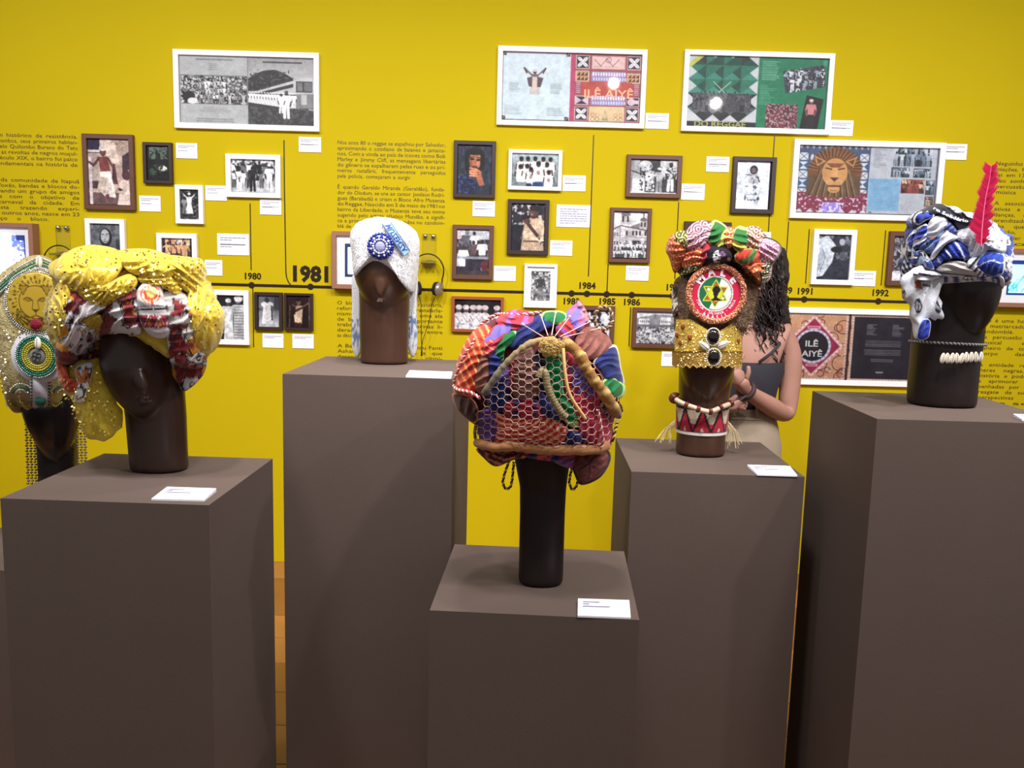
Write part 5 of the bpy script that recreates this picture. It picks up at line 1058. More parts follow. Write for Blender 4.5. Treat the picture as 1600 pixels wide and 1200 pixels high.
pc0 = P3.l1(861, 542, B3b.surf([861.], [542.])[0]-.016); rr = random.Random(6); parts = []
pom = mesh('pompom', *sphere(pc0, .026, .014, .020, 18, 12), mat('gold_thread', (190, 154, 84), .5, noise=.3, nscale=90), T, True)
for k in range(110):
    a, b = rr.random()*2*math.pi, math.sqrt(rr.random()); c = pc0+np.array([.026*b*math.cos(a), -.014*math.sqrt(1-b*b)-.001, .020*b*math.sin(a)]); ra = .0032; t0 = rr.random()*6
    parts.append(tube([c+np.array([ra*math.cos(t0+s), -.0015*math.sin(s), ra*math.sin(t0+s)]) for s in np.linspace(0, 5, 7)], .0008, 4))
o = mesh('thread_loops', *merge(parts), mat('gold_thread_loop', (216, 182, 108), .4), pom); o['kind'] = 'stuff'
for (x, y) in ((817, 507), (845, 493), (868, 489), (890, 495), (921, 503), (936, 513)):
    a = P3.l1(860+(x-860)*.25, 530+(y-530)*.15, B3b.surf([860.], [530.])[0]-.02); b = P3.l1(x, y, B3.surf([float(x)], [max(495., y+6.)])[0]-.045)
    pin = mesh('pin', *tube([a, b], .0011, 6), mat('pin_shaft', (226, 196, 190), .4), T); mesh('pin_head', *sphere(b, .0036, nu=8, nv=6), mat('pin_pearl', (232, 222, 214), .25), pin, True)
hc = P3.l1(943, 497, -.02); ringp = [hc+np.array([14*P3.mpp*math.cos(a), .004*math.sin(a*2), 17.5*P3.mpp*math.sin(a)]) for a in np.linspace(0, 2*math.pi, 50)]
V, F, C = braid(ringp, .0036, 120, 2, .012, ((200, 176, 140), (120, 90, 70))); mesh('braided_hoop', V, F, CORD, T, True, C)
yb = ((226, 190, 90), (44, 34, 30)); pw_ = ((236, 210, 204), (196, 90, 92))
cord(T, 'cord_trim', P3, [(846, 488), (812, 492), (780, 491), (762, 499), (748, 510)], B3b, .0036, .008, c=pw_)
cord(T, 'cord_trim', P3, [(742, 530), (724, 560), (713, 588), (709, 602), (716, 609), (735, 613), (750, 622)], B3b, .0036, .012, c=pw_)
cord(T, 'cord_trim', P3, [(934, 640), (939, 668), (942, 690), (936, 704)], B3b, .0032, .02, c=pw_)
cord(T, 'cord_loop', P3, [(962, 622), (971, 640), (964, 662), (957, 690)], B3b, .0034, .008, c=yb)
cord(T, 'cord_loop', P3, [(797, 716), (788, 742), (786, 756), (792, 764), (799, 756), (803, 722)], B3b, .003, 0, c=yb, dy=-.075)
cord(T, 'cord_loop', P3, [(898, 716), (891, 742), (890, 757), (896, 765), (903, 752), (908, 722)], B3b, .003, 0, c=yb, dy=-.075)
cord(T, 'cord_trim', P3, [(744, 660), (742, 680), (747, 698)], B3b, .0032, .006, c=yb)

# ================================================================== head with the gold face panel
P4 = Place(1094, 709, .954)
T = thing('mannequin_head', P4.O, 'brown wooden head wearing the gold face panel, fabric band around its neck', 'mannequin head')
remeshed('carved_head', [loft(P4, [(714, 1055, 1132, .85, 0), (690, 1056, 1133, .85, 0), (650, 1058, 1136, .85, 0), (620, 1060, 1139, .88, 0), (580, 1061, 1146, .9, 0), (520, 1062, 1152, .9, 0), (430, 1062, 1154, .9, 0)]),
    egg(P4, 1106, 560, 43, .072, 78, -.03, -3, .3), egg(P4, 1112, 450, 50, .09, 70, 0, 0, 0)], WOODB, T)
# printed band round the neck
def band(T, name, P, x0a, x1a, ya, x0b, x1b, yb_, pat, m, dr=.85, off=.002, n=64, rows=12):
    V = []; U = []; Wv = []
    for i in range(rows+1):
        t = i/rows; y = ya+(yb_-ya)*t; a = x0a+(x0b-x0a)*t; b = x1a+(x1b-x1a)*t; c = P.l1((a+b)/2, y); hw = (b-a)/2*P.mpp+off
        for k in range(n+1):
            th = 2*math.pi*k/n; V.append((c[0]+hw*math.cos(th), c[1]-hw*dr*math.sin(th), c[2])); U.append(k/n); Wv.append(t)
    F = [(i*(n+1)+k, i*(n+1)+k+1, (i+1)*(n+1)+k+1, (i+1)*(n+1)+k) for i in range(rows) for k in range(n)]
    return mesh(name, V, F, m, T, True, pat(np.array(U), np.array(Wv)))
def neckpat(u, v):
    o = A3((176, 36, 56), len(u)); t = (u*9) % 1; z = np.abs(t-.5)*2; o[np.abs(z-v*1.1) < .13] = (30, 22, 26); o[(z-v*1.1 > .13) & (v < .55)] = (206, 186, 160); o[(v*1.1-z > .75)] = (206, 186, 170); o[(v > .9)] = (226, 216, 210); o[(v > .86) & (v < .9)] = (40, 30, 32); o[v < .05] = (50, 34, 34); return o
NB = thing('neck_band', P4.O, 'red and cream zigzag printed fabric band around the wooden neck', 'neck band')
band(NB, 'printed_band', P4, 1058, 1138, 634, 1057, 1134, 675, neckpat, CLOTH, .85, .0035, 160, 24)
NK = thing('bead_necklace', P4.O, 'necklace of long cream beads and brown rings above the printed neck band', 'necklace')
q = smooth_open([(1051, 619), (1062, 628), (1082, 636), (1108, 643), (1128, 636), (1143, 630)], 200); cyl4 = Cyl(P4, 1098, 56, .085, 0); y4 = -.075*np.sqrt(np.clip(1-((q[:, 0]-1097)/50)**2, 0, 1))-.012; q3 = P4.L(q[:, 0], q[:, 1], y4)
CREAM = mat('cream_bead', (214, 180, 156), .35); BRB = mat('brown_ring_bead', (92, 40, 32), .3)
for a, b in ((14, 48), (56, 86), (94, 124), (132, 158), (166, 192)): mesh('long_bead', *tube(q3[a:b:4], .0072, 10), CREAM, NK, True)
for a in (3, 8, 52, 90, 128, 162, 196):
    c = q3[a]; tdir = q3[min(a+2, 199)]-q3[max(a-2, 0)]; tdir /= np.linalg.norm(tdir); mesh('ring_bead', *tube([c-tdir*.005, c-tdir*.003, c+tdir*.003, c+tdir*.005], [.007, .0105, .0105, .007], 12), BRB, NK, True)
mesh('clasp_curl', *tube([P4.l1(1055+7*math.cos(a), 622+6*math.sin(a), -.03) for a in np.linspace(0, 5.5, 16)], .006, 8), BRB, NK, True)
RF = mat('raffia', (206, 184, 140), .7); rr = random.Random(4)
for s_, (ax, ay), (bx, by) in ((0, (1056, 662), (1038, 690)), (1, (1138, 664), (1160, 696))):
    parts = []
    for k in range(16):
        e = (bx+rr.uniform(-16, 12) if s_ == 0 else bx-rr.uniform(0, 26), by+rr.uniform(-6, 5)); parts.append(tube(P4.L([ax+rr.uniform(-3, 3), (ax+e[0])/2+(-3 if s_ == 0 else 3), e[0]], [ay+rr.uniform(-8, 4), (ay+e[1])/2-4, e[1]], [.03, .02, .01]), .0009, 4))
    o = mesh('raffia_fringe', *merge(parts), RF, NB); o['kind'] = 'stuff'
T = thing('headdress', P4.O, 'headdress of swirl-printed fabric lobes, brown fur, round red emblem and gold panel', 'headdress')
B4 = Blob(P4, [(1041, 389), (1047, 371), (1058, 364), (1075, 356), (1097, 345), (1122, 347), (1140, 355), (1157, 354), (1184, 356), (1198, 370), (1215, 382), (1212, 404), (1204, 420), (1196, 440), (1182, 448), (1157, 424), (1126, 414), (1096, 418), (1077, 424), (1063, 430), (1052, 418)], (1126, 396), .11, .11, -.01, 2.4, 140)
B4.build(T, 'inner_wrap', CLOTH, swirl((60, 44, 36), (150, 110, 80), 5, 14, 2), .008, lambda u, v, V: fbm(u/9, v/9, 0, 3))
face = Cv(48, 32, (26, 22, 30), 3); face.ell(25, 19, 8, 11, (214, 212, 220)); face.poly([(26, 4), (40, 4), (40, 32), (27, 32), (29, 20), (26, 12)], (34, 22, 40)); face.ell(22, 16, 2.6, 1.6, (30, 26, 32)); face.line(18, 13, 25, 12, 1.2, (30, 26, 32)); face.poly([(26, 14), (28, 20), (25, 20)], (60, 50, 60)); face.ell(26, 24, 4, 1.6, (40, 20, 30)); face.ring(32, 14, 4, .9, (150, 110, 150)); face.ring(32, 14, 2, .9, (150, 110, 150)); face.poly([(0, 12), (6, 8), (8, 16), (2, 20)], (200, 190, 180)); face.ell(42, 22, 3, 3, (196, 180, 170))
grh = lambda a: edged(stripes((34, 100, 44), (206, 196, 96), a, 30, .28, .3), (226, 206, 130), .1)
p4f = [([(1040, 389), (1047, 370), (1057, 365), (1069, 375), (1073, 395), (1062, 420), (1053, 426), (1046, 405)], swirl((172, 66, 44), (230, 160, 110), 4, 12, 1), 80), ([(1050, 374), (1060, 361), (1076, 364), (1079, 385), (1064, 387)], swirl((56, 62, 36), (206, 196, 110), 4, 10, 2), 40), ([(1068, 380), (1077, 354), (1098, 344), (1113, 352), (1109, 373), (1092, 390), (1075, 392)], swirl((206, 158, 170), (70, 48, 66), 4.2, 13, 3), 60), ([(1104, 374), (1112, 347), (1123, 345), (1139, 360), (1134, 386), (1120, 390)], grh(40), 70), ([(1129, 362), (1140, 354), (1148, 362), (1145, 384), (1134, 388)], swirl((196, 92, 46), (236, 190, 140), 4, 10, 5), 90), ([(1142, 380), (1148, 358), (1158, 353), (1170, 362), (1168, 386), (1154, 394)], grh(120), 110), ([(1163, 358), (1184, 354), (1194, 368), (1191, 387), (1171, 390)], swirl((206, 166, 146), (104, 64, 70), 4.2, 12, 7), 120), ([(1183, 390), (1191, 371), (1211, 375), (1222, 388), (1213, 406), (1200, 414), (1187, 407)], edged(swirl((176, 112, 146), (236, 206, 216), 3.8, 11, 8), (26, 22, 26), .1), 140),
       ([(1148, 397), (1165, 388), (1187, 391), (1190, 410), (1170, 417), (1151, 410)], edged(stripes((186, 60, 42), (60, 110, 50), 30, 26, .35), (216, 196, 110), .12), 20), ([(1158, 412), (1185, 406), (1205, 412), (1203, 436), (1190, 445), (1181, 453), (1167, 434)], swirl((196, 88, 52), (236, 170, 120), 4, 13, 10), 60), ([(1071, 394), (1092, 386), (1102, 400), (1094, 420), (1076, 422), (1064, 414)], swirl((186, 66, 46), (240, 180, 130), 4.2, 12, 11), 80), ([(1068, 421), (1078, 410), (1093, 414), (1096, 426), (1075, 431), (1061, 437)], swirl((40, 70, 40), (206, 206, 150), 4, 10, 12), 10), ([(1092, 398), (1104, 380), (1112, 388), (1104, 408), (1096, 414)], solid((150, 30, 50)), 60), ([(1097, 403), (1105, 388), (1120, 383), (1137, 388), (1144, 402), (1136, 413), (1112, 415)], canvas(face, 1097, 383), 90), ([(1190, 412), (1204, 410), (1204, 430), (1194, 444), (1186, 446)], swirl((40, 44, 36), (206, 196, 170), 3.6, 9, 15), 70)]
for i, (o, pt, a) in enumerate(p4f): puff(T, B4, o, CLOTH, pt, .012+.003*(i % 3)+(.012 if i == 13 else 0), .03 if i != 13 else .014, (a, 9, .45 if i != 13 else .1), 'fabric_lobe', 22, 120, i)
# fur face piece
FURM = mat('brown_fur', (116, 92, 72), .9, noise=.4, nscale=60, bump=.8, bscale=160)
FU = Blob(P4, [(1054, 436), (1075, 424), (1110, 414), (1150, 418), (1180, 440), (1180, 470), (1170, 500), (1158, 524), (1110, 526), (1060, 524), (1052, 500), (1051, 465)], (1114, 468), .105, .08, -.01, 3.5, 100)
fur = FU.build(T, 'fur', FURM, solid((94, 74, 58)), .008, lambda u, v, V: fbm(u/4, v/4, 0, 3)); rr = random.Random(9); parts = []
for k in range(1500):
    w = FU.out[rr.randrange(100)]; t = math.sqrt(rr.random()); x, z = FU.c+(w-FU.c)*t*1.0; y = FU.dy-.105*math.sqrt(max(0, 1-t**3.5)); b = np.array([x, y, z]); d = np.array([rr.uniform(-.7, .7)+(x-FU.c[0])*8, -.5, rr.uniform(-1, .2)]); d /= np.linalg.norm(d); e = b+d*rr.uniform(.007, .013); s = np.cross(d, [.2, 1, .3])*.0016; parts.append(([b+s, b-s, e], [(0, 1, 2)], ((124, 98, 76), (88, 68, 54), (156, 128, 102))[k % 3]))
V, F, C = merge(parts); o = mesh('fur_tufts', V, F, vmat('fur_tuft', .9, .1), fur, False, C); o['kind'] = 'stuff'
for x, y in ((1054, 462), (1055, 482), (1168, 450)): puff(T, Cyl(P4, 1112, 80, .05, -.005), [(x-4, y-12), (x+4, y-12), (x+5, y+12), (x-4, y+12)], CLOTH, printed(6, (206, 200, 190), (120, 90, 60), (60, 40, 40), 8), .002, .01, (30, 6, .4), 'cloth_edge', 8, 36)
# round emblem
ec = P4.l1(1119, 459, -.128); em = P4.mpp*.955; cvE = Cv(92, 92, (188, 34, 70), 2.6)
cvE.a[:] = (188, 30, 68); cvE.ell(45, 46, 27.5, 27.5, (222, 214, 206)); cvE.ell(45, 46, 25, 25, (20, 100, 60)); cvE.put(((cvE.X-45)**2+(cvE.Y-46)**2 < 625) & (cvE.X-45 > -.35*(cvE.Y-46)), (222, 220, 222)); cvE.ring(45, 46, 25, 1.0, (40, 60, 44))
star = lambda s, R: [(45+R*math.cos(math.radians(a+s)), 46+R*math.sin(math.radians(a+s))) for a in (-90, 30, 150)]
for s in (0, 180): cvE.poly(star(s, 21.5), (120, 66, 40)); cvE.poly(star(s, 19.5), (54, 120, 44))
hx = [(45+11*math.cos(math.radians(60*k)), 46+11*math.sin(math.radians(60*k))) for k in range(6)]; cvE.poly(hx, (196, 200, 50))
for s in (0, 180):
    S3 = star(s, 21.5); cvE.pl(S3+S3[:1], 1.5, (206, 196, 60))
    for k in range(3):
        x, y = 45+.62*(S3[k][0]-45), 46+.62*(S3[k][1]-46); cvE.ell(x, y, 2.2, 2.2, (232, 220, 190) if k % 2 else (196, 60, 40))
cvE.ell(46, 40, 6.2, 6, (26, 18, 16)); cvE.ell(45.5, 45, 4, 5.5, (26, 18, 16)); cvE.rect(43, 48, 48, 54, (26, 18, 16)); cvE.poly([(37, 57), (43, 52), (49, 52), (56, 57)], (26, 18, 16))
A = cvE.out(); V = [ec]; C = [A[cvE.ny//2, cvE.nx//2]]; F = []; NR, NT = 40, 110
for i in range(1, NR+1):
    for k in range(NT):
        r0 = 41*i/NR; a = 2*math.pi*k/NT; V.append(ec+np.array([r0*em*math.cos(a), 0, r0*em*math.sin(a)])); C.append(A[min(cvE.ny-1, int((46-r0*math.sin(a))/92*cvE.ny)), min(cvE.nx-1, int((46+r0*math.cos(a))/92*cvE.nx))])
for k in range(NT): F.append((0, 1+(k+1) % NT, 1+k))
for i in range(NR-1):
    for k in range(NT): a = 1+i*NT+k; b = 1+i*NT+(k+1) % NT; F.append((a, b, b+NT, a+NT))
for r0, yy in ((42, .004), (41, .03)):
    o0 = len(V)
    for k in range(NT): a = 2*math.pi*k/NT; V.append(ec+np.array([r0*em*math.cos(a), yy, r0*em*math.sin(a)])); C.append((188, 30, 68))
    for k in range(NT): F.append((o0-NT+k, o0-NT+(k+1) % NT, o0+(k+1) % NT, o0+k))
emb = mesh('emblem', V, F, vmat('emblem_print', .55, .3), T, False, C)
parts = []; rr = random.Random(12)
parts.append((*tube([ec+np.array([42.5*em*math.cos(a), .002, 42.5*em*math.sin(a)]) for a in np.linspace(0, 2*math.pi, 60, endpoint=False)], .0085, 8, True), (186, 110, 84)))
for k in range(900):
    a = rr.random()*2*math.pi; b = rr.uniform(-1, 1); c = ec+np.array([(42.5+4.6*b)*em*math.cos(a), -.009*math.sqrt(1-b*b), (42.5+4.6*b)*em*math.sin(a)]); v, f = sphere(c, .0016, nu=4, nv=3); parts.append((v, f, rr.choice(((226, 160, 120), (206, 96, 90), (236, 206, 140), (140, 80, 60)))))
V, F, C = merge(parts); o = mesh('glitter_ring', V, F, vmat('glitter', .25, .6), emb, True, C); o['kind'] = 'stuff'
def arc_text(txt, R, a0, a1, cap, flip, m, bold):
    V = []; F = []; n = len(txt)
    for i, ch in enumerate(txt):
        if ch == ' ': continue
        v, f = glyphs(ch, bold); s = cap/.69; a = math.radians(a0+(a1-a0)*i/(n-1)); xc = (v[:, 0].max()+v[:, 0].min())/2; o0 = len(V)
        for x, y, _ in v:
            X, Yy = (x-xc)*s, y*s; rad = R+Yy if not flip else R-Yy; off = X/R; an = a-off if not flip else a+off
            V.append(ec+np.array([em*rad*math.cos(an), -.0012, em*rad*math.sin(an)]))
        F += [tuple(j+o0 for j in q) for q in f]
    return mesh('lettering', V, F, m, emb)
EW = mat('emblem_white_ink', (236, 214, 220), .6)
arc_text('MALÊ', 28.8, 140, 40, 11, False, EW, .055); arc_text('ITAPUÃ - SALVADOR - BAHIA', 32.2, 200, 340, 3.6, True, EW, .02); arc_text('BRASIL', 38.5, 242, 298, 5.0, True, EW, .03)
# gold face panel
GOLD = mat('gold_glitter_fabric', (226, 190, 84), .36, metal=.6, noise=.35, nscale=420, bump=1.0, bscale=700)
C4 = Cyl(P4, 1107, 60, .122, -.005)
def panel(T, name, base, outline, m, lift, th, nx=40, ny=24, fn=None):
    """curved sheet over a column: outline given by rows (y, xl, xr)"""
    V = []; F = []
    ys = np.array([r[0] for r in outline]); xl = np.array([r[1] for r in outline]); xr = np.array([r[2] for r in outline])
    for s in (1, 0):
        for i in range(ny+1):
            y = ys[0]+(ys[-1]-ys[0])*i/ny; a, b = np.interp(y, ys, xl), np.interp(y, ys, xr); x = np.linspace(a, b, nx+1); yy = np.full(nx+1, y)
            if fn is not None: yy = fn(x, yy, i/ny)
            V.append(base.P.L(x, yy, base.surf(x, yy)-lift-th*s))
    V = np.concatenate(V); W = nx+1; N = W*(ny+1)
    for i in range(ny):
        for j in range(nx): a = i*W+j; F.append((a, a+W, a+W+1, a+1)); F.append((N+a, N+a+1, N+a+W+1, N+a+W))
    rim = [i*W for i in range(ny+1)]+[ny*W+j for j in range(1, W)]+[i*W+nx for i in range(ny-1, -1, -1)]+[j for j in range(nx-1, 0, -1)]
    for a, b in zip(rim, rim[1:]+rim[:1]): F.append((a, b, N+b, N+a))
    return mesh(name, V, F, m, T, True)
gp = panel(T, 'gold_panel', C4, [(498, 1056, 1160), (530, 1054, 1160), (556, 1054, 1159)], GOLD, .004, .003, fn=lambda x, y, t: y+(1-t)*np.clip(24-np.abs(x-1117)*.62, 0, 30))
fr = panel(T, 'gold_fringe', C4, [(549, 1050, 1160), (573, 1050, 1160)], mat('gold_fringe', (176, 138, 64), .45, metal=.6, noise=.5, nscale=220, bump=1.0, bscale=320), .008, .006, 90, 8, fn=lambda x, y, t: y+t*(np.abs(((x/11.0) % 1)-.5)*9-2))
rr = random.Random(77); V = []; F = []
for k in range(900):
    x_, y_ = rr.uniform(1056, 1158), rr.uniform(503, 574)
    if y_ < 500+max(0, 24-abs(x_-1117)*.62)+4: continue
    sequin(V, F, P4.l1(x_, y_, C4.surf([x_], [y_])[0]-(.009 if y_ < 549 else .016)), np.array([rr.uniform(-.8, .8), -1, rr.uniform(-.5, .9)]), .0013)
o = mesh('glitter', V, F, mat('gold_flake', (255, 232, 150), .2, metal=1.0), gp); o['kind'] = 'stuff'
TOP = mat('amber_cabochon', (140, 74, 30), .2, spec=.7); BLK = mat('black_gem', (16, 10, 12), .08, spec=.8); SHELL = mat('cowrie_shell', (222, 212, 196), .3); SLIT = mat('shell_slit', (60, 44, 36), .8); PRL = mat('pearl_white', (226, 222, 216), .25)
def on4(x, y, lift): return P4.l1(x, y, C4.surf([float(x)], [float(y)])[0]-lift)
for x, y in ((1068, 510), (1078.5, 526.5), (1064, 535), (1059, 523), (1152.5, 532.5), (1157, 514)): mesh('cabochon', *sphere(on4(x, y, .007), 4.4*P4.mpp, .004, 5.2*P4.mpp, 12, 8), TOP, gp, True)
for (x, y) in ((1114.6, 526.5), (1115.3, 558)):
    c = on4(x, y, .016); g = mesh('gem', *sphere(c, 8.6*P4.mpp, .008, 10.6*P4.mpp, 18, 12), BLK, T, True); parts = []
    for k in range(26):
        a = 2*math.pi*k/26; parts.append(sphere(c+np.array([10.8*P4.mpp*math.cos(a), .002, 12.8*P4.mpp*math.sin(a)]), .0025, .0025, .0025, 6, 5))
    o = mesh('pearl_setting', *merge(parts), PRL, g, True); o['kind'] = 'stuff'
def cowrie(T, c, ln, wd, ang, name='cowrie_shell', dep=None):
    V, F = sphere((0, 0, 0), 1, nu=14, nv=10); t = math.radians(ang); d = dep or wd*.6; R2 = lambda x, z: (x*math.cos(t)-z*math.sin(t), x*math.sin(t)+z*math.cos(t))
    def pt(x, y, z): X, Z = R2(x*wd*(1-.18*z), z*ln); return np.array([c[0]+X, c[1]+y*d, c[2]+Z])
    s = mesh(name, [pt(*v) for v in V], F, SHELL, T, True)
    mesh('slit', *tube([pt(.05*math.sin(z*4), -1.02*math.sqrt(max(.05, 1-z*z)), z) for z in np.linspace(-.85, .85, 9)], wd*.07, 5), SLIT, s); return s
cowrie(T, on4(1100, 540.5, .014), 9.6*P4.mpp, 5.2*P4.mpp, 55); cowrie(T, on4(1129.5, 538.5, .014), 9.6*P4.mpp, 5.2*P4.mpp, -62)

# ================================================================== head with the blue and white turban
P5 = Place(1470, 632, 1.154)
T = thing('mannequin_head', P5.O, 'black-brown wooden head turned aside under the blue and white turban', 'mannequin head')
remeshed('carved_head', [loft(P5, [(638, 1419, 1521, .85, 0), (600, 1421, 1524, .85, 0), (560, 1425, 1528, .85, 0), (530, 1428, 1532, .88, 0), (490, 1432, 1536, .9, 0), (400, 1440, 1545, .9, 0)]),
    egg(P5, 1511, 452, 46, .085, 76, -.035, 8, .36), egg(P5, 1500, 400, 60, .1, 60, 0, 0, 0)], DKW, T)
T = thing('turban', P5.O, 'blue and white printed turban with a magenta feather and hanging white tail', 'turban')
B5 = Blob(P5, [(1424, 342), (1434, 330), (1456, 320), (1474, 319), (1487, 328), (1504, 331), (1522, 332), (1545, 350), (1558, 364), (1568, 366), (1571, 390), (1570, 412), (1566, 426), (1563, 451), (1517, 447), (1468, 444), (1440, 444), (1418, 434), (1411, 415), (1414, 395), (1417, 375), (1423, 358)], (1492, 388), .125, .12, -.01, 3.2)
B5.build(T, 'inner_wrap', CLOTH, printed(6, (214, 218, 232), (190, 196, 216), (60, 76, 160), 18), .008, lambda u, v, V: ridge(u, v, 50, 14, 2)*.6+fbm(u/12, v/12, 0, 3))
wht, blu, nv2 = (224, 228, 240), (40, 58, 152), (24, 26, 44)
bw = lambda a, per, duty: edged(stripes(blu, wht, a, per, duty, .5), (222, 226, 236), .1)
p5f = [([(1424, 344), (1434, 331), (1458, 327), (1464, 337), (1446, 346), (1432, 354)], edged(edged(solid(blu), wht, .3), (30, 30, 40), .12), 30), ([(1432, 333), (1456, 320), (1472, 319), (1486, 329), (1506, 340), (1524, 342), (1524, 352), (1504, 350), (1486, 344), (1466, 333), (1452, 327)], solid((26, 26, 38)), 100), ([(1474, 319), (1488, 327), (1506, 331), (1524, 333), (1526, 342), (1508, 340), (1490, 332)], edged(stripes(wht, (30, 30, 40), 120, 14, .25, 1.5), wht, .1), 80),
 ([(1406, 442), (1410, 412), (1418, 400), (1428, 412), (1424, 436), (1412, 449)], stripes((196, 200, 220), (40, 40, 100), 150, 6, .5), 70), ([(1415, 380), (1425, 362), (1446, 349), (1452, 360), (1449, 376), (1436, 386), (1424, 392)], bw(50, 16, .35), 60), ([(1446, 362), (1455, 342), (1471, 336), (1482, 345), (1477, 360), (1466, 374), (1450, 372)], solid((222, 226, 238), 6), 70), ([(1466, 352), (1478, 342), (1490, 352), (1498, 366), (1488, 368), (1476, 358)], stripes((90, 104, 176), (30, 34, 60), 40, 8, .35, 2), 40),
 ([(1434, 386), (1450, 372), (1463, 368), (1470, 358), (1480, 356), (1467, 380), (1456, 397), (1441, 393)], printed(9, (128, 156, 206), (70, 100, 180), (186, 120, 110), 9), 60), ([(1414, 388), (1419, 375), (1428, 392), (1441, 391), (1453, 404), (1461, 421), (1449, 419), (1424, 413), (1414, 401)], edged(printed(4, (210, 216, 232), (60, 80, 160), (150, 170, 200), 18), (226, 228, 236), .1), 30),
 ([(1486, 368), (1508, 354), (1524, 350), (1546, 360), (1568, 365), (1571, 394), (1546, 391), (1535, 399), (1512, 404), (1510, 388), (1499, 378)], edged(stripes((218, 220, 230), (60, 60, 76), 60, 60, .06, 2.5), (226, 228, 236), .08), 25), ([(1454, 412), (1470, 395), (1486, 376), (1501, 379), (1514, 388), (1514, 404), (1490, 404), (1476, 407), (1462, 418)], rings(blu, wht, 1450, 418, 19, .14, .3), 140), ([(1452, 404), (1464, 378), (1478, 357), (1490, 364), (1500, 370), (1489, 377), (1479, 382), (1466, 397), (1456, 408)], edged(solid((220, 224, 236)), (34, 34, 46), .08), 50),
 ([(1528, 403), (1545, 393), (1562, 395), (1570, 400), (1568, 426), (1556, 433), (1535, 427), (1520, 416)], edged(stripes((36, 66, 166), (206, 216, 236), 85, 24, .1, .4), (206, 214, 232), .09), 20), ([(1506, 404), (1530, 402), (1527, 415), (1542, 431), (1530, 434), (1514, 421)], stripes(wht, nv2, 40, 9, .4), 50), ([(1460, 421), (1480, 408), (1506, 408), (1518, 419), (1534, 432), (1510, 430), (1480, 427)], edged(solid((186, 180, 180)), (40, 44, 80), .1), 95)]
for i, (o, pt, a) in enumerate(p5f): puff(T, B5, o, CLOTH, pt, .010+.004*(i % 3), .024, (a, 10, .45), 'cotton_fold', 18, 100, i)
bandc = Cv(100, 24, (206, 206, 216), 3)
for x in (2, 20, 62, 84): bandc.rect(x, 3, x+13, 18, (40, 52, 120)); bandc.poly([(x+2, 16), (x+11, 16), (x+6, 5)], (206, 206, 216)) if x in (2, 84) else bandc.rect(x+2, 5, x+4, 16, (206, 206, 216))
bandc.ell(47, 11, 9, 10, (30, 30, 50)); bandc.ell(47, 11, 7, 8.4, (226, 226, 232)); bandc.line(47, 3, 47, 20, 1.2, (30, 30, 50)); bandc.line(40, 8, 54, 8, 1.2, (30, 30, 50)); bandc.line(40, 13, 54, 13, 1.2, (30, 30, 50)); bandc.rect(0, 21, 100, 22.5, (90, 80, 90))
puff(T, B5, [(1464, 428), (1490, 428), (1530, 432), (1566, 432), (1565, 453), (1530, 451), (1500, 447), (1466, 445)], CLOTH, canvas(bandc, 1465, 429), .016, .016, (90, 40, .1), 'head_band', 18, 100)
# hanging tail
TB5 = Blob(P5, [(1405, 447), (1412, 428), (1428, 413), (1446, 416), (1462, 426), (1474, 432), (1471, 465), (1473, 499), (1446, 502), (1440, 518), (1430, 531), (1425, 505), (1419, 482), (1410, 464)], (1440, 460), .025, .03, -.115, 2.4, 110)
def tailp(u, v, r=None):
    o = A3((206, 208, 216), len(u)); 
    for cx, cy, s in ((1434, 478, 12), (1466, 480, 10), (1412, 462, 9)):
        a = (u-cx)/(s*.42); b = (v-cy)/s; e = a*a+b*b; o[e < 1] = (34, 34, 46); o[(e < .45) & (np.abs(a) > .15)] = (150, 150, 160)
    o[(np.abs(u-1433) < 7) & (np.abs(v-441) < 10) & (v-441 > (np.abs(u-1433)-4)*2)] = (150, 84, 60); o[(v > 444) & (v < 450) & (u > 1438) & (u < 1452) & (v-444 < (u-1438)*.5)] = (30, 30, 40); return o
TB5.build(T, 'white_tail', CLOTH, tailp, .008, lambda u, v, V: ridge(u, v, 15, 17, 3), 18)
puff(T, TB5, [(1433, 528), (1436, 510), (1444, 498), (1454, 502), (1453, 520), (1450, 528), (1440, 532)], CLOTH, edged(solid((34, 52, 160)), (170, 180, 220), .08), .004, .01, (40, 12, .4), 'blue_tail_tip', 10, 50, back=1.0)
puff(T, TB5, [(1430, 424), (1460, 424), (1478, 428), (1462, 436), (1440, 440), (1428, 434)], CLOTH, stripes((206, 206, 214), (30, 30, 50), 95, 9, .3), .006, .014, (95, 8, .5), 'cotton_fold', 12, 60)
# lettering on the dark band of the turban
V, F = glyphs('ro Solidário', .02); w = V[:, 0].max(); crv = smooth_open([(1459, 325), (1470, 331), (1486, 338.5), (1500, 343.5), (1514, 346)], 80); V3 = []
for x, y, _ in V:
    i = int(x/w*78); p = crv[i]; t = crv[i+1]-crv[i]; t /= np.linalg.norm(t); n_ = np.array([t[1], -t[0]]); pp = p+n_*(y-.25)*7.0; V3.append(P5.l1(pp[0], pp[1], B5.surf([pp[0]], [pp[1]])[0]-.0445))
mesh('lettering', V3, F, mat('turban_white_ink', (222, 222, 230), .7), T)
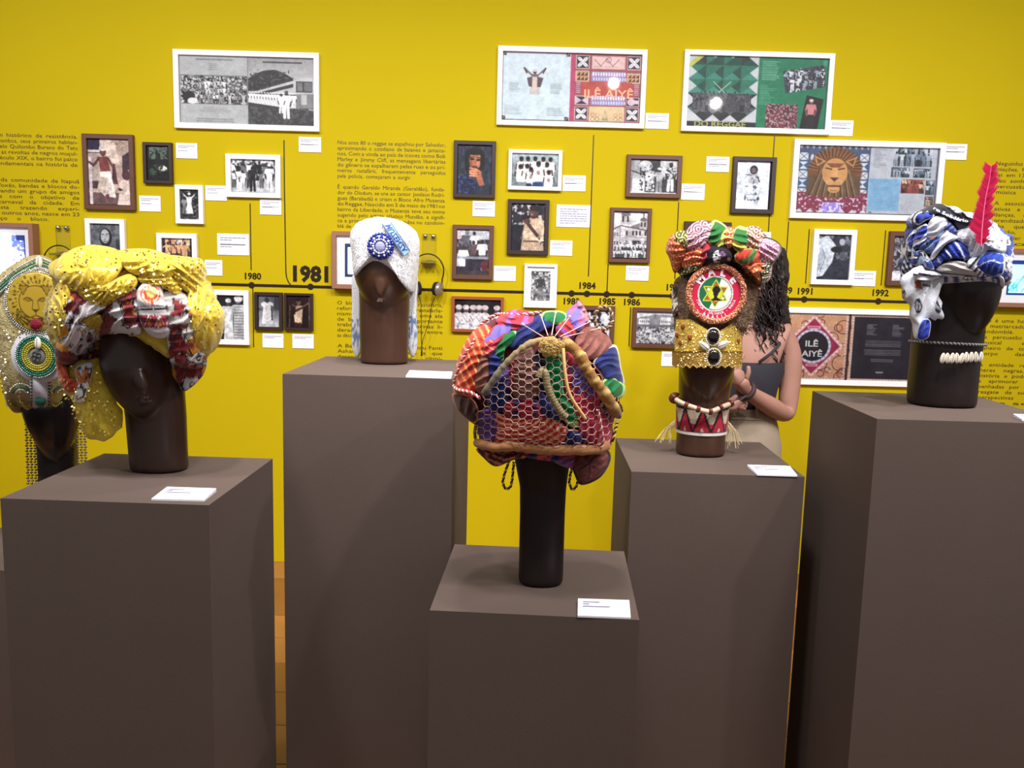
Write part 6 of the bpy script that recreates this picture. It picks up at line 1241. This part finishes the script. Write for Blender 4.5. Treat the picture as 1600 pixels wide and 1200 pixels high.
# feather
fy = float(B5.surf([1533.], [384.])[0])-.05; fx = smooth_open([(1533, 386), (1535, 350), (1540, 310), (1546, 280), (1549, 258)], 90); vane = []; rr = random.Random(11); MAGF = vmat('magenta_feather', .7, .2)
feather = mesh('feather', *tube(P5.L(fx[:, 0], fx[:, 1], fy), list(np.linspace(.0016, .0005, 90)), 6), mat('feather_shaft', (236, 120, 160), .4), T, True)
for sd in (-1, 1):
    for i in range(4, 88):
        t = i/89; cl = int(i/(9 if sd > 0 else 13)); rr2 = random.Random(cl*3+sd); wmax = (19 if sd < 0 else 23)*(1-.35*t)*(.72+.5*rr2.random())*(1-(.5*((i % 9)/9.0)**1.5 if sd > 0 else .3*(i % 13)/13.0)); p = fx[i]; rise = .55+.25*t
        if t < .14: wmax *= .8
        pts = []; 
        for s in np.linspace(0, 1, 5): pts.append((p[0]+sd*wmax*s, p[1]-wmax*rise*s**1.5-(1.5 if s == 1 else 0)))
        Q = P5.L([q[0] for q in pts], [q[1] for q in pts], fy-.004*np.sin(np.linspace(0, 2, 5))*(1+.4*rr2.random())); hw = np.array([1.35, 1.4, 1.3, 1.0, .25])*P5.mpp; V = []; F = []
        for k in range(5): V += [Q[k]+np.array([0, 0, hw[k]]), Q[k]-np.array([0, 0, hw[k]])]
        for k in range(4): F.append((2*k, 2*k+1, 2*k+3, 2*k+2))
        c = rr.choice(((168, 10, 60), (180, 16, 68), (148, 6, 52))); vane.append((V, F, c))
V, F, C = merge(vane); o = mesh('vane', V, F, MAGF, feather, False, C); o['kind'] = 'stuff'
puff(T, B5, [(1520, 378), (1546, 378), (1547, 386), (1521, 386)], mat('feather_holder', (70, 10, 34), .6), solid((70, 10, 34)), .016, .012, (90, 30, .05), 'feather_holder', 6, 30)
CK = thing('shell_choker', P5.O, 'grey cord choker with a row of cowrie shells around the dark neck', 'choker')
cc = [P5.l1(1480, 536)+np.array([55.5*P5.mpp*math.cos(a), 55.5*P5.mpp*.86*math.sin(a), -.002*math.cos(a)-.004*math.sin(a)]) for a in np.linspace(0, 2*math.pi, 90)]
V, F, C = braid(cc, .0034, 300, 2, .009, ((150, 146, 146), (70, 64, 64))); mesh('cord', V, F, CORD, CK, True, C)
for k in range(9):
    px = 1473+k*7.4; yy = -53*P5.mpp*.9*math.sqrt(max(.02, 1-((px-1480)/60)**2))-.016; cowrie(CK, P5.l1(px, 559.5-.25*k*(1 if k > 4 else 0), yy), 8.2*P5.mpp, 4.2*P5.mpp, (-6, 5, -3, 8, -8, 4, 0, 6, -5)[k])

# ================================================================== black head with the silver beaded headdress
P6 = Place(90, 842, .60)
P6.O = np.array([at(92, 720, 2.56)[0], 2.56, .60]); P6.Y = 2.56; P6.mpp = (at(801, 600, 2.56)-at(800, 600, 2.56))[0]
T = thing('mannequin_head', P6.O, 'glossy black wooden head under the silver beaded headdress', 'mannequin head')
remeshed('carved_head', [loft(P6, [(826, 61, 122, .85, 0), (790, 61, 121, .85, 0), (740, 62, 120, .85, 0), (700, 60, 120, .88, 0), (650, 56, 120, .9, .0), (600, 54, 120, .9, 0), (450, 50, 116, .9, 0)]), egg(P6, 80, 632, 43, .075, 88, -.03, 4, .3), egg(P6, 75, 500, 50, .09, 70, 0, 0, 0)], EBONY, T)
T = thing('headdress', P6.O, 'silver and gold beaded headdress plate with lion medallion and green bead rings', 'headdress')
SILV = mat('silver_lame', (176, 162, 116), .4, metal=.35, noise=.4, nscale=130, bump=.8, bscale=260)
B6 = Blob(P6, [(62, 397), (85, 408), (112, 426), (135, 448), (138, 470), (130, 520), (120, 570), (112, 620), (100, 640), (80, 636), (62, 646), (48, 636), (33, 644), (22, 600), (14, 560), (6, 510), (0, 470), (-10, 448), (12, 424), (38, 406)], (64, 520), .13, .05, -.035, 3.6, 130)
B6.build(T, 'plate', SILV, solid((180, 174, 150)), .004, lambda u, v, V: fbm(u/6, v/6, 0, 4))
S6 = lambda x, y, lift: P6.l1(x, y, B6.surf([float(x)], [float(y)])[0]-lift)
def arc6(cx, cy, rx, rz, a0, a1, n, lift): return [S6(cx+rx*math.cos(a), cy-rz*math.sin(a), lift) for a in np.linspace(a0, a1, n)]
def beadrow(T, name, pts, r, m): o = mesh(name, *merge([sphere(p, r, nu=6, nv=5) for p in pts]), m, T, True); o['kind'] = 'stuff'; return o
GBD = mat('green_bead', (16, 92, 72), .15, spec=.8); SBD = mat('silver_bead', (206, 206, 200), .2, metal=.8); OLV = mat('olive_gold_bead', (150, 142, 40), .3, metal=.4); WPAD = mat('white_satin', (196, 194, 206), .5, noise=.1, nscale=40)
for lift, dz, m in ((.006, 0, SBD), (.009, 6, GBD), (.009, 11, GBD), (.006, 16, SBD)): beadrow(T, 'bead_band', [S6(x, y+dz, lift) for x, y in smooth_open([(-6, 447), (20, 424), (45, 409), (62, 403), (82, 411), (110, 429), (128, 447)], 64)], .0032, m)
md = Cv(90, 90, (176, 146, 40), 2.2); K = (70, 50, 16); md.nz(0, 0, 90, 90, (196, 166, 56), 8, .5, 2)
for i in range(46):
    a = 2*math.pi*i/46; md.line(45+27*math.cos(a), 46+27*math.sin(a), 45+(36+3*(i % 2))*math.cos(a+.08), 46+(37+3*(i % 2))*math.sin(a+.08), 1.1, K)
for i in range(30):
    x = 18+i*1.9; md.line(x, 52+abs(i-15)*.3, x-4+i*.27, 78, .9, K)
md.ell(45, 46, 23, 24, (186, 154, 46)); md.ring(45, 46, 23.5, .9, K); md.poly([(22, 24), (36, 22), (28, 36)], (160, 128, 36)); md.poly([(68, 24), (54, 22), (62, 36)], (160, 128, 36)); md.pl([(22, 24), (36, 22), (28, 36), (22, 24)], 1, K); md.pl([(68, 24), (54, 22), (62, 36), (68, 24)], 1, K)
for sx in (-1, 1): md.ell(45+sx*11, 42, 6, 3, (150, 118, 34)); md.pl([(45+sx*4, 43), (45+sx*11, 39), (45+sx*17, 42)], 1.1, K); md.pl([(45+sx*5, 44), (45+sx*12, 45)], .9, K); md.pl([(45+sx*3, 44), (45+sx*5, 56)], .9, K)
md.poly([(39, 56), (51, 56), (45, 61)], K); md.pl([(45, 60), (45, 65), (37, 68)], 1, K); md.pl([(45, 65), (53, 68)], 1, K); md.pl([(36, 72), (45, 75), (54, 72)], 1.1, K)
A = md.out(); mc = S6(57, 472, .012); V = [mc-np.array([0, .006, 0])]; C = [A[99, 99]]; F = []; NR, NT = 34, 80
for i in range(1, NR+1):
    for k in range(NT):
        r0 = 42*i/NR; a = 2*math.pi*k/NT; V.append(mc+np.array([r0*P6.mpp*math.cos(a), -.006*(1-(i/NR)**4), r0*P6.mpp*math.sin(a)])); C.append(A[min(md.ny-1, int((46-r0*math.sin(a))/90*md.ny)), min(md.nx-1, int((45+r0*math.cos(a))/90*md.nx))])
for k in range(NT): F.append((0, 1+(k+1) % NT, 1+k))
for i in range(NR-1):
    for k in range(NT): a = 1+i*NT+k; b = 1+i*NT+(k+1) % NT; F.append((a, b, b+NT, a+NT))
o0 = len(V); V += [v+np.array([0, .03, 0]) for v in V[-NT:]]; C += [(120, 100, 40)]*NT
for k in range(NT): F.append((o0-NT+k, o0-NT+(k+1) % NT, o0+(k+1) % NT, o0+k))
medal = mesh('lion_medallion', V, F, vmat('brass_medallion', .4, .5, metal=.35), T, True, C)
for rr_, m in ((43.5, SBD), (46.5, SBD)): beadrow(medal, 'bead_ring', [mc+np.array([rr_*P6.mpp*math.cos(a), .002, rr_*P6.mpp*math.sin(a)]) for a in np.linspace(0, 2*math.pi, 90, endpoint=False)], .0026, m)
mesh('red_gem', *sphere(S6(56, 507, .016), .017, .009, .017, 12, 8), mat('dark_red_gem', (110, 20, 36), .15, spec=.7), T)
wc = S6(62, 556, .004); pad = mesh('white_pad', *sphere(wc, 43*P6.mpp, .012, 40*P6.mpp, 32, 16), WPAD, T, True)
for rr_, m, r in ((31, SBD, .0028), (28, GBD, .004), (24.5, GBD, .0036), (21, OLV, .0044), (17.5, OLV, .0044), (14.5, OLV, .004)): beadrow(pad, 'bead_ring', [wc+np.array([rr_*P6.mpp*math.cos(a), -.0135, rr_*P6.mpp*math.sin(a)]) for a in np.linspace(0, 2*math.pi, int(rr_*2.2), endpoint=False)], r, m)
mesh('rosette', *sphere(wc+np.array([0, -.012, 0]), .023, .005, .023, 16, 8), mat('rosette_grey', (110, 108, 104), .5), pad, True)
for k in range(4): a = k*math.pi/2+.5; mesh('petal', *tube([wc+np.array([.008*math.cos(a)+.006*math.cos(b), -.018, .008*math.sin(a)+.006*math.sin(b)]) for b in np.linspace(0, 2*math.pi, 14, endpoint=False)], .0012, 5, True), mat('rosette_line', (60, 56, 54), .5), pad)
puff(T, B6, [(50, 588), (76, 588), (78, 612), (74, 634), (62, 642), (50, 634), (47, 612)], WPAD, solid((196, 194, 206)), .010, .008, (90, 30, .1), 'white_tab', 8, 40)
for x in (49, 77): beadrow(T, 'bead_edge', [S6(x, y, .016) for y in np.linspace(588, 632, 10)], .0034, mat('dark_bead', (50, 56, 44), .2))
mesh('green_gem', *sphere(S6(63, 627, .022), .0155, .008, .0155, 12, 8), mat('dark_green_gem', (10, 60, 50), .15, spec=.7), T)
for cx, sd in ((33, -1), (97, 1)):
    for rr_ in (8, 13, 18): beadrow(T, 'scallop_beads', [S6(cx+rr_*math.cos(a), 616-rr_*.9*math.sin(a), .006) for a in np.linspace(.3, 2.9, 14)], .0028, SBD if rr_ != 13 else GBD)
    beadrow(T, 'fringe_beads', [S6(cx-16+k*3, 632+3*math.sin(k*.9), .006) for k in range(11)], .0036, OLV)
for x, y in ((61, 409), (59, 536)): cowrie(T, S6(x, y, .02), 9*P6.mpp, 5*P6.mpp, 0)
rr = random.Random(31); V = []; F = []
for k in range(420):
    w_ = B6.out[rr.randrange(130)]; t_ = math.sqrt(rr.random())*.97; xz = B6.c+(w_-B6.c)*t_; sequin(V, F, np.array([xz[0], B6.dy-.13*math.sqrt(1-t_**3.6)-.003, xz[1]]), np.array([rr.uniform(-.9, .9), -1, rr.uniform(-.4, 1)]), rr.uniform(.0018, .0032))
o = mesh('sequins', V, F, mat('silver_sequin', (216, 204, 160), .25, metal=1.0), T); o['kind'] = 'stuff'
CH = mat('pewter_bead', (120, 104, 92), .3, metal=.5)
for x0, n in ((40, 3), (46, 3), (52, 3), (119, 4), (125, 4), (131, 4)):
    o = mesh('bead_strand', *merge([sphere(P6.l1(x0+(i % 2)*1.2+(y-650)*.035, y, -.01), .0046, .0046, .0036, 7, 5) for i, y in enumerate(np.arange(644 if x0 > 60 else 646, 770, 4.2))]), CH, T, True); o['kind'] = 'stuff'

# ================================================================== headphones on clear holders
CHR = mat('chrome', (206, 200, 190), .15, metal=1.0); PHB = mat('black_plastic', (26, 20, 20), .35); PHS = mat('silver_plastic', (170, 156, 150), .3, metal=.6); PAD = mat('black_foam', (22, 18, 18), .95)
def headphones(cx, cy, lab, lab2):
    x, z = wl(cx, cy); k = PX
    t = thing('headphone_holder', (x, D, z), lab2, 'holder'); 
    bmobj('plate', box_bm(-9*k, 12*k, -.008, -.003, -8*k, 43*k, .001), GL, t); bmobj('shelf', box_bm(-9*k, 12*k, -.075, -.008, -3*k, 0, .001), GL, t); bmobj('lip', box_bm(-9*k, 12*k, -.078, -.073, -3*k, 7*k, .001), GL, t)
    for sx in (-4.5, 8): mesh('screw', *tube([(sx*k, -.0085, 39*k), (sx*k, -.018, 39*k), (sx*k, -.021, 39*k)], [3.2*k, 3.2*k, 1.8*k], 14), CHR, t, True)
    h = thing('headphones', (x, D, z), lab, 'headphones'); ys = -.045
    band = [( (1+24.5*math.cos(a))*k, ys, (-14+26*math.sin(a))*k) for a in np.linspace(math.radians(205), math.radians(-25), 40)]
    band = [(-17*k, ys, -40*k), (-21*k, ys, -32*k)]+band+[(23*k, ys, -32*k), (19*k, ys, -40*k)]
    mesh('headband', *tube(band, .0032, 8), PHB, h, True)
    for sd, px in ((-1, -14), (1, 15)):
        c = np.array([px*k, ys, -41*k]); ax = np.array([sd*.9, -.35, -.1]); ax /= np.linalg.norm(ax)
        cup = mesh('ear_cup', *tube([c+ax*.004, c+ax*.010, c+ax*.022, c+ax*.026], [.030, .033, .030, .014], 22), PHS, h, True)
        mesh('ear_pad', *tube([c-ax*.014, c-ax*.010, c+ax*.002, c+ax*.004], [.020, .031, .033, .030], 22), PAD, cup, True)
    mesh('cable', *tube(smooth_open([(-13*k, ys, -52*k), (-9*k, ys, -65*k), (-8*k, ys, -100*k), (-7*k, ys, -134*k)], 30), .0018, 6), PHB, h, True)
    mesh('cable', *tube(smooth_open([(14*k, ys, -52*k), (8*k, ys, -66*k), (4*k, ys-.004, -92*k), (-5*k, ys, -120*k), (-7*k, ys, -134*k)], 30), .0018, 6), PHB, h, True)
    mesh('cable_joint', *tube([(-7*k, ys, -132*k), (-7*k, ys, -146*k)], .004, 8), PHB, h, True)
headphones(669, 409, 'black and silver headphones hanging beside the white hat', 'clear acrylic headphone holder with two chrome screws beside the white hat')
headphones(99, 396, 'black headphones hanging behind the yellow turban', 'clear acrylic headphone holder with two chrome screws above the yellow turban')

# ================================================================== woman behind the gold panelled head
P7 = Place(1150, 800, .3); P7.Y = 3.38; P7.mpp = (at(801, 600, 3.38)-at(800, 600, 3.38))[0]; gx = at(1152, 680, 3.38)[0]; P7.O = np.array([gx, 3.38, 0.0])
T = thing('person', P7.O, 'standing person with long dark curly hair, dark top, beige shorts, arm bent', 'person')
J = lambda px, py, dy=0.0: P7.l1(px, py, dy)
def skin_mesh(name, nodes, edges, root, m, parent, sub=2):
    me = bpy.data.meshes.new('tmp'); me.from_pydata([tuple(n[0]) for n in nodes], edges, []); ob = bpy.data.objects.new('tmp', me); COL.objects.link(ob)
    ob.modifiers.new('sk', 'SKIN'); sv = me.skin_vertices[0].data
    for i, n in enumerate(nodes):
        r = n[1]; sv[i].radius = r if isinstance(r, tuple) else (r, r); sv[i].use_root = (i == root)
    ss = ob.modifiers.new('ss', 'SUBSURF'); ss.levels = sub; ss.render_levels = sub
    dg = bpy.context.evaluated_depsgraph_get(); nm = bpy.data.meshes.new_from_object(ob.evaluated_get(dg)); bpy.data.objects.remove(ob); bpy.data.meshes.remove(me)
    nm.name = name; nm.materials.clear(); nm.materials.append(m); nm.polygons.foreach_set('use_smooth', [True]*len(nm.polygons)); o = bpy.data.objects.new(name, nm); COL.objects.link(o); o.parent = parent; return o
SKIN = mat('skin', (160, 117, 103), .55, spec=.3, noise=.10, nscale=20)
pel = J(1152, 676); hipL, hipR = pel+[.085, 0, -.02], pel+[-.085, 0, -.02]
N = [(pel, .135), (J(1156, 632), .105), (J(1164, 575), .125), (J(1170, 525), .115), (J(1176, 492), .05), (J(1174, 470), .05),              # 0-5 trunk, neck
     (J(1222, 520), .056), (J(1236, 552, -.01), .05), (J(1234, 605, -.02), .044), (J(1229, 650, -.04), .039), (J(1206, 636, -.11), .04), (J(1183, 622, -.17), .033), (J(1163, 608, -.22), .025), (J(1156, 598, -.235), .027), (J(1150, 586, -.245), .030),   # 6-14 arm with raised hand
     (J(1118, 522), .056), (J(1106, 560, .0), .047), (J(1102, 645, -.03), .038), (J(1122, 640, -.12), .034), (J(1140, 634, -.19), .025), (J(1148, 632, -.21), .029),   # 15-20 other arm
     (hipL+[0, 0, -.05], .088), ((hipL[0]+.01, 0, .48), .055), ((hipL[0]+.01, .02, .30), .05), ((hipL[0]+.01, .03, .09), .034), ((hipL[0]+.01, .02, .045), .036), ((hipL[0]+.03, -.12, .025), .024),
     (hipR+[0, 0, -.05], .088), ((hipR[0]-.01, 0, .48), .055), ((hipR[0]-.01, .02, .30), .05), ((hipR[0]-.01, .03, .09), .034), ((hipR[0]-.01, .02, .045), .036), ((hipR[0]-.03, -.12, .025), .024),
     (J(1170, 452, -.02), (.07, .075)), (J(1171, 432, -.01), (.078, .09)), (J(1172, 412, .0), (.065, .08))]
E_ = [(0, 1), (1, 2), (2, 3), (3, 4), (4, 5), (3, 6), (6, 7), (7, 8), (8, 9), (9, 10), (10, 11), (11, 12), (12, 13), (13, 14), (3, 15), (15, 16), (16, 17), (17, 18), (18, 19), (19, 20), (0, 21), (21, 22), (22, 23), (23, 24), (24, 25), (25, 26), (0, 27), (27, 28), (28, 29), (29, 30), (30, 31), (31, 32), (5, 33), (33, 34), (34, 35)]
def finger(base, pts):
    i0 = len(N); prev = base
    for p, r in pts: N.append((p, r)); E_.append((prev, len(N)-1)); prev = len(N)-1
for k, (dx, ln) in enumerate(((-6, 30), (-2, 34), (2.5, 32), (6.5, 26))):          # raised hand: fingers curl upwards towards the chin
    finger(14, [(J(1150+dx*.8, 577, -.248), .0105), (J(1150+dx-1, 577-ln*.45, -.250), .0092), (J(1150+dx+3, 577-ln*.75, -.235), .0085), (J(1150+dx+6, 577-ln*.85, -.222), .0075)])
finger(13, [(J(1166, 592, -.245), .0105), (J(1170, 582, -.25), .0095), (J(1169, 571, -.245), .0082)])
for k, (dy_, ln) in enumerate(((-5, 16), (-1.5, 18), (2, 17), (5.5, 14))):
    finger(20, [(J(1153, 631+dy_, -.215), .010), (J(1153+ln*.5, 631+dy_*1.1, -.215), .009), (J(1153+ln*.8, 633+dy_*1.1, -.205), .008)])
finger(19, [(J(1147, 622, -.215), .010), (J(1153, 617, -.22), .0085)])
body = skin_mesh('body', N, E_, 0, SKIN, T, 2)
# face features on the head, turned down and to the side
hd = J(1170, 440, -.02)
for nm, off, r, m in (('eye', (-.046, -.048, .012), .0085, mat('eye_white', (226, 220, 214), .2)), ('eye', (-.004, -.068, .012), .0085, mat('eye_white', (226, 220, 214), .2))):
    e = mesh(nm, *sphere(hd+np.array(off), r, nu=10, nv=8), m, body, True); mesh('iris', *sphere(hd+np.array(off)+np.array([-.003, -.0055, -.001]), .0045, nu=8, nv=6), mat('iris_brown', (50, 30, 22), .2), e, True)
mesh('nose', *tube([hd+np.array(p) for p in ((-.03, -.082, .01), (-.036, -.098, -.012), (-.036, -.10, -.022), (-.032, -.086, -.03))], [.006, .009, .011, .007], 10), SKIN, body, True)
mesh('mouth', *tube([hd+np.array(p) for p in ((-.054, -.072, -.048), (-.036, -.086, -.046), (-.014, -.086, -.048))], [.003, .0065, .003], 8), mat('lips', (150, 78, 76), .4), body, True)
def clothing(name, secs, m, dr=.68, wob=.0):
    V = []; F = []; n = 40
    for i, (px, py, hw, dy) in enumerate(secs):
        c = J(px, py, dy)
        for k in range(n):
            th = 2*math.pi*k/n; w = 1+wob*math.sin(th*7+i*1.3)+wob*math.sin(th*13-i*2.1)*.6; V.append((c[0]+hw*math.cos(th)*w, c[1]+hw*dr*math.sin(th)*w, c[2]))
    for i in range(len(secs)-1):
        for k in range(n): F.append((i*n+k, (i+1)*n+k, (i+1)*n+(k+1) % n, i*n+(k+1) % n))
    return mesh(name, V, F, m, T, True)
TOPM = mat('dark_navy_knit', (40, 38, 48), .85, noise=.15, nscale=120, bump=.3, bscale=300)
top = clothing('top', [(1168, 562, .142, -.01), (1165, 580, .148, -.015), (1160, 605, .136, -.01), (1157, 632, .128, -.005), (1155, 645, .132, 0)], TOPM, .82)
mesh('strap', *tube([J(1186, 566, -.13), J(1205, 552, -.125), J(1218, 538, -.085), J(1218, 520, -.01), J(1205, 535, .09)], .006, 8), TOPM, top, True)
mesh('strap', *tube([J(1140, 566, -.12), J(1128, 548, -.11), J(1122, 525, -.05), J(1124, 520, .02), J(1135, 540, .09)], .006, 8), TOPM, top, True)
BEI = mat('beige_twill', (152, 136, 118), .85, noise=.08, nscale=60, bump=.35, bscale=420)
sh = clothing('shorts', [(1155, 634, .135, -.005), (1154, 645, .142, -.005), (1152, 665, .158, -.005), (1151, 690, .172, -.005), (1150, 720, .176, 0), (1150, 770, .178, 0)], BEI, .78, .010)
wb = clothing('waistband', [(1155, 633, .139, -.006), (1155, 640, .144, -.006), (1154, 648, .147, -.006)], BEI, .79, .006); wb.parent = sh
for px in (1143, 1183): mesh('belt_loop', *tube([J(px, 634, -.122), J(px, 650, -.128)], .006, 6), BEI, sh)
wr = J(1163, 608, -.22); ax = J(1183, 622, -.17)-J(1156, 598, -.235); ax /= np.linalg.norm(ax); e1 = np.cross(ax, [0, 0, 1.]); e1 /= np.linalg.norm(e1); e2 = np.cross(ax, e1)
br = mesh('bracelet', *tube([wr+ax*.012+.032*(math.cos(a)*e1+math.sin(a)*e2) for a in np.linspace(0, 2*math.pi, 26, endpoint=False)], .0095, 8, True), mat('dark_woven_band', (48, 26, 28), .7, noise=.4, nscale=80), T, True)
mesh('bracelet_tie', *tube([wr+np.array([0, -.03, -.02]), wr+np.array([-.02, -.035, -.035]), wr+np.array([-.035, -.035, -.03])], .004, 6), MATS['dark_woven_band'], br)
HAIR = mat('dark_brown_hair', (34, 24, 24), .5, spec=.35, noise=.3, nscale=40)
HBk = Blob(P7, [(1158, 400), (1175, 384), (1205, 378), (1226, 388), (1234, 415), (1230, 455), (1235, 495), (1236, 525), (1222, 545), (1200, 552), (1180, 548), (1150, 520), (1138, 470), (1142, 425)], (1192, 460), .10, .12, .05, 3.0, 120)
hb = HBk.build(T, 'hair', HAIR, solid((34, 24, 24)), .022, lambda u, v, V: fbm(u/8, v/14, 0, 5)-.6)
SC = Blob(P7, [(1140, 436), (1142, 412), (1152, 392), (1172, 381), (1196, 382), (1210, 400), (1212, 430), (1205, 450), (1176, 438), (1156, 428)], (1176, 416), .092, .12, .0, 3.0, 90)
sc_ = SC.build(T, 'hair_crown', HAIR, solid((34, 24, 24)), .010, lambda u, v, V: ridge(u, v, 10, 7, 5)); sc_.parent = hb
for ex in ((-.052, -.066, .030), (-.004, -.090, .030)): mesh('eyebrow', *tube([hd+np.array(ex)+np.array([-.016, .004, -.002]), hd+np.array(ex), hd+np.array(ex)+np.array([.016, .004, -.003])], [.0015, .003, .0015], 6), HAIR, body, True)
rr = random.Random(21); parts = []
for k in range(330):
    t0 = rr.random(); x0 = 1165+rr.uniform(-8, 58); y0 = rr.uniform(384, 470); ln = rr.uniform(70, 125); x1 = x0+rr.uniform(-12, 12); rad = rr.uniform(.006, .013); ph = rr.random()*6; turns = rr.uniform(3, 6); pts = []
    dy0 = rr.uniform(-.10, .06)
    if x0 < 1180: dy0 = rr.uniform(.0, .08); 
    x1 = min(max(x1, 1160), 1236); x0 = min(x0, 1229)
    for s in np.linspace(0, 1, 22):
        yy = min(y0+ln*s, rr.uniform(596, 606)); c = J(x0+(x1-x0)*s, yy, dy0*(.75+.25*s)); a = ph+s*turns*2*math.pi; w = rad*min(1, .25+1.3*s); pts.append(c+np.array([w*math.cos(a), w*math.sin(a), 0]))
    parts.append(tube(pts, list(np.linspace(.0042, .0018, 22)), 5))
o = mesh('curls', *merge(parts), HAIR, hb, True); o['kind'] = 'stuff'
